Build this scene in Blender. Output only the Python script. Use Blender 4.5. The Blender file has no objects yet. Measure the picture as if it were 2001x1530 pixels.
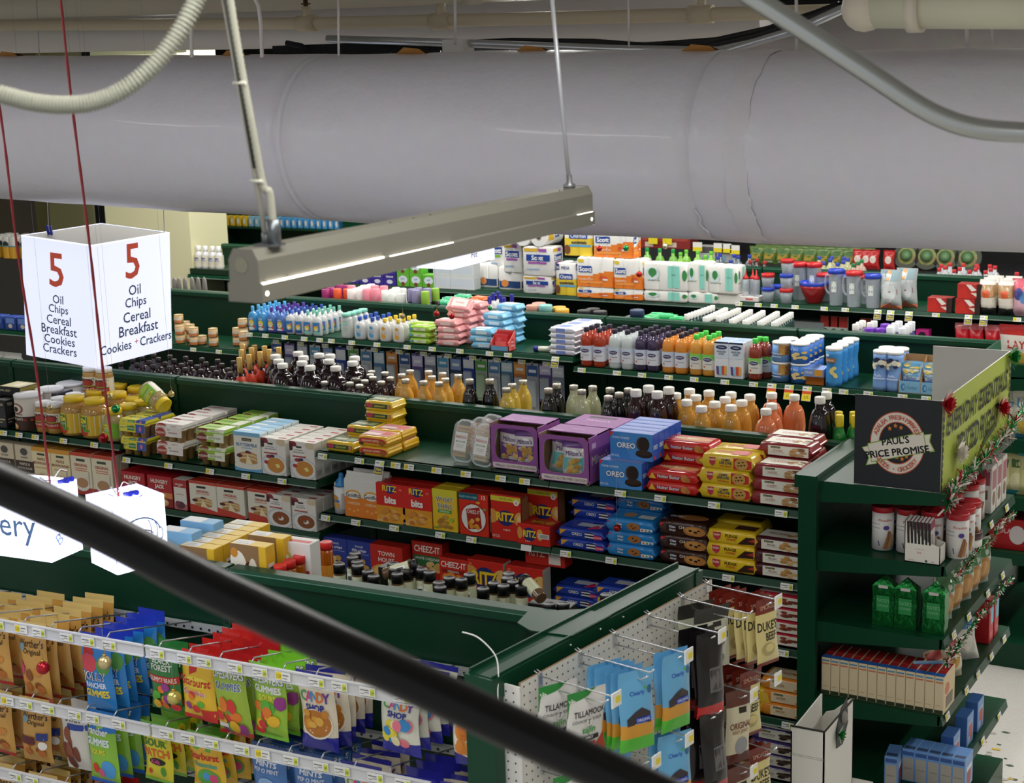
import bpy, math, random
import numpy as np
from mathutils import Vector, Matrix
random.seed(7)
S = bpy.context.scene
COL = S.collection
# ------------------------------------------------------------------ camera
H = 3.3                                    # eye height on the mezzanine
W, HT, FPX = 2001, 1530, 3100.0
YAW, PITCH, ROLL = [math.radians(a) for a in (-30.6, 12.15, 1.8)]
FW = Vector((math.sin(YAW)*math.cos(PITCH), math.cos(YAW)*math.cos(PITCH), -math.sin(PITCH)))
RT0 = Vector((math.cos(YAW), -math.sin(YAW), 0)); DN0 = FW.cross(RT0)
RT = RT0*math.cos(ROLL)+DN0*math.sin(ROLL); DN = DN0*math.cos(ROLL)-RT0*math.sin(ROLL)
cam_d = bpy.data.cameras.new('camera'); cam = bpy.data.objects.new('camera', cam_d); COL.objects.link(cam)
cam.matrix_world = Matrix(((RT.x, -DN.x, -FW.x, 0), (RT.y, -DN.y, -FW.y, 0), (RT.z, -DN.z, -FW.z, H), (0, 0, 0, 1)))
cam_d.sensor_fit = 'HORIZONTAL'; cam_d.sensor_width = 36; cam_d.lens = FPX/W*36; cam_d.clip_start = .05; cam_d.clip_end = 100
cam_d.dof.use_dof = True; cam_d.dof.focus_distance = 6.4; cam_d.dof.aperture_fstop = 7.5
S.camera = cam
# ------------------------------------------------------------------ view, world, lights
S.view_settings.view_transform = 'Standard'; S.view_settings.look = 'None'
S.view_settings.gamma = 1; S.view_settings.use_curve_mapping = False
S.view_settings.exposure = 0.12
wd = bpy.data.worlds.new('world'); S.world = wd; wd.use_nodes = True
bg = wd.node_tree.nodes['Background']; bg.inputs[0].default_value = (.95, .97, 1, 1); bg.inputs[1].default_value = .46
def area_light(name, loc, sx, sy, watts, col=(1, .98, .93), rot=(0, 0, 0)):
    d = bpy.data.lights.new(name, 'AREA'); d.shape = 'RECTANGLE'; d.size = sx; d.size_y = sy; d.energy = watts; d.color = col
    o = bpy.data.objects.new(name, d); COL.objects.link(o); o.location = loc; o.rotation_euler = rot
    return o
for lx in (-9.0, -6.4, -3.9, -1.3, 1.4):                # the shop's rows of ceiling strip lights, above the frame
    for ly in (2.0, 7.9, 10.4, 13.0):
        area_light('strip_or_fill_lamp', (lx, ly, H+.46), .16, 2.2, {2.0: 23, 13.0: 26}.get(ly, 46))
for lx in (-6.5, -3.6, -.7, 2.2):                       # unseen lamps added behind the viewer as frontal fill on the goods
    area_light('strip_or_fill_lamp', (lx, -1.2, H+1.1), 1.6, .3, 30, rot=(math.radians(38), 0, 0))
area_light('strip_or_fill_lamp', (-1.74, 2.68, H-.392), .06, 1.16, 9)
def at(x, y, Y):
    """world point on the plane Y=const seen at photo pixel (x, y)"""
    v = RT*((x-W/2)/FPX)+DN*((y-HT/2)/FPX)+FW
    v = v*(Y/v.y); return Vector((v.x, v.y, v.z+H))
def atX(x, y, X):
    v = RT*((x-W/2)/FPX)+DN*((y-HT/2)/FPX)+FW
    v = v*(X/v.x); return Vector((v.x, v.y, v.z+H))
def atD(x, y, D):
    v = RT*((x-W/2)/FPX)*D+DN*((y-HT/2)/FPX)*D+FW*D
    return Vector((v.x, v.y, v.z+H))
# ------------------------------------------------------------------ materials
_M = {}
def lin(h):
    h = h.lstrip('#'); o = []
    for i in (0, 2, 4):
        c = int(h[i:i+2], 16)/255; o.append(c/12.92 if c <= .04045 else ((c+.055)/1.055)**2.4)
    return (*o, 1)
def mat(h, rough=.42, metal=0, coat=0, emit=0, alpha=1, trans=0, bump=0, bscale=40, mottle=0, name=None, ior=1.45, bdist=.01, spec=.5):
    k = (h, rough, metal, coat, emit, alpha, trans, bump, bscale, mottle, spec)
    if k in _M: return _M[k]
    m = bpy.data.materials.new(name or 'paint_'+h.strip('#')); m.use_nodes = True
    nt = m.node_tree; b = nt.nodes['Principled BSDF']; b.inputs['Base Color'].default_value = lin(h)
    b.inputs['Roughness'].default_value = rough; b.inputs['Metallic'].default_value = metal
    b.inputs['Specular IOR Level'].default_value = spec; b.inputs['Coat Weight'].default_value = coat; b.inputs['Alpha'].default_value = alpha
    b.inputs['Transmission Weight'].default_value = trans; b.inputs['IOR'].default_value = ior
    if emit: b.inputs['Emission Color'].default_value = lin(h); b.inputs['Emission Strength'].default_value = emit
    if bump or mottle:
        tc = nt.nodes.new('ShaderNodeTexCoord'); nz = nt.nodes.new('ShaderNodeTexNoise')
        nz.inputs['Scale'].default_value = bscale; nz.inputs['Detail'].default_value = 5
        nt.links.new(tc.outputs['Object'], nz.inputs['Vector'])
        if bump:
            bp = nt.nodes.new('ShaderNodeBump'); bp.inputs['Strength'].default_value = bump; bp.inputs['Distance'].default_value = bdist
            nt.links.new(nz.outputs['Fac'], bp.inputs['Height']); nt.links.new(bp.outputs[0], b.inputs['Normal'])
        if mottle:
            mx = nt.nodes.new('ShaderNodeMix'); mx.data_type = 'RGBA'; mx.blend_type = 'MULTIPLY'
            mx.inputs['Factor'].default_value = mottle; mx.inputs['A'].default_value = lin(h)
            nt.links.new(nz.outputs['Color'], mx.inputs['B']); nt.links.new(mx.outputs['Result'], b.inputs['Base Color'])
    _M[k] = m; return m
def ink(h): return mat(h, .42)
def film(h): return mat(h, .24, coat=.25)
def pet(h):
    c = lin(h); lum = max(c[:3])
    return mat(h, .12, coat=.5, trans=.2 if lum > .1 else 0)
GREEN = mat('#0f3f29', .36, spec=.3, name='green_enamel')
GREEND = mat('#0c3322', .4, spec=.28, name='green_back_panel')
WHITE = mat('#efefec', .5); STEEL = mat('#c4c8cc', .3, .85, name='zinc_steel'); BLACK = mat('#0e0e10', .4)
CARD = mat('#e9e6df', .6)
# ------------------------------------------------------------------ text outlines
_T = {}
def text2d(s, bold=0.0, shear=0.0):
    k = (s, bold, shear)
    if k not in _T:
        cu = bpy.data.curves.new('lettering', 'FONT'); cu.body = s; cu.resolution_u = 2; cu.shear = shear
        cu.align_x = 'CENTER'; cu.fill_mode = 'FRONT'
        o = bpy.data.objects.new('lettering', cu); me = bpy.data.meshes.new_from_object(o)
        co = np.empty(len(me.vertices)*3); me.vertices.foreach_get('co', co); co = co.reshape(-1, 3)[:, :2]
        fs = [tuple(p.vertices) for p in me.polygons]
        if bold and len(co):                       # heavier weight: a rim of even width round every outline
            ed = {}
            for f in fs:
                for a, b in zip(f, f[1:]+f[:1]): ed[a, b] = 1
            nrm = {}
            rim = [(a, b) for a, b in ed if (b, a) not in ed]
            for a, b in rim:
                d = co[b]-co[a]; L_ = math.hypot(*d) or 1; n_ = np.array([d[1], -d[0]])/L_
                nrm.setdefault(a, []).append(n_); nrm.setdefault(b, []).append(n_)
            idx = {}; ext = []
            for v, ns in nrm.items():
                m_ = sum(ns); q = max(.45, float(np.dot(m_, m_))/len(ns)**2)
                idx[v] = len(co)+len(ext); ext.append(co[v]+m_/len(ns)/q*bold)
            co = np.vstack([co, np.array(ext)]); fs += [(a, idx[a], idx[b], b) for a, b in rim]
        if len(co):
            lo, hi = co.min(0), co.max(0); co = co-[(lo[0]+hi[0])/2, (lo[1]+hi[1])/2]; sz = hi-lo
        else: sz = np.array([1., 1.])
        bpy.data.objects.remove(o); bpy.data.curves.remove(cu); bpy.data.meshes.remove(me)
        _T[k] = (co, fs, sz)
    return _T[k]
# ------------------------------------------------------------------ mesh builder
class MB:
    def __init__(s): s.v = []; s.f = []; s.m = []; s.ms = []; s.sm = []
    def slot(s, m):
        if m not in s.ms: s.ms.append(m)
        return s.ms.index(m)
    def add(s, vs, fs, m, smooth=False):
        b = len(s.v); s.v += [tuple(p) for p in vs]; k = s.slot(m)
        for f in fs: s.f.append(tuple(b+i for i in f)); s.m.append(k); s.sm.append(smooth)
        return s
    def box(s, x0, x1, y0, y1, z0, z1, m, skip='', alt=None):
        vs = [(x0, y0, z0), (x1, y0, z0), (x1, y1, z0), (x0, y1, z0), (x0, y0, z1), (x1, y0, z1), (x1, y1, z1), (x0, y1, z1)]
        F = {'b': (0, 3, 2, 1), 't': (4, 5, 6, 7), 'f': (0, 1, 5, 4), 'r': (1, 2, 6, 5), 'k': (2, 3, 7, 6), 'l': (3, 0, 4, 7)}
        b = len(s.v); s.v += vs
        for k, f in F.items():
            if k in skip: continue
            s.f.append(tuple(b+i for i in f)); s.m.append(s.slot((alt or {}).get(k, m))); s.sm.append(False)
        return s
    def bbox(s, x0, x1, y0, y1, z0, z1, r, m, alt=None):
        """box with its edges rounded off by r"""
        xs, ys, zs = (x0, x1), (y0, y1), (z0, z1); P = {}
        b = len(s.v)
        for i in (0, 1):
            for j in (0, 1):
                for k in (0, 1):
                    sx, sy, sz = 1-2*i, 1-2*j, 1-2*k; c = (xs[i], ys[j], zs[k])
                    P[i, j, k, 0] = len(s.v); s.v.append((c[0], c[1]+sy*r, c[2]+sz*r))
                    P[i, j, k, 1] = len(s.v); s.v.append((c[0]+sx*r, c[1], c[2]+sz*r))
                    P[i, j, k, 2] = len(s.v); s.v.append((c[0]+sx*r, c[1]+sy*r, c[2]))
        def face(l, mm): s.f.append(tuple(l)); s.m.append(s.slot(mm)); s.sm.append(False)
        a = alt or {}
        for i in (0, 1):
            l = [P[i, 0, 0, 0], P[i, 1, 0, 0], P[i, 1, 1, 0], P[i, 0, 1, 0]]; face(l if i else l[::-1], a.get('lr'[i], m))
            l = [P[0, i, 0, 1], P[1, i, 0, 1], P[1, i, 1, 1], P[0, i, 1, 1]]; face(l[::-1] if i else l, a.get('fk'[i], m))
            l = [P[0, 0, i, 2], P[1, 0, i, 2], P[1, 1, i, 2], P[0, 1, i, 2]]; face(l if i else l[::-1], a.get('bt'[i], m))
        for i in (0, 1):
            for j in (0, 1):
                l = [P[i, j, 0, 0], P[i, j, 0, 1], P[i, j, 1, 1], P[i, j, 1, 0]]; face(l if i ^ j else l[::-1], m)
                l = [P[i, 0, j, 0], P[i, 0, j, 2], P[i, 1, j, 2], P[i, 1, j, 0]]; face(l[::-1] if i ^ j else l, m)
                l = [P[0, i, j, 1], P[0, i, j, 2], P[1, i, j, 2], P[1, i, j, 1]]; face(l if i ^ j else l[::-1], m)
                for k in (0, 1):
                    l = [P[i, j, k, 0], P[i, j, k, 1], P[i, j, k, 2]]; face(l[::-1] if (i+j+k) % 2 else l, m)
        return s
    def lathe(s, prof, m, n=16, c=(0, 0, 0), sx=1, sy=1, smooth=True, segm=None):
        """prof: (r, z) from bottom to top; segm: {segment index: material}"""
        b = len(s.v); k0 = s.slot(m)
        for r, z in prof:
            for i in range(n):
                a = 2*math.pi*i/n; s.v.append((c[0]+r*sx*math.cos(a), c[1]+r*sy*math.sin(a), c[2]+z))
        for j in range(len(prof)-1):
            k = s.slot(segm[j]) if segm and j in segm else k0
            for i in range(n):
                i2 = (i+1) % n; s.f.append((b+j*n+i, b+j*n+i2, b+(j+1)*n+i2, b+(j+1)*n+i)); s.m.append(k); s.sm.append(smooth)
        if prof[0][0] > 1e-5: s.f.append(tuple(b+i for i in range(n))[::-1]); s.m.append(k0); s.sm.append(False)
        if prof[-1][0] > 1e-5: s.f.append(tuple(b+(len(prof)-1)*n+i for i in range(n))); s.m.append(k0 if not segm else s.slot(segm.get(len(prof)-1, m))); s.sm.append(False)
        return s
    def tube(s, pts, r, m, n=8, cap=True):
        pts = [Vector(p) for p in pts]; b = len(s.v); N = len(pts); up = None
        for i, p in enumerate(pts):
            t = (pts[min(i+1, N-1)]-pts[max(i-1, 0)]).normalized()
            if up is None:
                up = Vector((0, 0, 1)) if abs(t.z) < .9 else Vector((1, 0, 0))
            u = (up-t*up.dot(t)).normalized(); w = t.cross(u); up = u
            rr = r[i] if isinstance(r, (list, tuple)) else r
            for k in range(n):
                a = 2*math.pi*k/n; s.v.append(tuple(p+(u*math.cos(a)+w*math.sin(a))*rr))
        k0 = s.slot(m)
        for i in range(N-1):
            for k in range(n):
                k2 = (k+1) % n; s.f.append((b+i*n+k, b+i*n+k2, b+(i+1)*n+k2, b+(i+1)*n+k)); s.m.append(k0); s.sm.append(True)
        if cap:
            s.f.append(tuple(b+k for k in range(n))[::-1]); s.f.append(tuple(b+(N-1)*n+k for k in range(n))); s.m += [k0, k0]; s.sm += [False, False]
        return s
    def ball(s, c, r, m, n=14, sz=1):
        pr = [(max(1e-6, r*math.sin(math.pi*i/(n//2))), -r*sz*math.cos(math.pi*i/(n//2))) for i in range(n//2+1)]
        return s.lathe(pr, m, n, c)
    def prism(s, poly, ax, a0, a1, m, mside=None):
        """polygon given in the two other axes, extruded along axis ax"""
        n = len(poly); b = len(s.v)
        def P(q, a): return {0: (a, q[0], q[1]), 1: (q[0], a, q[1]), 2: (q[0], q[1], a)}[ax]
        vs = [P(q, a0) for q in poly]+[P(q, a1) for q in poly]
        fs = [tuple(range(n))[::-1], tuple(range(n, 2*n))]+[(i, (i+1) % n, n+(i+1) % n, n+i) for i in range(n)]
        return s.add(vs, fs, m)
    # ---- printed decoration on a surface map F(u, v, lift) -> point; u, v in 0..1
    def deco(s, F, wd_, ht_, L, curved=False, lift0=.0004, step=.0003, fine=1):
        for i, d in enumerate(L):
            e = lift0+step*.7*min(i, 40); k = d[0]
            if k == 'r':
                _, u0, v0, u1, v1, c = d[:6]; nu = max(1, int((u1-u0)*8*fine)) if curved else 1; nv = max(1, int((v1-v0)*8)) if curved else 1
                vs = [F(u0+(u1-u0)*a/nu, v0+(v1-v0)*b_/nv, e) for b_ in range(nv+1) for a in range(nu+1)]
                fs = [(b_*(nu+1)+a, b_*(nu+1)+a+1, (b_+1)*(nu+1)+a+1, (b_+1)*(nu+1)+a) for b_ in range(nv) for a in range(nu)]
                s.add(vs, fs, ink(c) if isinstance(c, str) else c, curved)
            elif k == 'e':
                _, cu, cv, ru, rv, c = d[:6]; n = d[6] if len(d) > 6 else 18; rings = 3 if curved else 1; a0 = d[7] if len(d) > 7 else 0
                vs = [F(cu, cv, e)]
                for q in range(1, rings+1):
                    vs += [F(min(1, max(0, cu+ru*q/rings*math.cos(a0+2*math.pi*t/n))), min(1, max(0, cv+rv*q/rings*math.sin(a0+2*math.pi*t/n))), e) for t in range(n)]
                fs = [(0, 1+t, 1+(t+1) % n) for t in range(n)]
                for q in range(1, rings):
                    fs += [(1+(q-1)*n+t, 1+q*n+t, 1+q*n+(t+1) % n, 1+(q-1)*n+(t+1) % n) for t in range(n)]
                s.add(vs, fs, ink(c) if isinstance(c, str) else c, curved)
            elif k == 'p':
                pl, c = d[1], d[2]; cu = sum(q[0] for q in pl)/len(pl); cv = sum(q[1] for q in pl)/len(pl)
                vs = [F(cu, cv, e)]+[F(q[0], q[1], e) for q in pl]; n = len(pl)
                s.add(vs, [(0, 1+t, 1+(t+1) % n) for t in range(n)], ink(c) if isinstance(c, str) else c)
            elif k == 't':
                _, cu, cv, hv, c, tx = d[:6]; wmax = d[6] if len(d) > 6 and d[6] else .94; bold = d[7] if len(d) > 7 else .012
                rot = d[8] if len(d) > 8 else 0; shear = d[9] if len(d) > 9 else 0
                co, fs, sz = text2d(tx, bold, shear)
                if not len(co): continue
                sc = hv*ht_/sz[1]; scx = min(sc, wmax*(wd_ if not rot else 9)/sz[0])
                if scx < sc*.55: sc = scx/.55
                cr, sr = math.cos(rot), math.sin(rot)
                vs = []
                for x, y in co:
                    x, y = x*scx, y*sc
                    vs.append(F(cu+(x*cr-y*sr)/wd_, cv+(x*sr+y*cr)/ht_, e))
                s.add(vs, fs, ink(c) if isinstance(c, str) else c)
        return s
    def front(s, w, h, y, L, z0=0, **k): return s.deco(lambda u, v, e: ((u-.5)*w, y-e, z0+v*h), w, h, L, **k)
    def back(s, w, h, y, L, z0=0, **k): return s.deco(lambda u, v, e: ((.5-u)*w, y+e, z0+v*h), w, h, L, **k)
    def top(s, w, d, z, L, y0=0, **k): return s.deco(lambda u, v, e: ((u-.5)*w, y0+v*d, z+e), w, d, L, **k)
    def right(s, d, h, x, L, y0=0, z0=0, **k): return s.deco(lambda u, v, e: (x+e, y0+u*d, z0+v*h), d, h, L, **k)
    def mesh(s, name):
        me = bpy.data.meshes.new(name); me.from_pydata(s.v, [], s.f)
        for m in s.ms: me.materials.append(m)
        me.polygons.foreach_set('material_index', s.m); me.polygons.foreach_set('use_smooth', s.sm); me.update()
        return me
# ------------------------------------------------------------------ objects
_L = {}
def tag(o, label, cat, group=None, kind=None):
    if label:
        o['label'] = label; _L.setdefault(label, []).append((o.name, group))
    if cat: o['category'] = cat
    if group: o['group'] = group
    if kind: o['kind'] = kind
    return o
def link(name, me, parent=None, loc=None, rot=None):
    o = bpy.data.objects.new(name, me if not isinstance(me, MB) else me.mesh(name)); COL.objects.link(o)
    if parent is not None: o.parent = parent
    if loc is not None: o.location = loc
    if rot is not None: o.rotation_euler = rot
    return o
def thing(name, label, cat, loc=(0, 0, 0), rotz=0, group=None, rot=None):
    o = bpy.data.objects.new(name, None); COL.objects.link(o); o.empty_display_size = .05
    o.location = loc; o.rotation_euler = rot or (0, 0, rotz)
    return tag(o, label, cat, group)
def structure(name, mb, label=None):
    o = link(name, mb); o['kind'] = 'structure'
    if label: o['label'] = label
    return o
class Kind:
    """a kind of goods: name, category and its parts as meshes; put() makes one of them"""
    def __init__(s, name, cat, parts, w=.1, d=.1, h=.1): s.name = name; s.cat = cat; s.parts = [(p, q.mesh(p) if isinstance(q, MB) else q) for p, q in parts]; s.w, s.d, s.h = w, d, h
    def put(s, label, loc, rotz=0, group=None, rot=None):
        loc = Vector(loc)+Vector((0, 0, .0011))
        if len(s.parts) == 1:
            o = link(s.name, s.parts[0][1], None, loc, rot or (0, 0, rotz)); return tag(o, label, s.cat, group)
        t = thing(s.name, label, s.cat, loc, rotz, group, rot)
        for p in s.parts: link(p[0], p[1], t)
        return t
ORD = 'first second third fourth fifth sixth seventh eighth ninth tenth eleventh twelfth thirteenth fourteenth fifteenth sixteenth seventeenth eighteenth nineteenth twentieth'.split()
# ================================================================== the room
floor_m = mat('#d8d5cf', .35, mottle=.25, bscale=60, name='terrazzo')
structure('floor', MB().box(-16, 6, -1, 20, -.1, 0, floor_m))
ceil_m = mat('#b9b6b0', .8, mottle=.3, bscale=3, name='painted_ceiling')
structure('ceiling', MB().box(-16, 6, -1, 20, H+.62, H+.75, ceil_m))
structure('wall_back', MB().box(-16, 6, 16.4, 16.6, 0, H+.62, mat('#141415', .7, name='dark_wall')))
structure('wall_right', MB().box(6, 6.2, -1, 20, 0, H+.62, mat('#d8d4c4', .7)))
cream = mat('#e9e3b4', .7, mottle=.12, bscale=2, name='cream_wall')
structure('wall_left', MB().box(-16.2, -16, -1, 20, 0, H+.62, cream))
def wallbox(name, xa, xb, Y, d, m):
    a, b = at(xa, 450, Y).x, at(xb, 450, Y).x
    return structure(name, MB().box(a, b, Y, Y+d, 0, H+.62, m))
wallbox('wall_cream_niche', -60, 245, 15.6, .3, cream)
wallbox('column_cream', 100, 186, 14.6, .5, mat('#d7d6a4', .7, mottle=.1, bscale=2))
wallbox('column_pale', 208, 371, 10.62, .5, mat('#e6e2b8', .7, mottle=.1, bscale=2))
wallbox('column_grey', -40, 24, 13.4, .4, mat('#5d574f', .8))
a = at(203, 430, 14.4); structure('trim_1', MB().box(a.x-.09, a.x+.05, 14.35, 14.4, 0, H+.6, mat('#20242a', .5)))
# ================================================================== the insulated duct
def build_duct():
    mb = MB(); n = 40; N = 90; yc = 5.2
    wrap = mat('#e2dfe8', .36, coat=.08, bump=.3, bscale=16, mottle=.1, name='duct_foil_wrap', bdist=.012)
    tape = mat('#dcd8df', .34, coat=.1, bump=.3, bscale=20, name='duct_tape')
    edges = [(-120, 108, 382), (0, 108, 389), (300, 107, 408), (600, 107, 428), (900, 100, 448), (1250, 97, 465), (1600, 97, 479), (2001, 96, 495), (2200, 95, 502)]
    st = []
    for x, t, b_ in edges:
        za, zb = (at(x, t, yc).z-H)/yc, (at(x, b_, yc).z-H)/yc
        al, be = math.atan(za), math.atan(zb); mid, hf = (al+be)/2, (al-be)/2
        st.append((at(x, (t+b_)/2, yc).x, yc*math.tan(mid)+H, yc/math.cos(mid)*math.sin(hf)))
    st.sort(); xs = [q[0] for q in st]
    rnd = random.Random(3); ph = [rnd.uniform(0, 6) for _ in range(12)]
    vs = []; X0, X1 = xs[0]-2.5, xs[-1]+2.0
    seam = [at(1440, 300, 4.9).x, at(1350, 300, 4.9).x, at(560, 300, 4.9).x, at(545, 300, 4.9).x]
    grid = sorted(set([X0+(X1-X0)*i/N for i in range(N+1)]+[q+dd for q in seam for dd in (-.004, 0, .012)]))
    for x in grid:
        z = float(np.interp(x, xs, [q[1] for q in st])); r = float(np.interp(x, xs, [q[2] for q in st]))
        for k in range(n):
            a = 2*math.pi*k/n
            rr = r*(1+.006*math.sin(3*a+x*4+ph[0])+.005*math.sin(5*a-x*7+ph[1])+.004*math.sin(2*a+x*17+ph[2]))
            for q in seam:
                if abs(x-q-.004) < .006: rr -= .007
            vs.append((x, yc+rr*math.cos(a), z+rr*math.sin(a)))
    fs = [(i*n+k, (i+1)*n+k, (i+1)*n+(k+1) % n, i*n+(k+1) % n) for i in range(len(grid)-1) for k in range(n)]
    t = thing('insulated_duct', 'large round air duct in wrinkled white wrap hung under the ceiling pipes', 'duct')
    mb.add(vs, fs, wrap, True); link('duct_wrap', mb, t)
    def on(x, a, lift):
        z = float(np.interp(x, xs, [q[1] for q in st])); r = float(np.interp(x, xs, [q[2] for q in st]))
        return (x, yc-(r+lift)*math.cos(a), z+(r+lift)*math.sin(a))
    for q, w_ in ((seam[0], .075),):
        b2 = MB(); M_ = 26
        V = []
        for j in range(M_+1):
            a = -1.5+3.1*j/M_; wob = .006*math.sin(j*1.3)+.004*math.sin(j*2.9)
            V += [on(q-w_/2+wob, a, .002), on(q+w_/2+wob*.6, a, .003+.002*math.sin(j*2.1)), on(q+w_/2+.004+wob*.6, a, .001)]
        F = [(3*j+c, 3*j+c+1, 3*j+c+4, 3*j+c+3) for j in range(M_) for c in (0, 1)]
        b2.add(V, F, tape, True); link('tape_seam', b2, t)
    # creases and torn flaps where the wrap has slipped
    for px_, a0, L_ in ((1350, -.62, .2), (1460, -.3, .16)):
        b3 = MB(); x = at(px_, 300, 4.9).x; pts = [on(x+.008*math.sin(j*1.7+px_), a0-L_/.33*j/8, -.001) for j in range(9)]
        b3.tube(pts, [.002+.004*math.sin(math.pi*j/8) for j in range(9)], wrap, 6); link('wrap_crease', b3, t)
    for px_ in (30, 470, 815, 1050, 1375):
        x = at(px_, 110, 5.2).x; b4 = MB(); z = float(np.interp(x, xs, [q[1]+q[2] for q in st]))
        b4.add([(x-.07, 5.16, z-.004), (x+.07, 5.16, z-.008), (x+.05, 5.14, z+.012), (x-.02, 5.14, z+.02), (x-.07, 5.22, z-.004), (x+.07, 5.22, z-.008)], [(0, 1, 2, 3), (3, 2, 5, 4)], mat('#a8763a', .8)); link('torn_kraft_flap', b4, t)
build_duct()
# ================================================================== pipes and cables up under the ceiling
def pipe(name, label, pts, r, m, n=16, cat='pipe', extra=None):
    t = thing(name, label, cat); link('pipe_run', MB().tube(pts, r, m, n), t)
    for p, mb in (extra or []): link(p, mb, t)
    return t
beige = mat('#d9d0bd', .5, mottle=.12, bscale=4); beige2 = mat('#c8bba0', .5); pale = mat('#d8d3d0', .55, mottle=.1, bscale=4)
def rowpts(l, Y): return [at(x, y, Y) for x, y in l]
fits = []
for x, y in ((600, 46), (862, 42), (1370, 28)):
    c = at(x, y, 5.9); fit = MB().tube([c+Vector((-.05, 0, 0)), c+Vector((.05, 0, 0))], .036, beige2, 12)
    fit.tube([c, c+Vector((0, 0, .075))], .02, beige2, 10); fits.append(('tee_fitting', fit))
heads = []
for x, y in ((598, 18), (1370, 6)):
    c = at(x, y, 5.9); hd = MB().tube([c+Vector((0, 0, -.03)), c+Vector((0, 0, .05))], .011, mat('#5a4a30', .4, .8), 8); hd.lathe([(.022, 0), (.022, .006)], mat('#5a4a30', .4, .8), 10, c+Vector((0, 0, .02))); heads.append(('sprinkler_head', hd))
pipe('sprinkler_pipe', 'thin cream sprinkler pipe with brass heads running above the duct', rowpts([(-60, 50), (600, 46), (1400, 28), (1620, 22)], 5.9), .027, beige2, 14, 'pipe', fits+heads)
cp = MB(); c = at(960, 25, 6.4); cp.tube([c+Vector((-.06, 0, 0)), c+Vector((.04, 0, 0))], .155, beige, 24)
pipe('ceiling_pipe', 'fat beige pipe with a capped end above the thin sprinkler pipe', rowpts([(-80, 22), (958, 28)], 6.4), .145, beige, 24, 'pipe', [('end_collar', cp)])
pipe('ceiling_pipe', 'long pale pipe running lowest and directly over the duct top', rowpts([(-80, 72), (700, 52), (1500, 30)], 6.3), .095, pale, 20)
cc = MB(); c = at(1790, 18, 4.6); cc.tube([c+Vector((-.02, 0, 0)), c+Vector((.02, 0, 0))], .066, beige, 20); c2 = at(1690, 16, 4.6)
cc.ball(c2, .068, beige, 16)
pipe('ceiling_pipe', 'cream pipe with a rounded elbow above the bent metal conduit', rowpts([(1690, 14), (2200, 14)], 4.6), .06, mat('#cfcdb4', .5), 20, 'pipe', [('elbow_fitting', cc)])
pipe('ceiling_pipe', 'grey wrapped pipe behind the cables over the duct', rowpts([(1150, 75), (2200, 52)], 6.6), .11, mat('#b5b0ae', .7, bump=.6, bscale=12, mottle=.25), 18)
cab = MB(); K = mat('#0b0b0d', .45)
for k, o_ in enumerate((0, 5, -5)):
    cab.tube(rowpts([(820, 88+o_*.3), (1000, 80+o_*.4), (1160, 85+o_), (1260, 90+o_*.5), (1400, 82+o_), (1500, 60+o_), (1560, 38+o_*.7), (1650, 6)], 5.75), .009, K, 6)
pipe('cable_bundle', 'bundle of black cables lying along the top of the duct', rowpts([(900, 92), (1250, 92), (1380, 90), (1480, 68), (1640, 8)], 5.75), .012, K, 8, 'cable', [('loose_cable', cab)])
pipe('conduit', 'straight galvanised conduit lying just over the duct below black cables', rowpts([(640, 76), (900, 84), (1200, 96), (1420, 100), (1560, 58), (1680, 2)], 5.5), .016, STEEL, 10)
ins = MB(); ins.box(at(560, 92, 5.7).x, at(880, 92, 5.7).x, 5.6, 5.8, at(700, 104, 5.7).z, at(700, 84, 5.7).z, mat('#15161a', .9, bump=.5, bscale=30))
t = thing('insulation_wrap', 'black foam insulation lump tucked over the duct top', 'insulation'); link('foam_block', ins, t)
ins = MB().tube(rowpts([(560, 84), (590, 90), (600, 106)], 5.55), .012, mat('#15161a', .9), 8); link('hanging_strip', ins, t)
bx = MB(); c = at(885, 92, 5.45); bx.box(c.x-.05, c.x+.05, c.y, c.y+.08, c.z-.03, c.z+.03, pale); tag(link('junction_box', bx), 'small pale junction box where a drop rod meets the duct top', 'junction box')
hb = MB(); c = at(260, 100, 5.9)
hb.box(at(175, 95, 6.9).x, at(340, 95, 6.9).x, 6.9, 7.0, at(200, 108, 6.9).z, at(200, 84, 6.9).z, mat('#c9d0a8', .6)); tag(link('wall_panel', hb), 'pale green panel strip seen between pipes and duct', 'panel')
# drop rods
for x, ya, yb, Y, r, lab in ((889, -10, 88, 5.4, .006, 'thin rod dropping to the junction box on the duct'), (661, -10, 110, 5.1, .005, 'thin white rod beside the black foam lump'),
                             (1228, -10, 92, 5.3, .004, 'thin rod above the black cable bundle'), (1556, -10, 100, 5.2, .006, 'thin rod behind the bent conduit'),
                             (1889, 38, 92, 5.2, .006, 'short rod below the elbowed cream pipe'), (1938, 38, 88, 5.3, .004, 'thinner short rod below the cream pipe, next to its twin')):
    tag(link('hanger_rod', MB().tube([at(x, ya, Y), at(x+1, yb, Y)], r, pale, 6)), lab, 'rod')
for x, lab in ((368, 'pale ribbed cable loop dropping behind the big flexible conduit'), (505, 'pale ribbed cable curling down beside the fixture stem')):
    pts = [at(x+(-14 if x > 400 else 0), -15, 5.0), at(x, 10, 5.0), at(x+5, 50, 5.0), at(x+7, 112, 5.0)]
    P = []; R = []
    for j in range(60):
        q = j/59*3; i = min(2, int(q)); P.append(pts[i].lerp(pts[i+1], q-i)); R.append(.007+.0018*(j % 2))
    tag(link('ribbed_cable', MB().tube(P, R, pale, 7)), lab, 'cable')
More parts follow.
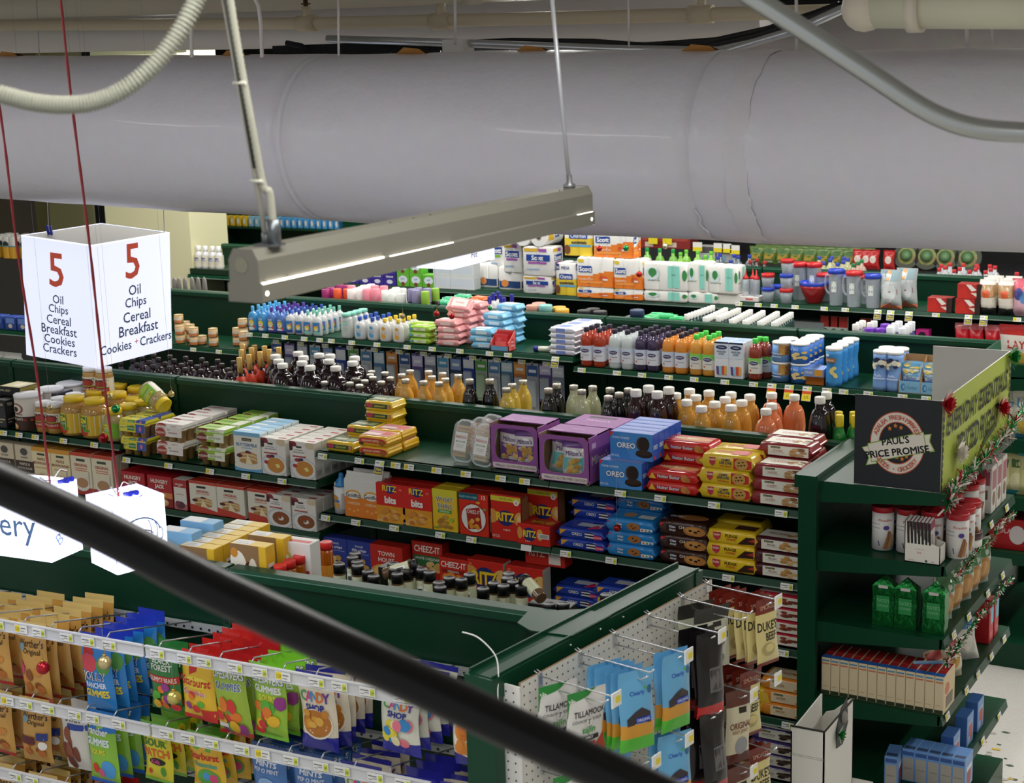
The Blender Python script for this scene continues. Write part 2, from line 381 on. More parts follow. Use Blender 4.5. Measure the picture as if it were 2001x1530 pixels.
# ================================================================== foreground: handrail, conduits, strip light
def smooth(pts, n=8):
    out = []
    for i in range(len(pts)-1):
        p0, p1, p2, p3 = pts[max(i-1, 0)], pts[i], pts[i+1], pts[min(i+2, len(pts)-1)]
        for k in range(n):
            t_ = k/n; out.append(.5*((2*p1)+(-p0+p2)*t_+(2*p0-5*p1+4*p2-p3)*t_*t_+(-p0+3*p1-3*p2+p3)*t_**3))
    return out+[pts[-1]]
hr = smooth([atD(x, y, 1.5) for x, y in ((-400, 775), (-200, 858), (0, 945), (200, 1037), (400, 1141), (600, 1236), (800, 1328), (1000, 1423), (1290, 1556), (1500, 1650))])
o = link('handrail', MB().tube(hr, .0208, mat('#070708', .3, spec=.35, name='charcoal_paint'), 24)); tag(o, 'charcoal round handrail sloping across in front of the whole shop', 'handrail')
cd = smooth([atD(x, y, 2.5) for x, y in ((1250, -140), (1470, -6), (1690, 138), (1790, 204), (1850, 234), (1910, 251), (2001, 259), (2200, 264))])
o = link('conduit', MB().tube(cd, .0165, mat('#b9bdbb', .28, .9, name='galvanised_conduit'), 18)); tag(o, 'bent galvanised metal conduit crossing in front of the duct end', 'conduit')
fx = smooth([atD(x, y, 2.3) for x, y in ((-90, 165), (0, 184), (60, 199), (120, 205), (180, 200), (240, 176), (300, 128), (348, 66), (385, -5), (400, -60))], 14)
P = []; R = []
for i in range(len(fx)-1):
    for k in range(3): P.append(fx[i].lerp(fx[i+1], k/3)); R.append(.0120+.0022*math.sin((i*3+k)*1.35))
o = link('flexible_conduit', MB().tube(P, R, mat('#a5a698', .55), 14)); tag(o, 'thick ribbed off-white flexible conduit hanging in a loop near the ceiling', 'conduit')

def strip_light():
    sheet = mat('#77756a', .45, name='fixture_enamel'); X = -1.742; y0, y1 = 2.07, 3.285
    zb = H-.404; w2, w1, wt = .036, .031, .021; h1, h2, h3 = .030, .071, .089
    t = thing('strip_light', 'long grey-white fluorescent strip light hung on rods before the duct', 'light fixture')
    prof = [(-w2, 0), (-w2, h1), (-w1, h1+.003), (-w1, h2), (-wt, h3), (wt, h3), (w1, h2), (w1, h1+.003), (w2, h1), (w2, 0), (w2-.003, .004), (w2-.004, h1-.003), (-w2+.004, h1-.003), (-w2+.003, .004)]
    mb = MB(); n = len(prof)
    V = [(X+p[0], y, zb+p[1]) for y in (y0, y1) for p in prof]
    mb.add(V, [(i, n+i, n+(i+1) % n, (i+1) % n) for i in range(n)], sheet); link('housing', mb, t)
    for nm, y, dy in (('end_plate', y0, -.002), ('end_plate', y1, .002)):
        b = MB(); pl = [(-w2-.001, -.001), (w2+.001, -.001), (w2+.001, h1), (w1+.001, h1+.004), (w1+.001, h2), (wt, h3+.001), (-wt, h3+.001), (-w1-.001, h2), (-w1-.001, h1+.004), (-w2-.001, h1)]
        b.prism([(X+p[0], zb+p[1]) for p in pl], 1, min(y, y+dy), max(y, y+dy), sheet)
        if dy < 0:
            c = (X-.004, y0-.0022, zb+.062); b.add([(c[0]+.0135*math.cos(i*math.pi/10), c[1]-.0006, c[2]+.0135*math.sin(i*math.pi/10)) for i in range(20)], [tuple(range(20))[::-1]], mat('#83816f', .5))
        link(nm, b, t)
    tu = MB(); glow = mat('#fff6e6', .4, emit=6, name='lit_tube')
    tu.tube([(X, y0+.03, zb+.014), (X, y1-.03, zb+.014)], .0105, glow, 10); link('tube', tu, t)
    for a, b_ in ((.0, .30), (.31, .50), (.93, 1.0)):
        sl = MB().box(X+w1-.001, X+w2-.0005, y0+(y1-y0)*a+.004, y0+(y1-y0)*b_-.004, zb+h1-.0005, zb+h1+(.0026 if a == 0 else .0012), glow)
        link('light_slot', sl, t)
    sc = MB()
    for y in (y0+.012, y0+.075, y1-.03): sc.lathe([(.0035, 0), (.003, .002)], mat('#8a887c', .4, .6), 8, (X+w2-.003, y, zb+h1+.0035))
    for y in (y0+.42, y0+.5, y0+.56, y1-.12, y1-.1): sc.ball((X+.012, y, zb+h3), .0022, mat('#2a2826', .5), 6)
    for y in (y0+.012, y1-.012): sc.add([(X+w2+.0004, y+.004*math.cos(i*.7854), zb+.014+.004*math.sin(i*.7854)) for i in range(8)], [tuple(range(8))], glow)
    link('screw', sc, t)
    # stems
    p0 = at(471, 478, 2.14); ytop = H+.6
    st = MB(); a = Vector((X+.004, y0+.06, zb+h3)); b_ = Vector(atD(432, -40, 2.62))
    st.tube([a, b_], .0052, mat('#b9b7ab', .5), 8); link('stem', st, t)
    a2 = Vector((X, y1-.05, zb+h3)); st = MB().tube([a2, Vector(at(1076, -30, a2.y))], .0052, mat('#b8bac0', .4, .4), 8); st.lathe([(.014, 0), (.014, .008), (.007, .012), (.006, .03)], mat('#8f9294', .4, .7), 10, a2); link('stem', st, t)
    cn = MB(); cn.box(a.x-.014, a.x+.03, a.y-.022, a.y+.012, a.z, a.z+.004, mat('#7c8084', .4, .8)); cn.tube([a+Vector((.018, -.004, 0)), a+Vector((.018, -.004, .045))], .0125, mat('#6d7276', .35, .8), 10); cn.tube([a, a+Vector((0, 0, .022))], .009, mat('#7c8084', .4, .8), 8); link('connector', cn, t)
    # flex cable beside the stem
    f0 = a+Vector((.018, -.004, .04)); pts = [f0, f0+Vector((-.003, 0, .05)), a.lerp(b_, .24)+Vector((.013, 0, 0)), a.lerp(b_, .5)+Vector((.011, 0, 0)), a.lerp(b_, .75)+Vector((.010, 0, 0)), a.lerp(b_, 1)+Vector((.012, 0, 0))]
    pts = smooth(pts, 26); cb = MB().tube(pts, [.0062+.0012*(i % 2) for i in range(len(pts))], mat('#a9a899', .6), 8); link('flex_cable', cb, t)
    bk = MB().tube([a.lerp(b_, .3)+Vector((.006, -.004, 0)), a.lerp(b_, .62)+Vector((.006, -.005, 0)), b_+Vector((.006, -.005, 0))], .0045, mat('#3a3a34', .6), 6); link('black_wire', bk, t)
    tie = MB()
    for q in (.25, .62): c = a.lerp(b_, q); tie.tube([c+Vector((-.008, -.006, 0)), c+Vector((.02, -.008, 0))], .003, mat('#d8d6c8', .5), 6)
    link('cable_tie', tie, t)
strip_light()
# ================================================================== projecting along a shelf
def xof(px, Y, z):
    k = (px-W/2)/FPX; zz = z-H
    return (k*(FW.y*Y+FW.z*zz)-(RT.y*Y+RT.z*zz))/(RT.x-k*FW.x)
def pix(P):
    v = Vector((P[0], P[1], P[2]-H)); d = v.dot(FW); return (v.dot(RT)/d*FPX+W/2, v.dot(DN)/d*FPX+HT/2)
def zof(px, py, Y): return at(px, py, Y).z
# ================================================================== hanging light-box signs
LB = mat('#dfe4fb', .35, emit=.70, name='lit_acrylic'); LBB = mat('#e2e6ff', .35, emit=3.2, name='bright_lit_acrylic')
REDL = mat('#b04632', .5, emit=.4, name='backlit_red'); NAVL = mat('#2b3a55', .5, emit=.25, name='backlit_navy'); BLUL = mat('#4a6690', .5, emit=.5, name='backlit_blue')
def lightbox(t, w, d, h, face, topm, front=(), right=()):
    mb = MB().box(0, w, 0, d, 0, h, face, 't')
    if front: mb.deco(lambda u, v, e: (u*w, -e-.0005, v*h), w, h, front)
    if right: mb.deco(lambda u, v, e: (w+e+.0005, u*d, v*h), d, h, right)
    link('lit_face', mb, t)
    tp = MB().box(.008, w-.008, .008, d-.008, h-.006, h-.003, topm); tp.box(0, w, 0, .008, h-.006, h, face); tp.box(0, w, d-.008, d, h-.006, h, face); tp.box(0, .008, 0, d, h-.006, h, face); tp.box(w-.008, w, 0, d, h-.006, h, face)
    link('top_panel', tp, t)
t = thing('aisle_sign', 'glowing white aisle box with big red 5 and list from Oil to Crackers', 'sign', (-6.513, 5.9, H-1.522), rot=(0, math.radians(4.2), math.radians(.5)))
five = ('t', .0, 0, 0, 0)
w5, d5, h5 = .50, .59, .648
T5 = [('t', .49, .755, .28, REDL, '5', .9, .012)]+[('t', .5, v, hh*1.15, NAVL, s, .95, .008) for s, v, hh in (('Oil', .515, .062), ('Chips', .425, .078), ('Cereal', .345, .064), ('Breakfast', .262, .066), ('Cookies', .178, .064), ('Crackers', .098, .064))]
R5 = [('t', .5, .815, .29, REDL, '5', .9, .012)]+[('t', .5+du, v, hh*1.1, NAVL, s, .99, .008) for s, v, hh, du in (('Oil', .575, .078, .02), ('Chips', .462, .095, .03), ('Cereal', .355, .08, .04), ('Breakfast', .245, .082, .06))]
R5 += [('t', .26, .127, .078, NAVL, 'Cookies', .40, .008), ('t', .525, .14, .04, REDL, '+', .1, .002), ('t', .78, .128, .078, NAVL, 'Crackers', .42, .008)]
lightbox(t, w5, d5, h5, LB, mat('#9a9896', .5), T5, R5)
wr = MB()
for (x, y) in ((.1, .1), (w5-.02, d5-.02)): wr.tube([(x, y, h5), (x-.05, y+.02, h5+1.48)], .0022, mat('#c9ccd8', .4, .5), 6)
link('hanging_wire', wr, t); wn = MB(); wn.tube([(.1, .1, h5), (.085, .1, h5+.05)], .008, mat('#2f3aa8', .4), 6); wn.tube([(.12, .1, h5), (.112, .1, h5+.05)], .007, mat('#2f3aa8', .4), 6); link('wire_nut', wn, t)

RW = mat('#8a2228', .55, name='red_cable')
def sign_leads(t, base, top, wob, seed):
    rnd = random.Random(seed); P = [Vector(base).lerp(Vector(top), i/12)+Vector((wob*math.sin(i*1.1+seed), 0, 0)) for i in range(13)]
    link('red_cable', MB().tube(smooth(P, 3), [.0031+.0006*(i % 3) for i in range(37)], RW, 6), t)
    wn = MB()
    b = Vector(base)
    for k in range(2): wn.tube([b+Vector((.02, .01+.022*k, .008)), b+Vector((.052, .014+.02*k, .014))], [.006, .0085], mat('#2b36c0', .35), 8)
    wn.tube(smooth([b, b+Vector((-.02, .0, .012)), b+Vector((.022, .012, .01)), b+Vector((-.012, .04, .002))], 5), .0012, RW, 5)
    link('wire_nut', wn, t)
    zt = MB().tube(smooth([b+Vector((.0, 0, .01)), b+Vector((.02, 0, .03)), b+Vector((.04, .0, .05)), b+Vector((.055, .01, .045))], 5), .0016, mat('#e6e6ea', .5), 5); zt.tube([b+Vector((-.04, 0, .02)), b], .0022, mat('#d8d8dc', .4), 5); link('zip_tie', zt, t)
t = thing('bakery_sign', 'small blinding white light box with a croissant outline, tilted behind the handrail', 'sign', (-3.352, 3.208, H-1.437), math.radians(-19))
cro = []
def arc(cx, cy, rx, ry, a0, a1, th, n=14):
    for i in range(n):
        p, q = math.radians(a0+(a1-a0)*i/n), math.radians(a0+(a1-a0)*(i+1)/n)
        cro.append(('p', [(cx+rx*math.cos(p), cy+ry*math.sin(p)), (cx+rx*math.cos(q), cy+ry*math.sin(q)), (cx+(rx+th)*math.cos(q), cy+(ry+th)*math.sin(q)), (cx+(rx+th)*math.cos(p), cy+(ry+th)*math.sin(p))], BLUL))
arc(.5, .50, .36, .22, 5, 175, .025); arc(.5, .47, .22, .08, 10, 170, .02, 10); arc(.62, .52, .06, .16, -60, 80, .02, 8); arc(.74, .52, .05, .12, -60, 80, .02, 8); arc(.84, .47, .05, .08, -120, 100, .02, 8)
lightbox(t, .163, .165, .207, LBB, LBB, [], cro)
link('panel_edge', MB().tube([(0, 0, .207), (.163, 0, .207), (.163, .165, .207), (0, .165, .207), (0, 0, .207)], .0011, mat('#9aa4e6', .4, emit=.8), 5).tube([(.163, 0, .207), (.163, 0, 0)], .0011, mat('#9aa4e6', .4, emit=.8), 5), t)
sl = MB()
for a_, b_ in (((.03, .05), (.07, .05)), ((.09, .05), (.12, .09)), ((.04, .11), (.09, .13)), ((.11, .12), (.13, .1))): sl.add([(a_[0], a_[1], .2045), (b_[0], b_[1], .2045), (b_[0]+.004, b_[1]+.008, .2045), (a_[0]+.004, a_[1]+.008, .2045)], [(0, 1, 2, 3)], mat('#a9aede', .5, emit=.5))
link('vent_slot', sl, t); sign_leads(t, (.085, .06, .207), (.06, .02, 1.9), .004, 2)
t = thing('bakery_sign', 'wide blinding white light box ending in ery at the picture edge', 'sign', (-3.765, 3.07, H-1.412), math.radians(5))
B1 = [('t', .69, .46, .40, BLUL, 'Bakery', .98, .002)]
lightbox(t, .365, .135, .215, LBB, LBB, [('t', .47, .42, .46, BLUL, 'Bakery', .98, .008)], [('t', .3, .28, .16, BLUL, 'B', .3, .002, .5)])
sign_leads(t, (.335, .06, .215), (.29, .02, 1.7), .004, 5)
# second aisle sign far behind the duct
p = at(883, 527, 9.4); t = thing('aisle_sign', 'white glowing box sign reading Pet, half hidden behind the strip light', 'sign', (p.x-.30, 9.4, p.z))
lightbox(t, .30, atX(967, 513, p.x).y-9.4, .62, LB, mat('#9a9896', .5), [], [('t', .52, .115, .075, NAVL, 'Pet', .5, .01), ('t', .5, .24, .07, NAVL, 'Laundry', .9, .01)])
link('hanging_wire', MB().tube([(.15, .2, .62), (.15, .2, H+.62-p.z)], .002, mat('#c9ccd8', .4, .5), 6), t)
# ================================================================== gondolas
YA, YB, YC = 6.2, 8.68, 11.05
TOP = H-1.635
TAGW, TAGY, TAGG = mat('#f2f2ee', .45), mat('#f0dc2e', .45), mat('#d7e24a', .45)
TAGR = mat('#e4582c', .45); GREY = mat('#8d8f8c', .5)
def price_tag(kind):
    """0 green corner at the end, 1 yellow corner at the start, 2 blank, 3 long yellow New item, 4 red and yellow sale"""
    mb = MB(); w, h = .052, .027
    if kind == 3: w, h = .050, .068
    if kind == 4: w, h = .052, .082
    mb.box(-w/2, w/2, -.0016, 0, -h, 0, TAGW)
    f = lambda L: mb.deco(lambda u, v, e: ((u-.5)*w, -.0016-e, -h+v*h), w, h, L)
    if kind == 0: f([('r', .7, .08, .96, .85, '#d7e24a'), ('r', .06, .2, .3, .3, '#9a9c98'), ('r', .06, .6, .6, .72, '#77797a'), ('r', .32, .35, .62, .45, '#9a9c98'), ('t', .83, .45, .3, '#4c5a20', '2.09', .2, .005)])
    if kind == 1: f([('r', .04, .12, .42, .95, '#f0dc2e'), ('t', .23, .5, .38, '#6a5a10', '3.29', .3, .005), ('r', .5, .6, .9, .72, '#77797a'), ('r', .5, .25, .8, .35, '#9a9c98')])
    if kind == 3: f([('r', .04, .04, .96, .58, '#2b3550'), ('t', .5, .42, .22, '#f0dc2e', 'New', .7, .02), ('t', .5, .2, .22, '#f0dc2e', 'Item!', .8, .02), ('r', .66, .66, .95, .92, '#d7e24a'), ('r', .1, .8, .5, .86, '#77797a')])
    if kind == 4: f([('r', 0, .48, 1, .68, '#e4582c'), ('r', .04, .02, .96, .48, '#f0dc2e'), ('t', .5, .26, .2, '#8a6a10', '2/5', .6, .01), ('r', .66, .74, .95, .95, '#d7e24a'), ('r', .1, .82, .5, .88, '#77797a')])
    return mb.mesh('price_tag')
TAGS = [price_tag(i) for i in range(5)]
def shelf_mesh(L, d, lip=.034, perf=False):
    """shelf surface at z=0, its lip facing -y at y=-d"""
    mb = MB().box(.004, L-.004, -d, 0, -.012, 0, GREEN)
    mb.prism([(-d-.012, -lip+.002), (-d-.016, -lip+.006), (-d-.006, -.003), (-d-.004, 0), (-d+.02, 0), (-d+.02, -lip+.002)], 0, .002, L-.002, GREEN)
    mb.prism([(-d+.02, -lip), (0, -lip-.03), (0, -.012), (-d+.02, -.012)], 0, .004, .009, GREEN); mb.prism([(-d+.02, -lip), (0, -lip-.03), (0, -.012), (-d+.02, -.012)], 0, L-.009, L-.004, GREEN)
    mb.box(.002, L-.002, -d-.0165, -d-.015, -lip+.004, -lip+.009, mat('#8fa39a', .35))
    return mb
def section(label, x0, x1, Y, fr, bk=(), tags=(), zrot=0, org=None, backz0=.1, top=True, base=True, group=None):
    """one bay of double-sided shelving; fr / bk: [(surface z, depth)], tags: [(row, photo x, kind)]"""
    L = x1-x0
    t = thing('gondola_section', label, 'shelving', org or (x0, Y, 0), zrot, group)
    link('back_panel', MB().box(.004, L-.032, -.018, .018, backz0, TOP-.03, GREEND), t)
    tr = MB().prism([(-.03, -.036), (-.03, -.008), (-.022, 0), (.022, 0), (.03, -.008), (.03, -.036), (.02, -.036), (-.02, -.036)], 0, .008, L-.008, GREEN); tr.box(.008, L-.008, -.031, -.0305, -.012, -.009, mat('#5c8a78', .3))
    link('top_rail', tr, t, (0, 0, TOP))
    up = MB().box(L-.032, L-.001, -.026, .026, 0, TOP-.005, GREEN)
    for k in range(24): up.box(L-.023, L-.018, -.0268, -.0255, TOP-.1-k*.05, TOP-.075-k*.05, BLACK); up.box(L-.014, L-.009, -.0268, -.0255, TOP-.1-k*.05, TOP-.075-k*.05, BLACK)
    link('upright', up, t)
    if base:
        link('base_deck', MB().box(.004, L-.004, -.46, .46, 0, .14, GREEN), t)
    sh = []
    for z, d in fr: sh.append(link('shelf', shelf_mesh(L, d), t, (0, -.018, z)))
    for z, d in bk: link('shelf', shelf_mesh(L, d), t, (L, .018, z), (0, 0, math.pi))
    for row, px, kind in tags:
        z, d = fr[row]; yw = Y-.018-d-.016
        x = xof(px, yw, z-.01)-x0
        link('price_tag', TAGS[kind], sh[row], (x, -d-.0165, -.003), (math.radians(-12 if kind < 3 else -20), 0, 0))
    return t
ZA1a, ZA1b, ZA1 = H-1.90, H-1.957, H-1.808       # shelf surfaces of the A run, first shelf, bay by bay
ZA2, ZA2b, ZA3, ZA4, ZA5 = H-2.108, H-2.205, H-2.392, H-2.70, H-2.98
XA = [-8.16, -6.94, -5.71, -4.467, -3.215, -2.06]
dA = .446
ab = [(H-1.85, .42), (H-2.25, .44)]
A0 = section('green bay at the picture edge end of the applesauce run', XA[0], XA[1], YA, [(ZA1a, dA), (ZA2b, dA), (ZA3, dA)], ab, [])
section('green shelving bay holding tea boxes, oats and yellow-capped applesauce jars', XA[1], XA[2], YA, [(ZA1a, dA), (ZA2b, dA), (ZA3, dA)], ab, [(0, 8, 1), (0, 38, 1), (0, 70, 1), (0, 125, 1), (0, 185, 1)])
section('green shelving bay holding applesauce cups and pancake mix boxes', XA[2], XA[3], YA, [(ZA1b, dA), (ZA2b, dA), (ZA3-.06, dA)], ab, [(0, 248, 1), (0, 330, 1), (0, 411, 1), (0, 481, 0), (0, 552, 0)])
section('green shelving bay holding graham packs, purple cracker cases and red cracker boxes', XA[3], XA[4], YA, [(ZA1, dA), (ZA2, dA), (ZA3, dA), (ZA4, dA)], ab, [(0, 631, 0), (0, 703, 0), (0, 743, 3), (0, 774, 1), (0, 800, 1), (0, 854, 1), (0, 911, 1), (0, 979, 1), (0, 1026, 1), (1, 637, 0), (1, 696, 0), (1, 771, 0), (1, 861, 0), (1, 922, 0), (1, 1029, 2)])
section('green shelving bay with cookie packets next to the green end frame', XA[4], XA[5], YA, [(ZA1, dA), (ZA2, dA), (ZA3, dA), (ZA4, dA), (ZA5, dA)], ab, [(0, 1213, 0), (0, 1291, 0), (0, 1396, 0), (0, 1527, 0), (1, 1106, 0), (1, 1195, 0), (1, 1424, 0), (1, 1538, 0), (2, 1530, 0), (3, 1435, 0), (3, 1540, 0)])
ZB1, ZB1r, ZB0 = H-1.812, H-1.868, H-1.95
XB = [-9.45, -8.22, -6.93, -5.68, -4.43, -3.18, -2.03]; dB = .43
bb = [(H-1.86, .42), (H-2.2, .44)]
for i, (lab, f, tg) in enumerate((
    ('green bay of the baby goods run behind the 5 sign, at its far end', [(ZB0, dB), (H-2.3, dB)], []),
    ('green bay of the baby goods run stocked with little food cans', [(ZB0, dB), (H-2.3, dB)], [(0, 378, 0), (0, 428, 0)]),
    ('green bay stocked with blue and white baby shampoo bottles', [(ZB1, dB), (H-2.4, dB)], [(0, 488, 0), (0, 519, 0), (0, 557, 0), (0, 595, 0), (0, 625, 0), (0, 648, 0), (0, 688, 0), (0, 737, 0), (0, 796, 0)]),
    ('green bay stocked with pink and blue baby wipe packs', [(ZB1, dB), (H-2.4, dB)], [(0, 845, 0), (0, 899, 0), (0, 957, 0), (0, 993, 0), (0, 1086, 3)]),
    ('green bay stocked with bottled coloured rehydration drinks', [(ZB1r, dB), (H-2.3, dB)], [(0, 1137, 0), (0, 1206, 0), (0, 1255, 0), (0, 1307, 0), (0, 1357, 0), (0, 1417, 0), (0, 1473, 0)]),
    ('green bay stocked with blue baby snack canisters behind the black sign', [(ZB1r, dB), (H-2.3, dB)], [(0, 1509, 4), (0, 1543, 4), (0, 1578, 4), (0, 1616, 0), (0, 1649, 0), (0, 1697, 0), (0, 1764, 0), (0, 1810, 0)]))):
    section(lab, XB[i], XB[i+1], YB, f, bb, tg)
ZC1 = at(1700, 604, 10.57).z; ZC1l = ZC1-.03
XC = [-9.56, -9.15, -7.9, -6.65, -5.40, -4.33, -3.25, -2.1]; dC = .44
for i, (lab, tg) in enumerate((
    ('green paper goods bay at the far end beside the cream columns', []), ('green paper goods bay near the grey spoons', []), ('green paper goods bay with purple and green tissue boxes', []),
    ('green paper goods bay where stacked toilet rolls begin', []), ('green paper goods bay piled with orange and white paper towels', []),
    ('green bay holding plastic bowls and lidded pitchers', [(0, 1444, 0), (0, 1482, 0), (0, 1513, 0), (0, 1554, 0), (0, 1611, 0), (0, 1652, 0)]),
    ('green bay holding bagged cups with yellow shelf tags', [(0, 1716, 3), (0, 1741, 3), (0, 1777, 3), (0, 1829, 0), (0, 1893, 3), (0, 1923, 3), (0, 1988, 1)]))):
    lo = i < 5
    section(lab, XC[i], XC[i+1], YC, [(ZC1l if lo else ZC1, dC), (ZC1-.26, dC)], [(H-1.9, .42), (H-2.2, .44)], tg)
# the front run stands slightly turned
FR = math.radians(3.3); FO = Vector((-2.16, 3.895, 0))
def Fw(u, v, z): return Vector((FO.x+u*math.cos(FR)-v*math.sin(FR), FO.y+u*math.sin(FR)+v*math.cos(FR), z))
ZF1 = H-1.79
for i, (a, b_, lab) in enumerate(((-2.43, -1.20, 'green spice and candy bay of the front run nearest the bakery signs'), (-1.20, 0, 'green spice and candy bay of the front run next to the pegboard end'), (-3.66, -2.43, 'green candy bay of the front run at the picture edge'))):
    o = Fw(a, 0, 0); section(lab, a, b_, 3.9, [], [(ZF1, .36), (ZF1-.3, .4)], [], FR, o)
# peg bars and label rails of the candy side
RAILW = mat('#d9dadc', .4, name='white_rail')
def candy_bars():
    for k, (zr, zb, lab) in enumerate(((H-1.75, H-1.842, 'upper'), (H-2.012, H-2.11, 'middle'), (H-2.28, H-2.38, 'lower'))):
        for j, (a, b_) in enumerate(((-2.9, -1.205), (-1.20, -.20))):
            w_ = ('stretch beside the pegboard end', 'stretch by the bakery signs')[1-j]
            t = thing('peg_rail', '%s white candy label rail with hooks, %s' % (lab, w_), 'rail', Fw(a, 0, 0), FR)
            L = b_-a
            link('front_rail', MB().box(0, L-.004, -.452, -.446, zr-.038, zr, RAILW).box(0, L-.004, -.456, -.452, zr-.004, zr+.001, RAILW).box(0, L-.004, -.456, -.452, zr-.039, zr-.035, RAILW), t)
            bb_ = MB().box(0, L-.004, -.052, -.0275, zb-.02, zb, mat('#b9bcbd', .4, .3))
            for q in range(int(L/.035)): bb_.box(.015+q*.035, .024+q*.035, -.0525, -.051, zb-.014, zb-.006, BLACK)
            link('back_bar', bb_, t)
            for q in range(int(L/.115)):
                x = .05+q*.115; link('hook', MB().tube([(x, -.04, zb+.004), (x, -.43, zr+.012), (x, -.446, zr)], .0026, STEEL, 6), t)
            for q in range(int(L/.095)):
                x = .05+q*.095+.012*math.sin(q*2.3+k); link('price_tag', TAGS[0 if (q+k+j) % 6 else 1], t, (x, -.4565, zr-.005))
candy_bars()
# ---- end frame of the front run, with its pegboard
def endcap_front():
    a, b_ = Vector((-2.118, 3.385, 0)), Vector((-1.985, 4.44, 0)); d = (b_-a); L = d.length; ang = math.atan2(d.y, d.x)
    t = thing('end_frame', 'green end frame of the front run carrying the jerky pegboard', 'shelving', a, ang)   # local x runs along the end, -y faces the aisle
    link('top_rail', MB().prism([(-.035, -.065), (-.035, -.004), (-.028, 0), (.05, 0), (.056, -.004), (.056, -.06)], 0, 0, L, GREEN).box(0, L, .044, .05, 0, .012, GREEN).box(0, L, -.033, -.027, 0, .006, GREEN), t, (0, 0, TOP))
    link('upright', MB().box(-.012, .03, -.04, .058, 0, TOP-.002, GREEN), t); link('upright', MB().box(L-.03, L+.012, -.04, .058, 0, TOP-.002, GREEN), t)
    link('end_panel', MB().box(.03, L-.03, -.005, .02, .1, TOP-.06, GREEND), t)
    cp = MB().prism([(.36, .16), (.33, .09), (.36, -.036), (.56, -.036), (.56, .06), (.45, .19)], 2, TOP+.001, TOP+.005, GREEN)
    for x in (.35, .5, .62): cp.ball((x, -.037, TOP-.02), .004, mat('#b9c4be', .3, .7), 6)
    link('corner_plate', cp, t)
    zt = MB().tube(smooth([Vector((.02, -.035, TOP-.005)), Vector((.03, -.02, TOP+.05)), Vector((.01, .02, TOP+.1)), Vector((-.01, .06, TOP+.115))], 6), .0022, mat('#e8e8e4', .5), 5); zt.tube(smooth([Vector((.02, -.035, TOP-.005)), Vector((.0, -.05, TOP-.06)), Vector((.05, -.06, TOP-.1))], 6), .0018, mat('#e8e8e4', .5), 5); link('zip_tie', zt, t)
    # pegboard
    pb = thing('pegboard', 'tall white perforated board hung with jerky bags on the run end', 'board', a+Vector((math.cos(ang-math.pi/2), math.sin(ang-math.pi/2), 0))*.085+Vector((math.cos(ang), math.sin(ang), 0))*.05, ang)
    Lb = L-.06; zt_ = H-1.655; P_ = mat('#dcdad2', .5, name='pegboard_white'); hole = mat('#2a2724', .8)
    b2 = MB().box(0, Lb, 0, .006, .5, zt_, mat('#8a6a48', .7), 'f'); b2.box(0, Lb, -.0005, .006, .5, zt_, P_, 'tblrk')
    for i in range(int(Lb/.0254)):
        for j in range(34):
            x, z = .014+i*.0254, zt_-.014-j*.0254; b2.add([(x+.0032*math.cos(q*1.047), -.0009, z+.0032*math.sin(q*1.047)) for q in range(6)], [tuple(range(6))], hole)
    link('board_face', b2, pb)
    b3 = MB().box(-.006, 0, 0, .075, .5, zt_-.01, mat('#eceae6', .5))
    for i in range(2):
        for j in range(34):
            y, z = .02+i*.0254, zt_-.03-j*.0254; b3.add([(-.0064, y+.0032*math.cos(q*1.047), z+.0032*math.sin(q*1.047)) for q in range(6)], [tuple(range(6))], hole)
    link('side_return', b3, pb)
    return a, ang, Lb
EA, EANG, ELB = endcap_front()
EO = EA+Vector((math.cos(EANG-math.pi/2), math.sin(EANG-math.pi/2), 0))*.085+Vector((math.cos(EANG), math.sin(EANG), 0))*.05
def Ew(u, out, z): return Vector((EO.x+u*math.cos(EANG)+out*math.sin(EANG), EO.y+u*math.sin(EANG)-out*math.cos(EANG), z))
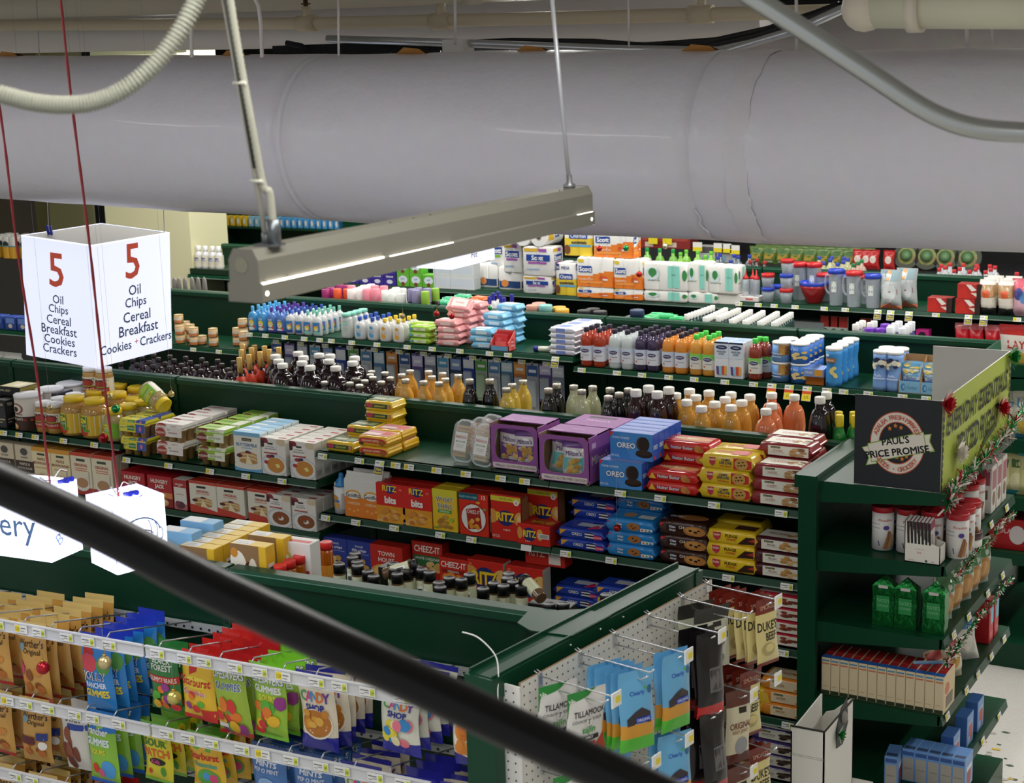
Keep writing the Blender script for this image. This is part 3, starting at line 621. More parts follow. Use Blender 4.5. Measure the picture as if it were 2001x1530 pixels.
# ---- end units of runs A and B
def endcap_unit(name_lab, x0, Ya, wd_, shelves, depth, tags):
    t = thing('endcap_unit', name_lab, 'shelving', (x0, Ya, 0))
    hw = wd_/2
    for s_ in (-1, 1): link('upright', MB().box(-.03, .04, s_*hw-.02, s_*hw+.02, 0, TOP-.004, GREEN).box(.04, .043, s_*hw-.02, s_*hw-.012, 0, TOP-.05, GREEN), t)
    link('end_panel', MB().box(-.01, .01, -hw+.02, hw-.02, .1, TOP-.04, GREEND), t)
    link('top_rail', MB().prism([(-.045, -.05), (-.045, -.004), (-.04, .004), (-.035, 0), (.04, 0), (.045, .004), (.05, -.004), (.05, -.05)], 1, -hw-.022, hw+.022, GREEN), t, (0, 0, TOP))
    link('base_deck', MB().box(0, depth, -hw, hw, 0, .14, GREEN), t)
    link('canopy', MB().prism([(.05, -.085), (depth-.01, -.045), (depth, -.04), (depth, 0), (.05, 0)], 1, -hw, -hw+.004, GREEN).prism([(.05, -.085), (depth-.01, -.045), (depth, -.04), (depth, 0), (.05, 0)], 1, hw-.004, hw, GREEN).box(.05, depth-.006, -hw+.004, hw-.004, -.012, 0, GREEN).box(depth-.006, depth, -hw+.004, hw-.004, -.04, 0, GREEN), t, (0, 0, TOP-.02))
    for z, tg in shelves:
        s_ = link('shelf', MB().box(.0, depth-.01, -hw+.004, hw-.004, -.012, 0, GREEN).prism([(.03, -.085), (depth-.02, -.042), (depth-.002, -.038), (depth, 0), (.03, 0)], 1, -hw, -hw+.004, GREEN).prism([(.03, -.085), (depth-.02, -.042), (depth-.002, -.038), (depth, 0), (.03, 0)], 1, hw-.004, hw, GREEN).prism([(depth-.01, -.036), (depth+.012, -.036), (depth+.004, 0), (depth-.01, 0)], 1, -hw, hw, GREEN), t, (0, 0, z))
        for y in tg: link('price_tag', TAGS[1], s_, (depth+.0105, y, -.003), (math.radians(-12), 0, math.pi/2))
    return t
XE, dE = -2.035, .535; hwE = .54
ZE = [H-1.935, H-2.225, H-2.535, H-2.875]
tg = [[-.3, -.08, .12, .38], [-.42, -.2, .1, .35], [-.48, -.2, -.02, .2, .42], [-.42, -.2, .1, .38]]
endcap_unit('green end unit under the lime sign, holding cookie tins and boxed crackers', XE, YA, 1.08, list(zip(ZE, tg)), dE, None)
ZE2 = [H-1.72, H-2.05, H-2.36, H-2.66]
endcap_unit('green end unit of the baby goods run stocked with snack bags', -2.0, YB, 1.04, [(z, []) for z in ZE2], .53, None)
# ================================================================== builders for goods
def atz(x, y, z):
    v = RT*((x-W/2)/FPX)+DN*((y-HT/2)/FPX)+FW; v = v*((z-H)/v.z); return Vector((v.x, v.y, z))
def fit(xl, xr, yt, Y, z):
    """width, height and middle of a front face seen between photo columns xl..xr with its top at row yt"""
    a, b = xof(xl, Y, z), xof(xr, Y, z); return (a+b)/2, b-a, at((xl+xr)/2, yt, Y).z-z
def carton(name, cat, w, d, h, base, front=(), top=(), side=(), back=(), topc=None, sidec=None, backc=None, part='box'):
    mb = MB(); f = lambda c: ink(c) if isinstance(c, str) else c
    alt = {}
    if topc: alt['t'] = f(topc)
    if sidec: alt['l'] = alt['r'] = f(sidec)
    if backc: alt['k'] = f(backc)
    mb.bbox(-w/2, w/2, -d/2, d/2, 0, h, min(.0025, d*.03), f(base), alt)
    if front: mb.front(w, h, -d/2, front)
    if back: mb.back(w, h, d/2, back)
    if top: mb.top(w, d, h, top, -d/2)
    if side:
        mb.right(d, h, w/2, side, -d/2); mb.deco(lambda u, v, e: (-w/2-e, d/2-u*d, v*h), d, h, side)
    return Kind(name, cat, [(name, mb)], w, d, h)
def flowpack(name, cat, w, d, h, base, front=(), top=(), endc=None, crimp=.12, seed=0):
    """film-wrapped packet lying down, sealed flat at both ends"""
    mb = MB(); rnd = random.Random(seed+hash(name) % 97); fm = film(base) if isinstance(base, str) else base; em = film(endc) if endc else fm
    xs = [-1, -.97, -1+crimp, -1+crimp*1.8, -.35, 0, .35, 1-crimp*1.8, 1-crimp, .97, 1]
    def g(s):
        a = abs(s); return .10 if a > 1-crimp*.85 else (1 if a < 1-crimp*1.8 else .1+.9*((1-crimp*.85-a)/(crimp*.95))**.6)
    sec = [(-.44, 0), (-.5, .16), (-.5, .8), (-.45, .97), (-.38, 1), (.38, 1), (.45, .97), (.5, .8), (.5, .16), (.44, 0)]; n = len(sec); b = len(mb.v)
    V = []
    for i, s in enumerate(xs):
        q = g(s); ro = rnd.uniform(-.02, .02)
        for y, z in sec: V.append((s*w/2, y*d*(.94+.06*q), h*(.42*(1-q)+z*q*(1+ro))))
    F = []; N = len(xs)
    for i in range(N-1):
        for k in range(n): F.append((i*n+k, i*n+(k+1) % n, (i+1)*n+(k+1) % n, (i+1)*n+k))
    for i in range(N-1): mb.add(V, [], fm) if False else None
    k0, k1 = mb.slot(fm), mb.slot(em); mb.v += V
    for j, f in enumerate(F):
        i = j//n; mb.f.append(f[::-1]); mb.m.append(k1 if (i < 2 or i >= N-3) else k0); mb.sm.append(True)
    mb.f += [tuple(range(n)), tuple(range((N-1)*n, N*n))[::-1]]; mb.m += [k1, k1]; mb.sm += [False, False]
    FF = lambda u, v, e: ((u-.5)*w, -d/2*(.94+.06*g(2*u-1))-e-.0008, h*(.42*(1-g(2*u-1))+(.12+.74*v)*g(2*u-1)))
    TT = lambda u, v, e: ((u-.5)*w, (v-.5)*d*.8, h*(.42*(1-g(2*u-1))+g(2*u-1)*1.012)+e+.0008)
    if front: mb.deco(FF, w, h*.74, front, curved=True)
    if top: mb.deco(TT, w, d*.8, top, curved=True)
    return Kind(name, cat, [(name, mb)], w, d, h)
def bagmesh(w, h, t, base, front=(), back=(), bands=(), hang=True, seed=1, gus=.0, nu=12, nv=16, flat_top=.12, taper=0):
    """pillow bag; bands: [(v0, v1, colour)] rings of film colour; origin at its top (hang) or bottom"""
    mb = MB(); rnd = random.Random(seed); ph = [rnd.uniform(0, 6.3) for _ in range(6)]; z0 = -h if hang else 0
    def prof(u, v):
        a = max(0, 1-abs(2*u-1)**2.4)**.62; tp = 1-flat_top
        b_ = min(1, max(0, (tp-v)/.3))**.55 if v > tp-.3 else 1; c = min(1, max(.0, (v-.05)/.2))**.55 if v < .25 else 1
        wr = 1+.10*math.sin(7*u+9*v+ph[0])*math.sin(5*v+ph[1])+.05*math.sin(17*u-6*v+ph[2])
        return a*b_*c*wr
    def xw(u, v): return (u-.5)*w*(1-.05*(prof(.5, v))-taper*(v))+.004*math.sin(6*v+ph[3])
    def lean(v): return .006*math.sin(2.2*v+ph[4])
    F = lambda u, v, e: (xw(u, v), -t/2*prof(u, v)-e+lean(v), z0+v*h)
    Bk = lambda u, v, e: (xw(1-u, v), t/2*prof(1-u, v)+e+lean(v), z0+v*h)
    bm = film(base)
    def colr(v):
        for a, b_, c in bands:
            if a <= v < b_: return film(c)
        return bm
    vs = sorted(set([i/nv for i in range(nv+1)]+[q for bb in bands for q in bb[:2]]))
    for G, o in ((F, 0), (Bk, 0)):
        b = len(mb.v); mb.v += [G(i/nu, v, .0006) for v in vs for i in range(nu+1)]
        for j in range(len(vs)-1):
            k = mb.slot(colr((vs[j]+vs[j+1])/2))
            for i in range(nu): mb.f.append((b+j*(nu+1)+i, b+j*(nu+1)+i+1, b+(j+1)*(nu+1)+i+1, b+(j+1)*(nu+1)+i)); mb.m.append(k); mb.sm.append(True)
    if front: mb.deco(F, w, h, front, curved=True, lift0=.0014, step=.0005)
    if back: mb.deco(Bk, w, h, back, curved=True, lift0=.0014, step=.0005)
    return mb
def bag(name, cat, *a, **k):
    return Kind(name, cat, [(name, bagmesh(*a, **k))], a[0], a[2], a[1])
def cyl(mb, r, z0, h, L, span=2.6, sx=1, sy=1, base=None, c=(0, 0)):
    """printed wrap on a round body; u runs across the visible front"""
    F = lambda u, v, e: (c[0]+(r+e)*sx*math.sin((u-.5)*span), c[1]-(r+e)*sy*math.cos((u-.5)*span), z0+v*h)
    if base:
        FF = lambda u, v, e: (c[0]+(r+.0008)*sx*math.sin(u*2*math.pi), c[1]-(r+.0008)*sy*math.cos(u*2*math.pi), z0+v*h); n = 18
        vs = [FF(i/n, v, 0) for v in (0, 1) for i in range(n)]; mb.add(vs, [(i, (i+1) % n, n+(i+1) % n, n+i) for i in range(n)], ink(base) if isinstance(base, str) else base, True)
    return mb.deco(F, r*span*sx, h, L, curved=True, lift0=.0014, step=.0004)
def bottle(name, cat, r, h, body, capc, neck=.38, caph=.1, sh=.68, label=None, sx=1, sy=1, ribs=0, n=14, waist=0, capr=None, lz=(.12, .55), lcol='#e8e2cf', span=2.6, round_sh=True):
    """body with shoulder and neck, cap, and a wrap label (label = decoration list)"""
    ch = caph*h; nh = h-ch; rn = r*neck; S0 = sh*nh
    pr = [(r*.86, 0), (r*.98, .006), (r, .016)]
    if waist: pr += [(r, S0*.5), (r*(1-waist), S0*.62), (r*(1-waist), S0*.66), (r, S0*.8)]
    if ribs:
        for i in range(ribs): z = S0*(.58+.4*i/ribs); pr += [(r, z), (r*.95, z+.35*S0*.4/ribs), (r, z+.8*S0*.4/ribs)]
    pr += [(r, S0)]
    for q in (.25, .5, .75, 1):
        a = q*math.pi/2
        pr.append((rn+(r-rn)*(math.cos(a) if round_sh else 1-q), S0+(nh-S0)*.82*(math.sin(a) if round_sh else q)))
    pr += [(rn, nh)]
    b = MB().lathe(pr, pet(body) if isinstance(body, str) else body, n, sx=sx, sy=sy)
    cr = capr or rn*1.15
    c = MB().lathe([(cr*.98, nh-.002), (cr, nh+.002), (cr, h-.002), (cr*.9, h), (.0001, h)], mat(capc, .38) if isinstance(capc, str) else capc, 12)
    P = [('body', b), ('cap', c)]
    if label is not None:
        l = MB(); cyl(l, r, h*lz[0], h*(lz[1]-lz[0]), label, span, sx, sy, base=lcol); P.append(('label', l))
    return Kind(name, cat, P, 2*r*sx, 2*r*sy, h)
def jar(name, cat, r, h, body, lid, label=None, lz=(.2, .75), lcol='#e8e2cf', lidh=.16, lidr=.92, sh=.72, n=16, waist=0, span=2.4):
    lh = lidh*h; S0 = sh*h; pr = [(r*.9, 0), (r, .006), (r, S0*.97)]
    if waist: pr = [(r*.9, 0), (r, .006), (r, S0*.38), (r*(1-waist), S0*.5), (r*(1-waist), S0*.6), (r, S0*.78), (r, S0*.9)]
    pr += [(r*.97, S0+.1*(h-lh-S0)), (r*(lidr+(1-lidr)*.72), S0+.42*(h-lh-S0)), (r*(lidr+(1-lidr)*.3), S0+.66*(h-lh-S0)), (r*lidr*.94, S0+.8*(h-lh-S0)), (r*lidr*.92, h-lh-.004), (r*lidr*.9, h-lh+.004)]
    b = MB().lathe(pr, pet(body) if isinstance(body, str) else body, n)
    c = MB().lathe([(r*lidr, h-lh), (r*lidr, h-.003), (r*lidr*.93, h), (r*lidr*.8, h-.0015), (.0001, h-.0015)], mat(lid, .35) if isinstance(lid, str) else lid, n)
    P = [('glass', b), ('lid', c)]
    if label is not None:
        l = MB(); cyl(l, r, h*lz[0], h*(lz[1]-lz[0]), label, span, base=lcol); P.append(('label', l))
    return Kind(name, cat, P, 2*r, 2*r, h)
def canister(name, cat, r, h, base, lid, L=(), bands=(), lidh=.08, n=18, waist=0, span=2.6):
    lh = lidh*h
    mb = MB(); pr = [(r*.97, 0), (r, .003)]; zs = sorted(set([.003]+[q*h for b_ in bands for q in b_[:2]]+[h-lh])); pr = []
    segm = {}
    if waist:
        for i in range(9): q = i/8; pr.append((r*(1-waist*math.sin(math.pi*min(1, max(0, (q-.25)/.6)))**2), q*(h-lh)))
    else:
        for z in zs: pr.append((r, z))
        for i in range(len(pr)-1):
            m_ = (pr[i][1]+pr[i+1][1])/2/h
            for a, b_, c in bands:
                if a <= m_ < b_: segm[i] = ink(c)
    mb.lathe(pr, ink(base) if isinstance(base, str) else base, n, segm=segm)
    if L: cyl(mb, r, 0, h-lh, L, span)
    c = MB().lathe([(r*1.03, h-lh), (r*1.03, h-.002), (r*.98, h), (r*.9, h-.002), (.0001, h-.002)], mat(lid, .35) if isinstance(lid, str) else lid, n)
    return Kind(name, cat, [('body', mb), ('lid', c)], 2*r, 2*r, h)
def wipes(name, w, d, h, base, top=(), front=(), seed=0): return flowpack(name, 'wipes', w, d, h, base, front, top, crimp=.1, seed=seed)
# ---- placing
AISLE = 'from the aisle end'
def put_row(kind, pxs, Y, z, lab, group=None, deep=1, dy=None, rnd=None, rotz=0, order='row', jit=.0, layers=1, dz=None, skip=()):
    """kinds in a block: columns at photo columns pxs, `deep` rows going back, `layers` up; lab may use {n} column, {r} row, {l} layer"""
    rnd = rnd or random.Random(len(lab)); dy = dy or kind.d*1.02; dz = dz or kind.h; xs = sorted(pxs, reverse=True); out = []
    for ci, px in enumerate(xs):
        X = xof(px, Y, z)
        for r in range(deep):
            for l in range(layers):
                if (ci, r, l) in skip: continue
                o = kind.put(lab.format(n=ORD[ci], r=ORD[r], l=ORD[l]), (X+rnd.uniform(-jit, jit), Y+kind.d/2+r*dy+rnd.uniform(-jit, jit)*.5, z+l*dz), rotz+rnd.uniform(-jit, jit)*6, group)
                out.append(o)
    return out
_NEAR = {}
def put_tops(kind, pts, zs, lab, group=None, ymin=None, ymax=None):
    """things whose tops show at photo points pts, all standing on the surface zs between ymin and ymax; numbered from the aisle end"""
    if ymin is None:
        ymin, ymax = {round(ZAB, 3): (6.285, 6.60), round(H-1.86, 3): (8.76, 9.08)}.get(round(zs, 3), (11.13, 11.46)); ymin += max(0, kind.d/2-.05)
    zt = zs+kind.h
    for _ in range(60):
        y0 = min(atz(x, y, zt).y for x, y in pts)
        if abs(y0-ymin) < .004: break
        zt -= (ymin-y0)*.15
    sc = (zt-zs)/kind.h; sc = max(.65, min(1.5, sc)); zt = zs+kind.h*sc
    P = [atz(x, y, zt) for x, y in pts]; P.sort(key=lambda p: -p.x); D = _NEAR.setdefault(round(zs, 3), [])
    for p in P:                                    # keep neighbours from running into each other
        p.y = min(max(p.y, ymin), ymax)
        for _ in range(8):
            for q, qw, qd in D:
                dx, dy = p.x-q.x, p.y-q.y; L_ = math.hypot(dx/(kind.w+qw), dy/(kind.d+qd))*2
                if L_ < 1.02:
                    k = 1.03/max(L_, .05); p.x = q.x+dx*k; p.y = min(max(q.y+dy*k, ymin), ymax)
        D.append((p, kind.w, kind.d))
    for i, p in enumerate(P):
        o = kind.put(lab.format(n=ORD[i] if i < 20 else 'twenty-'+ORD[i-20]), (p.x, p.y, zs), 0, group); o.scale.z = sc
    return P
def blob(L_, cx, cy, r, n, cols, seed=1, sq=1.0):
    """a scatter of overlapping food ellipses for printed pictures"""
    rnd = random.Random(seed)
    return [('e', cx+rnd.uniform(-1, 1)*r, cy+rnd.uniform(-1, 1)*r*sq, r*rnd.uniform(.3, .5), r*sq*rnd.uniform(.3, .5), cols[i % len(cols)], 9) for i in range(n)]
# ================================================================== run A, first shelf
YF = 5.745                                           # front line of the goods on run A
tan = '#b98d52'; cook = '#c99a58'; dk = '#2a1a14'
def F_(xl, xr, yt, z, Y=YF): return fit(xl, xr, yt, Y, z)
# --- oats canisters, tea boxes
c, w, h = F_(21, 60, 775, ZA1a)
oat = canister('oats_canister', 'canister', w/2, h, '#d9d2c6', '#f0efec', [('r', .0, .0, 1, .42, '#3a2318'), ('e', .42, .68, .22, .17, '#8a4436'), ('e', .42, .68, .17, .13, '#d9d2c6'), ('e', .4, .66, .1, .08, '#2b1c18'), ('t', .5, .5, .06, '#3a2318', 'QUAKER', .5, .01), ('t', .38, .36, .075, '#e9dfd0', 'OVEN OATS', .7, .012), ('e', .3, .12, .17, .1, '#c98f4c'), ('e', .33, .14, .09, .06, '#e8d2a8'), ('r', .66, .3, .9, .38, '#a33c2c')], [(0, .4, '#3a2318')])
put_row(oat, [40], YF, ZA1a, 'round oats canister with white lid and brown base, {r} in line going back', 'oats canisters', 4, w*1.02)
teaf = [('r', .05, .05, .95, .95, '#1b1b1f'), ('r', .1, .1, .9, .72, '#2c2c30'), ('t', .5, .84, .1, '#d6cfae', 'TEA', .6, .01), ('r', .15, .3, .85, .34, '#b9b08a'), ('r', .15, .2, .6, .23, '#b9b08a')]
tea = carton('tea_box', 'tea box', .075, .062, .155, '#121214', teaf, [('r', .1, .2, .9, .8, '#26262a')], teaf, sidec='#17171a')
put_row(tea, [-22, 5], YF+.0, ZA1a, 'upright black tea box, {n} column from the canisters, {r} row back', 'upright black tea boxes', 4, .064)
tl = carton('tea_box', 'tea box', .155, .14, .052, '#141416', [('t', .3, .6, .22, '#c9c4a8', 'EARL GREY', .5, .01), ('r', .8, .2, .94, .5, '#e9e7dc')], [('r', .05, .1, .95, .9, '#d8cfa2'), ('e', .6, .5, .2, .3, '#efe7c8')], [('r', .02, .05, .98, .9, '#a89644'), ('r', .1, .2, .9, .5, '#c5b565')], topc='#b4a66a', sidec='#8a7c3a')
tl.put('dark tea box with gold sides lying on the upright tea boxes', (xof(38, 5.9, ZA1a+.16), 5.9, ZA1a+.156), math.radians(2))
tg2 = carton('tea_box', 'tea box', .15, .13, .045, '#3a3a42', [('r', .1, .3, .5, .7, '#b9b9c2')], [('r', .05, .1, .95, .9, '#76757f')], [('r', .1, .2, .9, .6, '#8a6a3a')], topc='#5d5c66')
tg2.put('grey tea box lying behind the gold sided tea box', (xof(104, 5.98, ZA1a+.14), 5.99, ZA1a+.125), math.radians(3))
bx = carton('tea_box', 'tea box', .15, .1, .124, '#2a2a30', teaf); bx.put('black tea box standing under the grey lying tea box', (xof(104, 5.98, ZA1a+.14), 5.99, ZA1a), 0)
# --- applesauce jars
sauce = '#c99a4e'
def mussel(u=.5): return [('r', 0, .0, 1, .42, '#b3312a'), ('r', 0, .42, 1, 1, '#efe9da'), ('e', .5, .58, .42, .34, '#5a1d18'), ('e', .5, .58, .36, .27, '#a8362c'), ('t', .5, .86, .15, '#3a1a14', "MUSSELMAN'S", .95, .012), ('t', .5, .22, .14, '#f3e9d6', 'APPLE SAUCE', .9, .01), ('r', 0, .38, 1, .44, '#7fae3c')]
c, w, h = F_(66, 89, 789, ZA1a)
mj = jar('applesauce_jar', 'jar', w/2*1.1, h, sauce, '#f2f1ee', mussel(), (.18, .68), lidh=.15, sh=.74)
put_row(mj, [77, 99], YF+.005, ZA1a, 'white-lidded applesauce jar with red label, {n} column past the yellow-lidded ones, {r} row', 'white-lidded applesauce jars', 3, w*1.25)
for px, n in ((182, 'one nearer the oats'), (207, 'one nearer the aisle end')):
    mj.put('white-lidded applesauce jar standing high on top of the others, ' + n, (xof(px, 6.02, ZA1a+.17), 6.02, ZA1a+h*.9+.012))
pl = carton('applesauce_case', 'box', .19, .12, h*.9+.01, '#a58456', [('r', .1, .2, .9, .8, '#8f6d42')]); pl.put('low kraft case holding up the two high white-lidded jars', (xof(194, 6.02, ZA1a+.17), 6.025, ZA1a), 0)
c, w, h = F_(150, 191, 785, ZA1a)
mott = [('r', 0, 0, .52, 1, '#e9d43c'), ('r', .52, 0, 1, 1, '#e2b92c'), ('r', 0, .3, .56, .95, '#2f7d3a'), ('e', .27, .72, .26, .13, '#f0e24a'), ('t', .27, .72, .12, '#1d4c24', "MOTT'S", .45, .012), ('t', .28, .5, .09, '#f3f0dc', 'APPLESAUCE', .5, .01), ('e', .3, .12, .26, .2, '#c0342a'), ('e', .5, .25, .12, .07, '#5aa032')]
mt = jar('applesauce_jar', 'jar', w/2, h, sauce, '#ecc92a', mott, (.08, .60), lidh=.14, lidr=.72, sh=.66)
put_row(mt, [130, 170], YF+.005, ZA1a, 'big yellow-lidded applesauce jar with green and yellow label, {n} column, {r} row back', 'big yellow-lidded applesauce jars', 3, w*1.08)
c, w, h = F_(201, 230, 803, ZA1a)
mg = jar('applesauce_jar', 'jar', w/2, h, '#c8b27c', '#f0d02c', [('r', 0, 0, 1, 1, '#86bf3f'), ('e', .4, .78, .3, .14, '#f0e24a'), ('t', .4, .78, .13, '#1d4c24', "MOTT'S", .55, .012), ('t', .42, .55, .1, '#f4f3e2', 'UNSWEETENED', .8, .01), ('e', .35, .2, .24, .2, '#b9d650')], (.1, .58), lidh=.17, lidr=.86, sh=.64)
put_row(mg, [212], YF+.0, ZA1a, 'small yellow-lidded applesauce jar with lime label, column before the cup packs, {r} row', 'small yellow-lidded applesauce jars', 5, w*1.04)
put_row(mg, [246, 277], YF+.235, ZA1a, 'small yellow-lidded applesauce jar behind the yellow cup packs, {n} column, {r} row', 'small yellow-lidded applesauce jars', 2, w*1.04)
mg.put('yellow-lidded applesauce jar tipped over on top of the others', (xof(286, 5.98, ZA1a+h*1.2), 5.98, ZA1a+h*1.42), 0, None, (math.radians(8), math.radians(118), math.radians(0)))
# --- applesauce cup packs
def cup_pack(col, col2, name_, tcol, logo):
    w, d, h = .172, .112, .092; cups = MB(); cm = mat('#b9925a', .3, coat=.2)
    for i in range(3):
        for j in range(2): cups.lathe([(.020, 0), (.027, .058), (.031, .06), (.031, .066)], cm, 10, ((i-1)*.057, (j-.5)*.056, 0))
    sl = MB(); sl.box(-w/2, w/2, -d/2-.001, d/2+.001, .066, .078, ink(col)); sl.prism([(-d/2-.001, .067), (-d/2-.004, .03), (-d/2-.003, .03), (-d/2, .067)], 0, -w/2, w/2, ink(col)); sl.prism([(-d/2-.0015, .07), (-d/2+.012, .092), (d/2-.012, .092), (d/2+.0015, .07)], 0, -w/2, w/2, ink(col))
    dec = [('r', .64, 0, 1, 1, col2)]+logo
    sl.deco(lambda u, v, e: ((u-.5)*w, -d/2-.0042-e+.003*v, .030+v*.04), w, .04, dec)
    sl.deco(lambda u, v, e: ((u-.5)*w, -d/2-.002+v*.0135-e*.7, .07+v*.022+e*.7), w, .026, dec)
    sl.deco(lambda u, v, e: ((u-.5)*w, (v-.5)*(d-.026), .092+e), w, d-.03, [('r', .66, 0, 1, 1, col2), ('t', .35, .5, .4, tcol, name_, .5, .012)])
    return Kind('applesauce_cup_pack', 'cup pack', [('cup', cups), ('sleeve', sl)], w, d, h)
pk1 = cup_pack('#e8dc3e', '#3c58b0', "MOTT'S", '#1f6a30', [('e', .2, .5, .17, .36, '#f3ec6a'), ('t', .2, .5, .34, '#1f6a30', "MOTT'S", .3, .012), ('r', .32, .2, .6, .8, '#3b8a44'), ('t', .46, .5, .2, '#f3f0dc', 'APPLESAUCE', .26, .01), ('e', .82, .5, .05, .3, '#e07a9a')])
pk2 = cup_pack('#ece8e2', '#e9e2da', 'CINNAMON', '#9a3a30', [('e', .2, .4, .2, .6, '#a8332a'), ('t', .2, .45, .3, '#f4ead6', "MUSSELMAN'S", .36, .012), ('t', .66, .5, .2, '#a86a62', 'CINNAMON', .4, .01)])
pk3 = cup_pack('#9cc648', '#e9ecd8', 'APPLE SAUCE', '#4d6a24', [('e', .2, .4, .2, .6, '#7c2a24'), ('t', .2, .45, .3, '#f4ead6', "MUSSELMAN'S", .36, .012), ('r', .38, .3, .95, .7, '#e9ecd8'), ('t', .66, .5, .25, '#5d7a30', 'UNSWEETENED', .46, .01)])
for pk, px, col in ((pk1, 263, 'yellow and blue'), (pk2, 334, 'white and red'), (pk3, 415, 'lime green')):
    put_row(pk, [px], YF+.012, ZA1b, col+' sleeved applesauce cup pack, {l} layer, {r} row back', 'applesauce cup packs', 2 if pk is pk1 else 4, .114, layers=2, dz=.0925)
# --- pancake mixes
c, w, h = F_(460, 512, 846, ZA1b)
def stack_pic(cx, cy, s=1.0): return [('e', cx, cy+.10*s, .30*s, .06*s, '#c59a63'), ('e', cx, cy+.06*s, .30*s, .06*s, '#e2c690'), ('e', cx, cy+.02*s, .30*s, .06*s, '#c59a63'), ('e', cx, cy-.02*s, .31*s, .06*s, '#e2c690'), ('e', cx, cy-.06*s, .30*s, .06*s, '#b98a52'), ('p', [(cx-.02, cy+.12*s), (cx+.16*s, cy-.12*s), (cx-.08*s, cy-.12*s)], '#efe0b8'), ('e', cx-.28*s, cy+.06*s, .10*s, .045*s, '#5a1f2a'), ('e', cx, cy+.16*s, .08*s, .03*s, '#3a2a4a'), ('e', cx+.07*s, cy+.15*s, .05*s, .025*s, '#8a2430')]
bm = carton('pancake_mix_box', 'box', w, .06, h, '#e9e6d8', [('r', 0, .9, 1, 1, '#7fb9e0'), ('r', 0, 0, 1, .12, '#6aaedc'), ('e', .5, .14, .56, .08, '#e9e6d8'), ('r', .32, .78, .68, .85, '#2c2c22'), ('t', .5, .815, .035, '#d9d0a0', 'Best Choice', .3, .01), ('t', .5, .68, .085, '#3a7fc0', 'BUTTERMILK', .86, .014), ('r', .3, .59, .7, .61, '#8fb4cf')]+stack_pic(.52, .33, 1.1), [('r', .04, .55, .5, .95, '#e9eef0'), ('r', .55, .1, .95, .9, '#9accec')], topc='#8cc3e6', sidec='#cfe0e6')
put_row(bm, [486], YF, ZA1b, 'blue topped buttermilk pancake mix box, {r} in line going back', 'buttermilk pancake mix boxes', 5, .062)
def white_mix(name, wd_, hh, cake, red=True):
    return carton(name, 'box', wd_, .06, hh, '#e8e5de', [('e', .1, .9, .2, .12, '#8a2630'), ('e', .05, .84, .12, .1, '#4a1d2a'), ('e', .86, .92, .22, .1, '#d8c7a6'), ('r', .14, .62, .62, .86, '#efede6'), ('r', .28, .83, .5, .88, '#2c2c22'), ('t', .38, .77, .035, '#4a4a48', 'BUTTERMILK', .4, .008), ('t', .38, .71, .04, '#3a3a38', 'PANCAKE MIX', .44, .01), ('r', .12, .58, .66, .615, '#b5343a'), ('e', .5, .27, .56, .31, '#cfd2d6'), ('e', .55, .26, .47, .27, '#e8e8e6'), ('e', .58, .28, .36, .21, cake)]+([('e', .32, .5, .12, .05, '#a02a34'), ('e', .46, .52, .1, .04, '#2e2a52'), ('e', .2, .34, .09, .05, '#b5343a'), ('p', [(.56, .30), (.70, .33), (.78, .24), (.64, .2)], '#f0d98a'), ('t', .72, .05, .05, '#f4f2ea', 'NET WT', .3, .01)] if red else [('e', .58, .28, .12, .07, '#e9e4dc'), ('e', .52, .33, .10, .07, '#b52e2e'), ('e', .5, .31, .05, .03, '#4a8a3a')]), [('r', .06, .1, .5, .9, '#dedbd2'), ('r', .6, .3, .92, .6, '#b5444a')], [('r', .2, .3, .8, .9, '#d2cfc6'), ('r', .25, .1, .75, .24, '#b9b6ad')], sidec='#d9d6cc')
c, w, h = F_(513, 560, 858, ZA1b)
wm = white_mix('pancake_mix_box', w, h, '#cc8a3c')
put_row(wm, [537, 593], YF, ZA1b, 'white pancake mix box with buttered pancake, {n} column from the shelf end, {r} row', 'white pancake mix boxes', 5, .062)
# --- graham packs
gp = flowpack('graham_packet', 'cookie packet', .165, .125, .048, '#e6c02c', [('r', .06, .25, .94, .85, '#23503a'), ('e', .2, .6, .12, .3, '#c23a5a'), ('t', .55, .55, .3, '#e6d44a', 'GRAHAM', .5, .012), ('r', .82, .2, .93, .8, '#c98a4a')], [('r', .08, .1, .92, .9, '#31593c'), ('r', .14, .3, .55, .6, '#b9b48a'), ('r', .6, .2, .86, .7, '#8a9a6a')], crimp=.07)
rp = flowpack('graham_packet', 'cookie packet', .165, .125, .048, '#e6b22c', [('r', .03, .3, .97, .95, '#c8362e'), ('t', .45, .6, .3, '#f4e2b0', 'GRAHAM DIPPED', .6, .01), ('e', .82, .4, .1, .35, '#a8632c'), ('r', .06, .05, .2, .3, '#2c2c22')], [('r', .05, .1, .95, .9, '#cf8a96'), ('r', .1, .2, .6, .5, '#e8d6d0'), ('r', .62, .3, .9, .8, '#c8362e')], crimp=.05)
Xg = lambda px, Y: xof(px, Y, ZA1)
def pile(kind, px, Y, z, n, lab, group, jit=.006, rz=0, dz=None):
    rnd = random.Random(px)
    for l in range(n): kind.put(lab.format(l=ORD[l] if n > 1 else 'only'), (xof(px, Y, z)+rnd.uniform(-jit, jit), Y+kind.d/2+rnd.uniform(-jit, jit), z+l*(dz or kind.h*1.0)), math.radians(rz+rnd.uniform(-1, 1)), group)
pile(gp, 661, YF+.01, ZA1, 1, 'lone green and yellow graham packet at the very shelf corner', 'graham packets')
pile(gp, 702, YF+.145, ZA1, 2, 'green and yellow graham packet, {l} up in the middle pile', 'graham packets')
pile(gp, 744, YF+.275, ZA1, 4, 'green and yellow graham packet, {l} up in the tall back pile', 'graham packets')
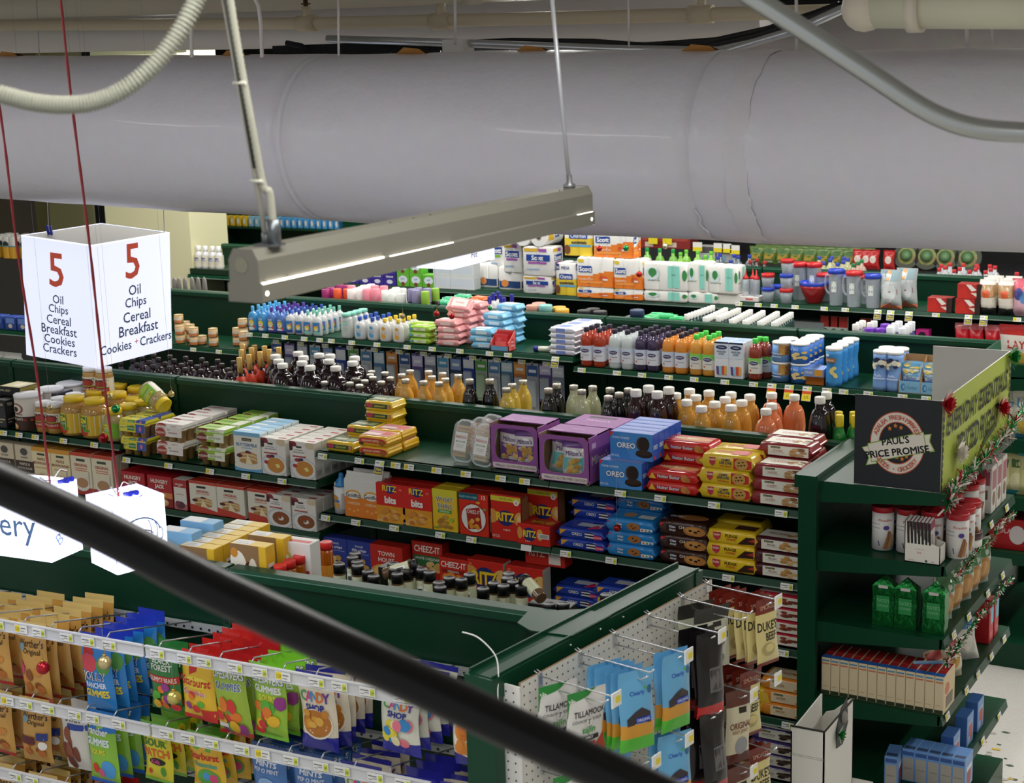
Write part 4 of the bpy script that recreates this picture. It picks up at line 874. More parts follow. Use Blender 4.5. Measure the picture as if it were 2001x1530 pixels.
pile(rp, 727, YF-.0, ZA1, 2, 'red and yellow graham packet at the shelf lip, {l} up', 'graham packets')
pile(rp, 762, YF+.14, ZA1, 2, 'red and yellow graham packet behind the lip pile, {l} up', 'graham packets')
# --- clear clamshell crackers
CLEAR = mat('#eef2f4', .08, alpha=.28, coat=.6, name='clear_plastic')
def clam(two):
    w, h, d = .10, .185, .035; mb = MB(); rim = MB()
    ol = [(math.copysign(abs(math.cos(a))**.5, math.cos(a))*w/2, h/2+math.copysign(abs(math.sin(a))**.4, math.sin(a))*h/2) for a in [i*2*math.pi/24 for i in range(24)]]
    V = [(x, -d, h/2+(z-h/2)*.94) for x, z in ol]+[(x*1.0, -d*.1, z) for x, z in ol]; V = [(v[0]*.92 if i < 24 else v[0], v[1], v[2]) for i, v in enumerate(V)]
    mb.add(V, [tuple(range(24))]+[(i, i+24, (i+1) % 24+24, (i+1) % 24) for i in range(24)], CLEAR, True)
    rim.add([(x*k, -.002, h/2+(z-h/2)*k) for k in (1.05, .97) for x, z in ol], [(i, (i+1) % 24, 24+(i+1) % 24, 24+i) for i in range(24)], mat('#dfe8ee', .15, alpha=.6, coat=.5)); rim.add([(x*k, .002, h/2+(z-h/2)*k) for k in (1.05, .97) for x, z in ol], [(i, 24+i, 24+(i+1) % 24, (i+1) % 24) for i in range(24)], mat('#dfe8ee', .15, alpha=.6, coat=.5))
    cr = MB(); rr = random.Random(4+two)
    for i in range(9): z = .02+i*.016; cr.box(-.034+rr.uniform(-.004, .004), .034+rr.uniform(-.004, .004), -d+.006, -.006, z, z+.012, mat('#c9a468' if not two else '#d9c39a', .7))
    lb = MB().box(-.032, .032, -d-.001, -d, .045, .13, WHITE); lb.front(.064, .085, -d-.001, [('t', .5, .74, .15, '#c05a3c', 'FIREHOOK', .9, .012), ('t', .5, .5, .07, '#5a9a5a', 'ROSEMARY', .6, .008), ('r', .2, .3, .8, .33, '#b9b9b0'), ('r', .25, .2, .75, .23, '#b9b9b0'), ('e', .2, .5, .06, .04, '#6aa06a'), ('e', .8, .5, .06, .04, '#6aa06a')], z0=.045)
    return Kind('cracker_clamshell', 'clamshell pack', [('tray', mb), ('rim', rim), ('cracker', cr), ('label', lb)], w, d, h)
ca, cb = clam(0), clam(1)
lean = (math.radians(-14), 0, 0)
for k, px, Y, dz, lab in ((ca, 893, YF+.05, 0, 'clear clamshell of baked crackers leaning, beside the gap on the shelf'), (cb, 931, YF+.02, 0, 'clear clamshell of pale crackers leaning on the purple case'), (ca, 925, YF+.12, .012, 'clear clamshell leaning second in line behind the pale crackers'), (cb, 944, YF+.19, .012, 'clear clamshell at the back of the leaning ones')):
    k.put(lab, (xof(px, Y, ZA1), Y+.04, ZA1+.004), 0, None, (math.radians(-16), math.radians(5 if k is cb else 3), 0))
# --- purple shelf-ready cases with cracker bags
PUR = '#9a5aa0'
def case_open(w, d, h, bags):
    t_ = .004; mb = MB(); pm = ink(PUR); inner = mat('#8a6f58', .8)
    mb.box(-w/2, -w/2+t_, -d/2, d/2, 0, h, inner, '', {'l': pm, 't': pm, 'f': pm}); mb.box(w/2-t_, w/2, -d/2, d/2, 0, h, inner, '', {'r': pm, 't': pm, 'f': pm}); mb.box(-w/2, w/2, d/2-t_, d/2, 0, h, inner, '', {'k': pm}); mb.box(-w/2, w/2, -d/2, d/2, 0, t_, inner); mb.box(-w/2, w/2, -d/2+.075, d/2, h-t_, h, inner, '', {'t': pm, 'f': pm})
    y0, y1 = -d/2, -d/2+t_; rnd = random.Random(int(w*1e4))
    hole = []
    for i in range(28):
        a = 2*math.pi*i/28; hx = math.copysign(abs(math.cos(a))**.45, math.cos(a))*w*.40; hz = h*.56+math.copysign(abs(math.sin(a))**.45, math.sin(a))*h*.36; hole.append((hx+rnd.uniform(-.0012, .0012), hz+rnd.uniform(-.001, .001)))
    out = []
    for i in range(28):
        a = 2*math.pi*i/28; k = max(abs(math.cos(a)), abs(math.sin(a))); out.append((math.cos(a)/k*w/2, h/2+math.sin(a)/k*h/2))
    mb.add([(x, y0, z) for x, z in out+hole], [(i, (i+1) % 28, 28+(i+1) % 28, 28+i) for i in range(28)], pm); mb.add([(x, y1, z) for x, z in out+hole], [(i, 28+i, 28+(i+1) % 28, (i+1) % 28) for i in range(28)], inner); mb.add([(x, y, z) for y in (y0, y1) for x, z in hole], [(i, 28+i, 28+(i+1) % 28, (i+1) % 28) for i in range(28)], mat('#b08a6a', .8))
    mb.front(w, h, y0, [('r', .05, .035, .95, .15, '#e4dcd6'), ('t', .21, .09, .06, '#6a3a78', 'Milton\'s', .24, .016), ('t', .64, .09, .055, '#7a4a4a', 'GLUTEN FREE CRACKERS', .6, .008)])
    mb.top(w, d-.075, h, [('t', .5, .5, .12, '#d8b8dc', "Milton's", .5, .012), ('r', .1, .1, .3, .16, '#d8b8dc')], -d/2+.075)
    mb.right(d, h, w/2, [('t', .5, .5, .2, '#e4dcd6', "Milton's", .8, .014), ('r', .12, .75, .3, .86, '#d8b8dc')], -d/2)
    return Kind('cracker_case', 'case', [('case', mb)], w, d, h)
c1, w1, h1 = F_(945, 1066, 822, ZA1); c2, w2, h2 = F_(1046, 1160, 848, ZA1)
k1 = case_open(.245, .2, .205, 0); k2 = case_open(.245, .2, .205, 0)
x1, x2 = xof(1006, 5.80, ZA1), xof(1103, 5.715, ZA1)
x2 = max(x2, x1+.247)
k1.put('torn open purple cracker case showing purple bags inside', (x1, 5.80+.1, ZA1)); k2.put('torn open purple cracker case showing teal bags, jutting out past the lip', (x2, 5.715+.1, ZA1))
kc = carton('cracker_case', 'case', .245, .2, .205, PUR, [], [('t', .5, .5, .14, '#d8b8dc', "Milton's", .5, .012), ('r', .2, .72, .75, .86, '#3a2a34')], [('t', .5, .6, .18, '#e4dcd6', "Milton's", .8, .012), ('r', .15, .75, .35, .9, '#d8b8dc')])
kc.put('closed purple cracker case right behind the teal bag case', (x2+.012, 5.715+.305, ZA1)); 
def cr_bag(c1_, c2_, tx, seed): return bag('cracker_bag', 'bag', .125, .165, .045, '#d4d2d4', [('r', .0, .0, 1, .62, c1_), ('t', .5, .73, .12, '#5a2f78', "Milton's", .92, .02)]+blob(0, .5, .42, .26, 14, ['#c9a050', '#b98a3c', '#d9b468'], seed, .6)+[('t', .5, .13, .08, '#efe6f0', tx, .85, .01)], hang=False, bands=[(.86, 1, '#6a3a8c')], flat_top=.1, seed=seed)
bg1 = cr_bag('#7a4a96', 0, 'Multi-Grain', 2); bg2 = cr_bag('#6cc0c4', 0, 'GLUTEN FREE', 3)
for k, x, y, rz, ry, lab in ((bg1, x1-.055, 5.80+.065, 4, 5, 'purple multi-grain cracker bag in the open case, nearer the clamshells'), (bg1, x1+.045, 5.80+.05, -3, -4, 'purple multi-grain cracker bag in the open case, nearer the teal bags'), (bg2, x2-.06, 5.715+.1, 14, 6, 'teal cracker bag slumped sideways in its open purple case'), (bg2, x2+.035, 5.715+.045, -2, -2, 'teal gluten free cracker bag facing out of its open purple case')):
    k.put(lab, (x, y, ZA1+.006), 0, None, (0, math.radians(ry), math.radians(rz)))
# --- fudge covered sandwich cookie cartons
c, w, h = F_(1172, 1254, 908, ZA1); h = .115
oth = [('r', 0, .0, 1, 1, '#4a8fd6'), ('p', [(0, 0), (.5, 0), (.2, 1), (0, 1)], '#3f86d0'), ('p', [(0, 1), (.1, 1), (0, .8)], '#d83a3a'), ('t', .26, .79, .075, '#eef2f6', 'FUDGE COVERED', .4, .008), ('e', .80, .24, .20, .13, '#2a1c16'), ('e', .76, .62, .14, .27, '#4a3a34'), ('e', .8, .62, .13, .27, '#2f231e'), ('e', .8, .3, .19, .1, '#3c2b24'), ('t', .38, .515, .23, '#12307a', 'OREO', .58, .06), ('t', .38, .52, .21, '#f2f4f8', 'OREO', .55, .03), ('t', .12, .12, .09, '#dfe8f4', '100 CAL', .2, .01)]
ok = carton('cookie_carton', 'cookie box', w, .056, h, '#2f63bd', oth, [('r', .1, .2, .9, .8, '#8fa4e0')], [('t', .5, .5, .42, '#dfe8f4', 'OREO', .7, .02), ('p', [(.1, .05), (.6, .05), (.35, .2)], '#d83a3a')], topc='#7f95dc', sidec='#2f5cc4')
put_row(ok, [1213], YF-.01, ZA1, 'blue carton of fudge covered cookies, bottom layer, {r} in line', 'blue fudge cookie cartons', 5, .058)
put_row(ok, [1234], YF+.035, ZA1+h+.001, 'blue carton of fudge covered cookies, top layer, {r} in line', 'blue fudge cookie cartons', 5, .058)
# --- cookie packets
nb = flowpack('cookie_packet', 'cookie packet', .24, .13, .046, '#cf2a22', [('p', [(.07, .15), (.2, .15), (.13, .9)], '#e8b83a'), ('t', .44, .52, .46, '#2a3a86', 'Nutter Butter', .44, .05), ('t', .44, .52, .42, '#f2ece6', 'Nutter Butter', .42, .015), ('e', .74, .5, .07, .42, '#c98a4a'), ('e', .8, .35, .05, .3, '#b9763a')], [('r', .1, .05, .9, .95, '#b8231e'), ('e', .55, .5, .35, .3, '#c9853f'), ('t', .4, .55, .3, '#e8d9c8', 'Nutter Butter', .5, .02)], '#c4231e', .07)
pile(nb, 1312, YF+.0, ZA1, 2, 'red peanut cookie packet at the shelf lip, {l} up', 'red peanut cookie packets')
pile(nb, 1340, YF+.14, ZA1, 4, 'red peanut cookie packet in the back pile, {l} up', 'red peanut cookie packets')
cdx = flowpack('cookie_packet', 'cookie packet', .24, .105, .062, '#e7c52e', [('r', .62, 0, .94, 1, '#c8322a'), ('p', [(.18, .9), (.3, .9), (.29, .35), (.24, .1), (.19, .35)], '#c23c4a'), ('t', .24, .72, .2, '#f4ead0', 'Keebler', .12, .02), ('t', .48, .74, .24, '#3a2a5e', 'CHIPS', .26, .03), ('t', .48, .48, .24, '#3a2a5e', 'DELUXE', .28, .03), ('t', .48, .2, .2, '#c8502a', 'Soft Batch', .28, .02), ('e', .76, .5, .12, .52, '#c99a50'), ('e', .72, .62, .02, .06, dk), ('e', .79, .7, .02, .06, dk), ('e', .76, .4, .02, .07, dk), ('e', .82, .45, .018, .06, dk), ('e', .71, .35, .018, .05, dk)], [('r', .55, .1, .95, .9, '#c9462e'), ('t', .4, .5, .4, '#c8502a', 'CHIPS', .3, .02)], '#d9bd2a', .09)
pile(cdx, 1417, YF+.005, ZA1, 3, 'yellow and red chocolate chip cookie packet at the lip, {l} up', 'yellow chip cookie packets')
pile(cdx, 1442, YF+.125, ZA1, 3, 'yellow and red chocolate chip cookie packet behind, {l} up', 'yellow chip cookie packets', rz=4)
def bc(name, base, body, cookc, tcol, title, seed=0):
    return flowpack('cookie_packet', 'cookie packet', .235, .125, .055, base, [('r', .2, .02, .93, 1, body), ('r', .25, .72, .42, .92, '#3a4030'), ('t', .335, .82, .12, '#cfc890', 'Best Choice', .14, .008), ('t', .38, .5, .2, tcol, title, .3, .014), ('r', .26, .3, .5, .34, '#a9a59a')]+blob(0, .73, .5, .16, 9, cookc, seed, 2.2), [('r', .12, .05, .95, .95, body), ('t', .4, .5, .25, tcol, title, .3, .012)]+blob(0, .72, .5, .14, 6, cookc, seed+1, 1.5), base, .07)
cl = bc('c', '#8e2a30', '#e8e4d6', ['#b98a58', '#8a5f38', '#c9a070'], '#b0473a', 'CLASSIC', 3)
pile(cl, 1520, YF+.005, ZA1, 3, 'cream and dark red classic cookie packet at the lip, {l} up', 'classic cookie packets')
pile(cl, 1530, YF+.14, ZA1, 4, 'cream and dark red classic cookie packet behind the lip pile, {l} up', 'classic cookie packets')
pile(cl, 1545, YF+.27, ZA1, 4, 'cream and dark red classic cookie packet against the back panel, {l} up', 'classic cookie packets')
# ================================================================== run A, second shelf
def F2(xl, xr, yt, z=ZA2): return fit(xl, xr, yt, YF, z)
# hot cereal boxes
c, w, h = F2(68, 104, 876, ZA2b)
qk = carton('cereal_box', 'box', w, .06, h, '#cfc2a8', [('r', 0, .34, 1, .62, '#3c2a22'), ('e', .5, .84, .2, .09, '#4a4a48'), ('t', .5, .7, .05, '#4a3a30', 'QUAKER', .6, .012), ('t', .5, .54, .065, '#e6dcc8', 'MAPLE &', .7, .012), ('t', .5, .44, .055, '#e6dcc8', 'BROWN SUGAR', .8, .012), ('e', .5, .15, .46, .17, '#b98a5c')]+blob(0, .5, .15, .3, 8, ['#d9b88a', '#8a3a2a', '#c9a070'], 3, .5))
put_row(qk, [15, 53, -24], YF, ZA2b, 'tan and dark brown oatmeal box, {n} from the maple sugar boxes', 'tan oatmeal boxes')
ms = carton('cereal_box', 'box', w, .06, h, '#e8dab0', [('r', 0, .9, 1, 1, '#d99a34'), ('r', .3, .81, .7, .86, '#2c3a28'), ('t', .5, .72, .065, '#8a3a24', 'MAPLE', .6, .02), ('t', .5, .62, .065, '#8a3a24', 'BROWN SUGAR', .9, .02), ('r', .15, .5, .85, .52, '#c98a5a'), ('e', .5, .2, .42, .2, '#d9c8a8'), ('e', .5, .22, .36, .14, '#b9875a'), ('e', .12, .12, .14, .08, '#b5442c'), ('e', .8, .32, .04, .2, '#b9b6b0')], topc='#d99a34')
put_row(ms, [86, 123], YF, ZA2b, 'maple brown sugar oatmeal box with orange top, {n} from the aisle end', 'maple oatmeal boxes', 2)
og = carton('cereal_box', 'box', w*1.05, .06, h, '#e6dcc0', [('r', 0, .92, 1, 1, '#c8402a'), ('r', 0, 0, 1, .18, '#b5382a'), ('r', .28, .8, .72, .86, '#3a4a34'), ('t', .5, .71, .07, '#b0402c', 'ORIGINAL', .8, .02), ('r', .2, .62, .8, .64, '#d07a5a'), ('r', .2, .57, .8, .59, '#d07a5a'), ('e', .52, .26, .36, .17, '#e9e4da'), ('e', .52, .29, .3, .12, '#b98a62'), ('e', .86, .42, .03, .16, '#c8c6c2')], topc='#c8402a')
put_row(og, [163, 204], YF, ZA2b, 'red topped original oatmeal box, {n} from the aisle end', 'red topped oatmeal boxes', 2)
c, w, h = F2(290, 340, 931, ZA2b); w *= .96
hj = carton('pancake_mix_box', 'box', w, .07, h, '#b3202a', [('t', .5, .82, .13, '#efe6da', 'HUNGRY', .84, .03), ('t', .5, .64, .16, '#f3ece2', 'JACK', .86, .05), ('r', 0, .3, 1, .48, '#d98a4a'), ('t', .5, .4, .07, '#f4ead8', 'COMPLETE', .7, .01), ('r', 0, 0, 1, .3, '#8c1d22'), ('e', .5, .16, .34, .14, '#d3a55a'), ('e', .5, .2, .3, .08, '#e6c88a')])
put_row(hj, [263, 315], YF, ZA2b, 'deep red pancake mix box with white lettering, {n} from the aisle end', 'deep red pancake mix boxes', 2)
nw = carton('pancake_mix_box', 'box', w*.5, .07, h*.97, '#e6e2d8', [('r', 0, .74, 1, 1, '#b02a2e'), ('t', .5, .84, .06, '#f0e6da', 'HUNGRY', .8, .02), ('t', .5, .78, .05, '#f0e6da', 'JACK', .7, .02), ('r', .2, .5, .8, .53, '#d8a0a0'), ('r', 0, 0, 1, .2, '#b86a6a'), ('e', .5, .16, .36, .12, '#5a2a3a'), ('e', .3, .22, .2, .07, '#7a3448')], sidec='#b02a2e')
nw.put('narrow red and white pancake mix box between red boxes and pancake picture boxes', (xof(354, YF, ZA2b), YF+.035, ZA2b))
c, w, h = F2(372, 428, 943, ZA2b); w *= .94
op = carton('pancake_mix_box', 'box', w, .07, h, '#e8e4d4', [('r', 0, .92, 1, 1, '#c83e2c'), ('p', [(0, 0), (1, 0), (1, .1), (.5, .2), (0, .26)], '#c8402e'), ('r', .28, .79, .62, .86, '#2c2c22'), ('t', .5, .69, .085, '#c0442e', 'ORIGINAL', .74, .02), ('r', .25, .6, .75, .62, '#d08a70')]+stack_pic(.5, .33, 1.05), topc='#c83e2c', sidec='#d9d4c4', side=[('r', 0, .92, 1, 1, '#c83e2c'), ('r', .2, .3, .8, .8, '#c9c4b4')])
put_row(op, [399, 453, 514], YF, ZA2b, 'cream original pancake mix box with red top, {n} from the aisle end', 'cream original pancake mix boxes', 2)
c, w, h = F2(525, 570, 966, ZA2b)
dm = white_mix('pancake_mix_box', w*1.02, h, '#8a5028', False)
put_row(dm, [547, 596], YF-.02, ZA2b, 'white pancake mix box picturing a chocolate pancake, {n} column, {r} row', 'chocolate pancake mix boxes', 3)
# canned cheese
c, w, h = F2(650, 673, 935)
cc = canister('cheese_can', 'can', w/2*1.05, h*.74, '#e4e6e6', '#dfe2e4', [('e', .35, .6, .2, .14, '#c98f3c'), ('e', .4, .35, .2, .12, '#d8a24a'), ('r', .15, .46, .6, .54, '#3a72b8'), ('r', .72, .2, .98, .8, '#c9cbcc'), ('p', [(.0, .95), (.2, .95), (.05, .8)], '#d83a3a')], lidh=.03)
nz = MB().lathe([(w*.42, h*.74), (w*.36, h*.8), (w*.2, h*.86), (w*.16, h*.98), (.0001, h)], mat('#3f8fd0', .35), 12); cc.parts.append(('nozzle', nz.mesh('nozzle'))); cc.h = h
put_row(cc, [648, 661], YF, ZA2, 'white cheese spray can with blue nozzle, {n} column, {r} row', 'cheese spray cans', 2, .055, skip={(1, 0, 0)})
cc.put('white cheese spray can with blue nozzle, set back nearest the pancake boxes', (xof(645, YF+.03, ZA2)-.0, YF+.06, ZA2)) if False else None
# fish shaped crackers cartons (gable top)
def gable(w, h):
    mb = MB(); d = .055; o = ink('#e8842c'); wt = ink('#e3e1dc')
    mb.box(-w/2, w/2, -d/2, d/2, 0, h*.45, o); mb.box(-w/2, w/2, -d/2, d/2, h*.45, h*.82, wt); mb.prism([(-d/2, h*.82), (d/2, h*.82), (.004, h*.93), (.003, h), (-.003, h), (-.004, h*.93)], 0, -w/2, w/2, wt)
    mb.front(w, h*.82, -d/2, [('r', 0, 0, 1, .5, '#e8842c'), ('e', .5, .62, .42, .13, '#e8a83c'), ('e', .5, .6, .38, .1, '#efeeea'), ('t', .5, .6, .11, '#2a2a2c', 'Goldfish', .86, .02), ('t', .5, .38, .07, '#f3ddb8', 'CHEDDAR', .7, .014), ('e', .25, .2, .07, .03, '#f0b060'), ('e', .5, .16, .07, .03, '#f0b060'), ('e', .72, .21, .07, .03, '#f0b060')])
    return Kind('cracker_carton', 'carton', [('cracker_carton', mb)], w, d, h)
c, w, h = F2(676, 711, 925)
gf = gable(w, h); put_row(gf, [693, 728], YF-.0, ZA2, 'orange and white gable-top cracker carton, {n} from the red boxes, {r} row', 'orange cracker cartons', 2)
c, w, h = F2(785, 846, 952); w *= .93
rbx = carton('cracker_box', 'box', w, .06, h, '#d42a24', [('r', 0, 0, 1, .43, '#e39a2a'), ('e', .5, .87, .2, .115, '#23337e'), ('t', .48, .88, .15, '#f0d02c', 'RITZ', .5, .03), ('t', .5, .585, .19, '#f2eeea', 'bits', .8, .05), ('p', [(.0, .12), (.5, .4), (1, .25), (1, .0), (0, 0)], '#eaa630')]+blob(0, .5, .2, .26, 14, ['#d98f3c', '#e6b062', '#c87a34'], 5, .5)+[('e', .88, .88, .06, .03, '#e66a5a'), ('t', .12, .05, .05, '#f4e8d0', '30 PACK', .2, .01)], sidec='#b9a03a', topc='#c82822')
put_row(rbx, [765, 817], YF-.01, ZA2, 'red and orange mini cracker box, {n} from the yellow box, {r} row', 'red and orange mini cracker boxes', 2)
c, w, h = F2(847, 898, 956); w *= .94
wt = carton('cracker_box', 'box', w, .06, h, '#e9c02c', [('r', .0, .8, 1, 1, '#d9cf3c'), ('t', .5, .76, .13, '#f6f3e2', 'WHEAT', .72, .05), ('t', .5, .76, .115, '#4a6a7a', 'WHEAT', .68, .012), ('t', .5, .6, .13, '#f6f3e2', 'THINS', .66, .05), ('t', .5, .6, .115, '#4a6a7a', 'THINS', .62, .012), ('r', .22, .44, .78, .52, '#4aa04a'), ('t', .5, .48, .045, '#f3f3e2', 'ORIGINAL', .5, .01)]+blob(0, .48, .23, .24, 12, ['#b98a3c', '#c99a4a', '#a87830'], 7, .55)+[('e', .78, .3, .08, .05, '#9ac04a'), ('r', .05, .06, .25, .1, '#8aa03a')], sidec='#c9a020', topc='#d9b82a')
put_row(wt, [871], YF-.015, ZA2, 'yellow wheat cracker box, {r} in line', 'yellow wheat cracker boxes', 2)
c, w, h = F2(899, 958, 963); w *= .95
cz = carton('cracker_box', 'box', w, .07, h, '#d8321f', [('r', 0, .84, .68, 1, '#1f5a6a'), ('t', .33, .91, .05, '#9ad0d8', 'BAKED WITH CHEESE', .6, .01), ('t', .86, .93, .09, '#f2ece6', '12', .2, .02), ('e', .5, .42, .46, .36, '#a8241c'), ('e', .5, .42, .42, .33, '#e9e6e2'), ('p', [(.25, .62), (.72, .7), (.78, .2), (.3, .14)], '#a82a22'), ('t', .5, .57, .085, '#f2ece6', 'CHEEZ-IT', .44, .014)]+blob(0, .52, .32, .16, 9, ['#e39a34', '#d98a2a', '#efb04a'], 4, .8)+[('e', .68, .8, .07, .03, '#e3a83a'), ('e', .9, .66, .06, .03, '#8aa04a')], sidec='#b02a1c', topc='#b42a1c', side=[('r', .2, .1, .9, .5, '#d9d4cc')])
put_row(cz, [927], YF-.02, ZA2, 'red cracker box with white disc and snack bag picture, {r} in line', 'red snack bag cracker boxes', 2)
c, w, h = F2(960, 1021, 966); w *= .95
def ritz_front(fam): return ([('r', 0, .86, 1, .97, '#d9cf3c'), ('t', .52, .915, .07, '#8a7a2a', 'family size', .5, .008), ('e', .86, .86, .09, .065, '#f2eee6'), ('t', .86, .86, .06, '#8a3a2a', '6', .1, .02)] if fam else [])+[('e', .03, .52, .2, .16, '#d99c4a'), ('e', .98, .5, .2, .16, '#e0a652'), ('e', 1.0, .5, .12, .1, '#ecc890'), ('e', .5, .5, .28, .17, '#23306e'), ('t', .5, .52, .2, '#a83a1a', 'RITZ', .62, .07), ('t', .49, .525, .195, '#efd02c', 'RITZ', .6, .035), ('t', .52, .24, .055, '#f2e6dc', 'original', .32, .012), ('t', .17, .09, .06, '#e8cfc0', '100 CAL', .26, .008)]
def clampd(L):
    o = []
    for d in L:
        if d[0] == 'e' and (d[1]-d[3] < 0 or d[1]+d[3] > 1):
            n = 16; pl = [(min(1, max(0, d[1]+d[3]*math.cos(2*math.pi*i/n))), d[2]+d[4]*math.sin(2*math.pi*i/n)) for i in range(n)]; o.append(('p', pl, d[5]))
        else: o.append(d)
    return o
rz = carton('cracker_box', 'box', w, .07, h, '#cf2a20', clampd(ritz_front(True)), sidec='#8a3a2a', topc='#a02a1e', side=[('r', .15, .3, .9, .95, '#9a6a4a')])
rz.put('tall red cracker box with blue oval standing at the shelf lip', (xof(990, YF-.02, ZA2), YF+.015, ZA2))
rz.put('tall red cracker box with blue oval set back in shadow behind small box', (xof(1062, YF+.13, ZA2), YF+.165, ZA2))
c, w, h = F2(1010, 1073, 1022)
rs = carton('cracker_box', 'box', w, .1, h, '#d42a20', [('e', .08, .55, .08, .3, '#d99c4a'), ('e', .38, .52, .2, .34, '#23306e'), ('t', .38, .54, .34, '#efd02c', 'RITZ', .4, .04), ('e', .7, .55, .1, .28, '#e0a652'), ('r', .66, .38, .98, .62, '#d8d6d0'), ('r', .7, .42, .94, .58, '#a8a8a4'), ('t', .32, .18, .09, '#f2d8cc', 'original', .2, .01)], [('e', .5, .5, .2, .3, '#8a2a1c'), ('t', .5, .5, .3, '#d9b02a', 'RITZ', .4, .03), ('e', .85, .5, .12, .25, '#c98a3c')], sidec='#a8281c', topc='#c2281c')
rs.put('small red cracker box on its side in front of the tall red boxes', (xof(1043, YF-.03, ZA2), YF+.02, ZA2))
oreo = flowpack('cookie_packet', 'cookie packet', .245, .13, .046, '#2340a8', [('p', [(.1, .2), (.24, .95), (.1, .95)], '#e3a83a'), ('t', .44, .55, .44, '#141c5a', 'OREO', .28, .06), ('t', .44, .55, .4, '#dfe4f0', 'OREO', .26, .02), ('r', .6, .1, .78, .95, '#1d2a5a'), ('r', .6, .25, .78, .42, '#e6e4e0'), ('r', .6, .62, .78, .78, '#e6e4e0'), ('r', .78, .1, .94, .7, '#d02a5a'), ('t', .86, .4, .2, '#f3d8e0', 'DOUBLE', .13, .012)], [('r', .1, .05, .55, .95, '#2c48b0'), ('r', .35, .3, .8, .75, '#c9cfdc'), ('p', [(.6, .05), (.95, .05), (.95, .8), (.7, .6)], '#d02a5a')], '#2338a0', .1)
pile(oreo, 1134, YF-.005, ZA2, 2, 'dark blue sandwich cookie packet by the lip of second shelf, {l} up', 'dark blue sandwich cookie packets')
pile(oreo, 1160, YF+.14, ZA2, 4, 'dark blue sandwich cookie packet in the shaded back pile, {l} up', 'dark blue sandwich cookie packets')
ca_ = flowpack('cookie_packet', 'cookie packet', .235, .13, .056, '#2a86cf', [('p', [(.06, .75), (.14, .95), (.05, .95)], '#d83a3a'), ('t', .3, .62, .34, '#1c3a78', 'Chips', .24, .06), ('t', .3, .62, .3, '#e6ecf2', 'Chips', .22, .03), ('t', .3, .3, .3, '#1c3a78', 'Ahoy!', .26, .06), ('t', .3, .3, .27, '#e6ecf2', 'Ahoy!', .24, .03), ('e', .58, .52, .13, .4, '#a8703c'), ('e', .55, .6, .02, .07, dk), ('e', .62, .45, .02, .07, dk), ('e', .58, .32, .02, .06, dk), ('r', .72, .1, .95, .45, '#e6e6e2'), ('e', .76, .28, .02, .09, '#d84a3a'), ('e', .83, .28, .02, .09, '#4a9a4a'), ('e', .9, .28, .02, .09, '#3a6ac0')], [('r', .1, .1, .9, .9, '#2f8fd8'), ('e', .4, .5, .12, .3, '#b98a58'), ('r', .6, .2, .9, .6, '#dfe2dc')], '#2478c0', .08)
pile(ca_, 1233, YF-.01, ZA2, 3, 'light blue chip cookie packet by the lip, {l} up', 'light blue chip cookie packets')
pile(ca_, 1250, YF+.13, ZA2, 4, 'light blue chip cookie packet in the tall shaded back pile, {l} up', 'light blue chip cookie packets')
ch = flowpack('cookie_packet', 'cookie packet', .225, .13, .062, '#3a2018', [('p', [(.06, .6), (.15, .95), (.05, .95)], '#d83a3a'), ('t', .3, .62, .3, '#2a5aa8', 'Chips', .22, .06), ('t', .3, .62, .27, '#e6ecf2', 'Chips', .2, .03), ('t', .3, .33, .26, '#e6ecf2', 'Ahoy!', .2, .03), ('t', .58, .66, .26, '#e9e2d4', 'CHUNKY', .34, .02), ('e', .74, .42, .22, .46, '#b5793c'), ('e', .7, .5, .14, .3, '#cc9450'), ('e', .76, .36, .04, .1, dk), ('e', .66, .46, .035, .1, dk), ('e', .82, .52, .03, .08, dk)], [('e', .6, .5, .3, .35, '#a8703c'), ('t', .3, .5, .3, '#e6ecf2', 'CHUNKY', .3, .02)], '#2c1812', .06)
pile(ch, 1334, YF-.005, ZA2, 3, 'dark brown chunky cookie packet, {l} up', 'brown chunky cookie packets')
fu = flowpack('cookie_packet', 'cookie packet', .225, .11, .058, '#e8c428', [('p', [(.14, .95), (.3, .95), (.29, .4), (.22, .1), (.15, .4)], '#c23c4a'), ('t', .22, .7, .22, '#f4ead0', 'Keebler', .12, .02), ('t', .5, .68, .3, '#3a2418', 'FUDGE', .26, .03), ('t', .5, .35, .22, '#c8502a', 'STRIPES', .28, .02), ('p', [(.62, .0), (.78, .75), (.95, .9), (.95, 0)], '#3a2016'), ('p', [(.82, .4), (.95, .3), (.95, .8)], '#b5342a')], [('r', .1, .1, .9, .9, '#d8b424'), ('r', .5, .2, .9, .8, '#4a2c1c')], '#d9b424', .07)
pile(fu, 1428, YF-.005, ZA2, 3, 'yellow fudge cookie packet, {l} up at the lip', 'yellow fudge cookie packets')
pile(fu, 1440, YF+.13, ZA2, 3, 'yellow fudge cookie packet in the shaded back pile, {l} up', 'yellow fudge cookie packets')
bp_ = bc('b', '#4a1c24', '#e4e0d2', ['#c99a58', '#b98748', '#d9b070'], '#6a3a34', 'PECAN', 8)
pile(bp_, 1522, YF+.0, ZA2, 3, 'maroon and white pecan cookie packet, {l} up', 'pecan cookie packets')
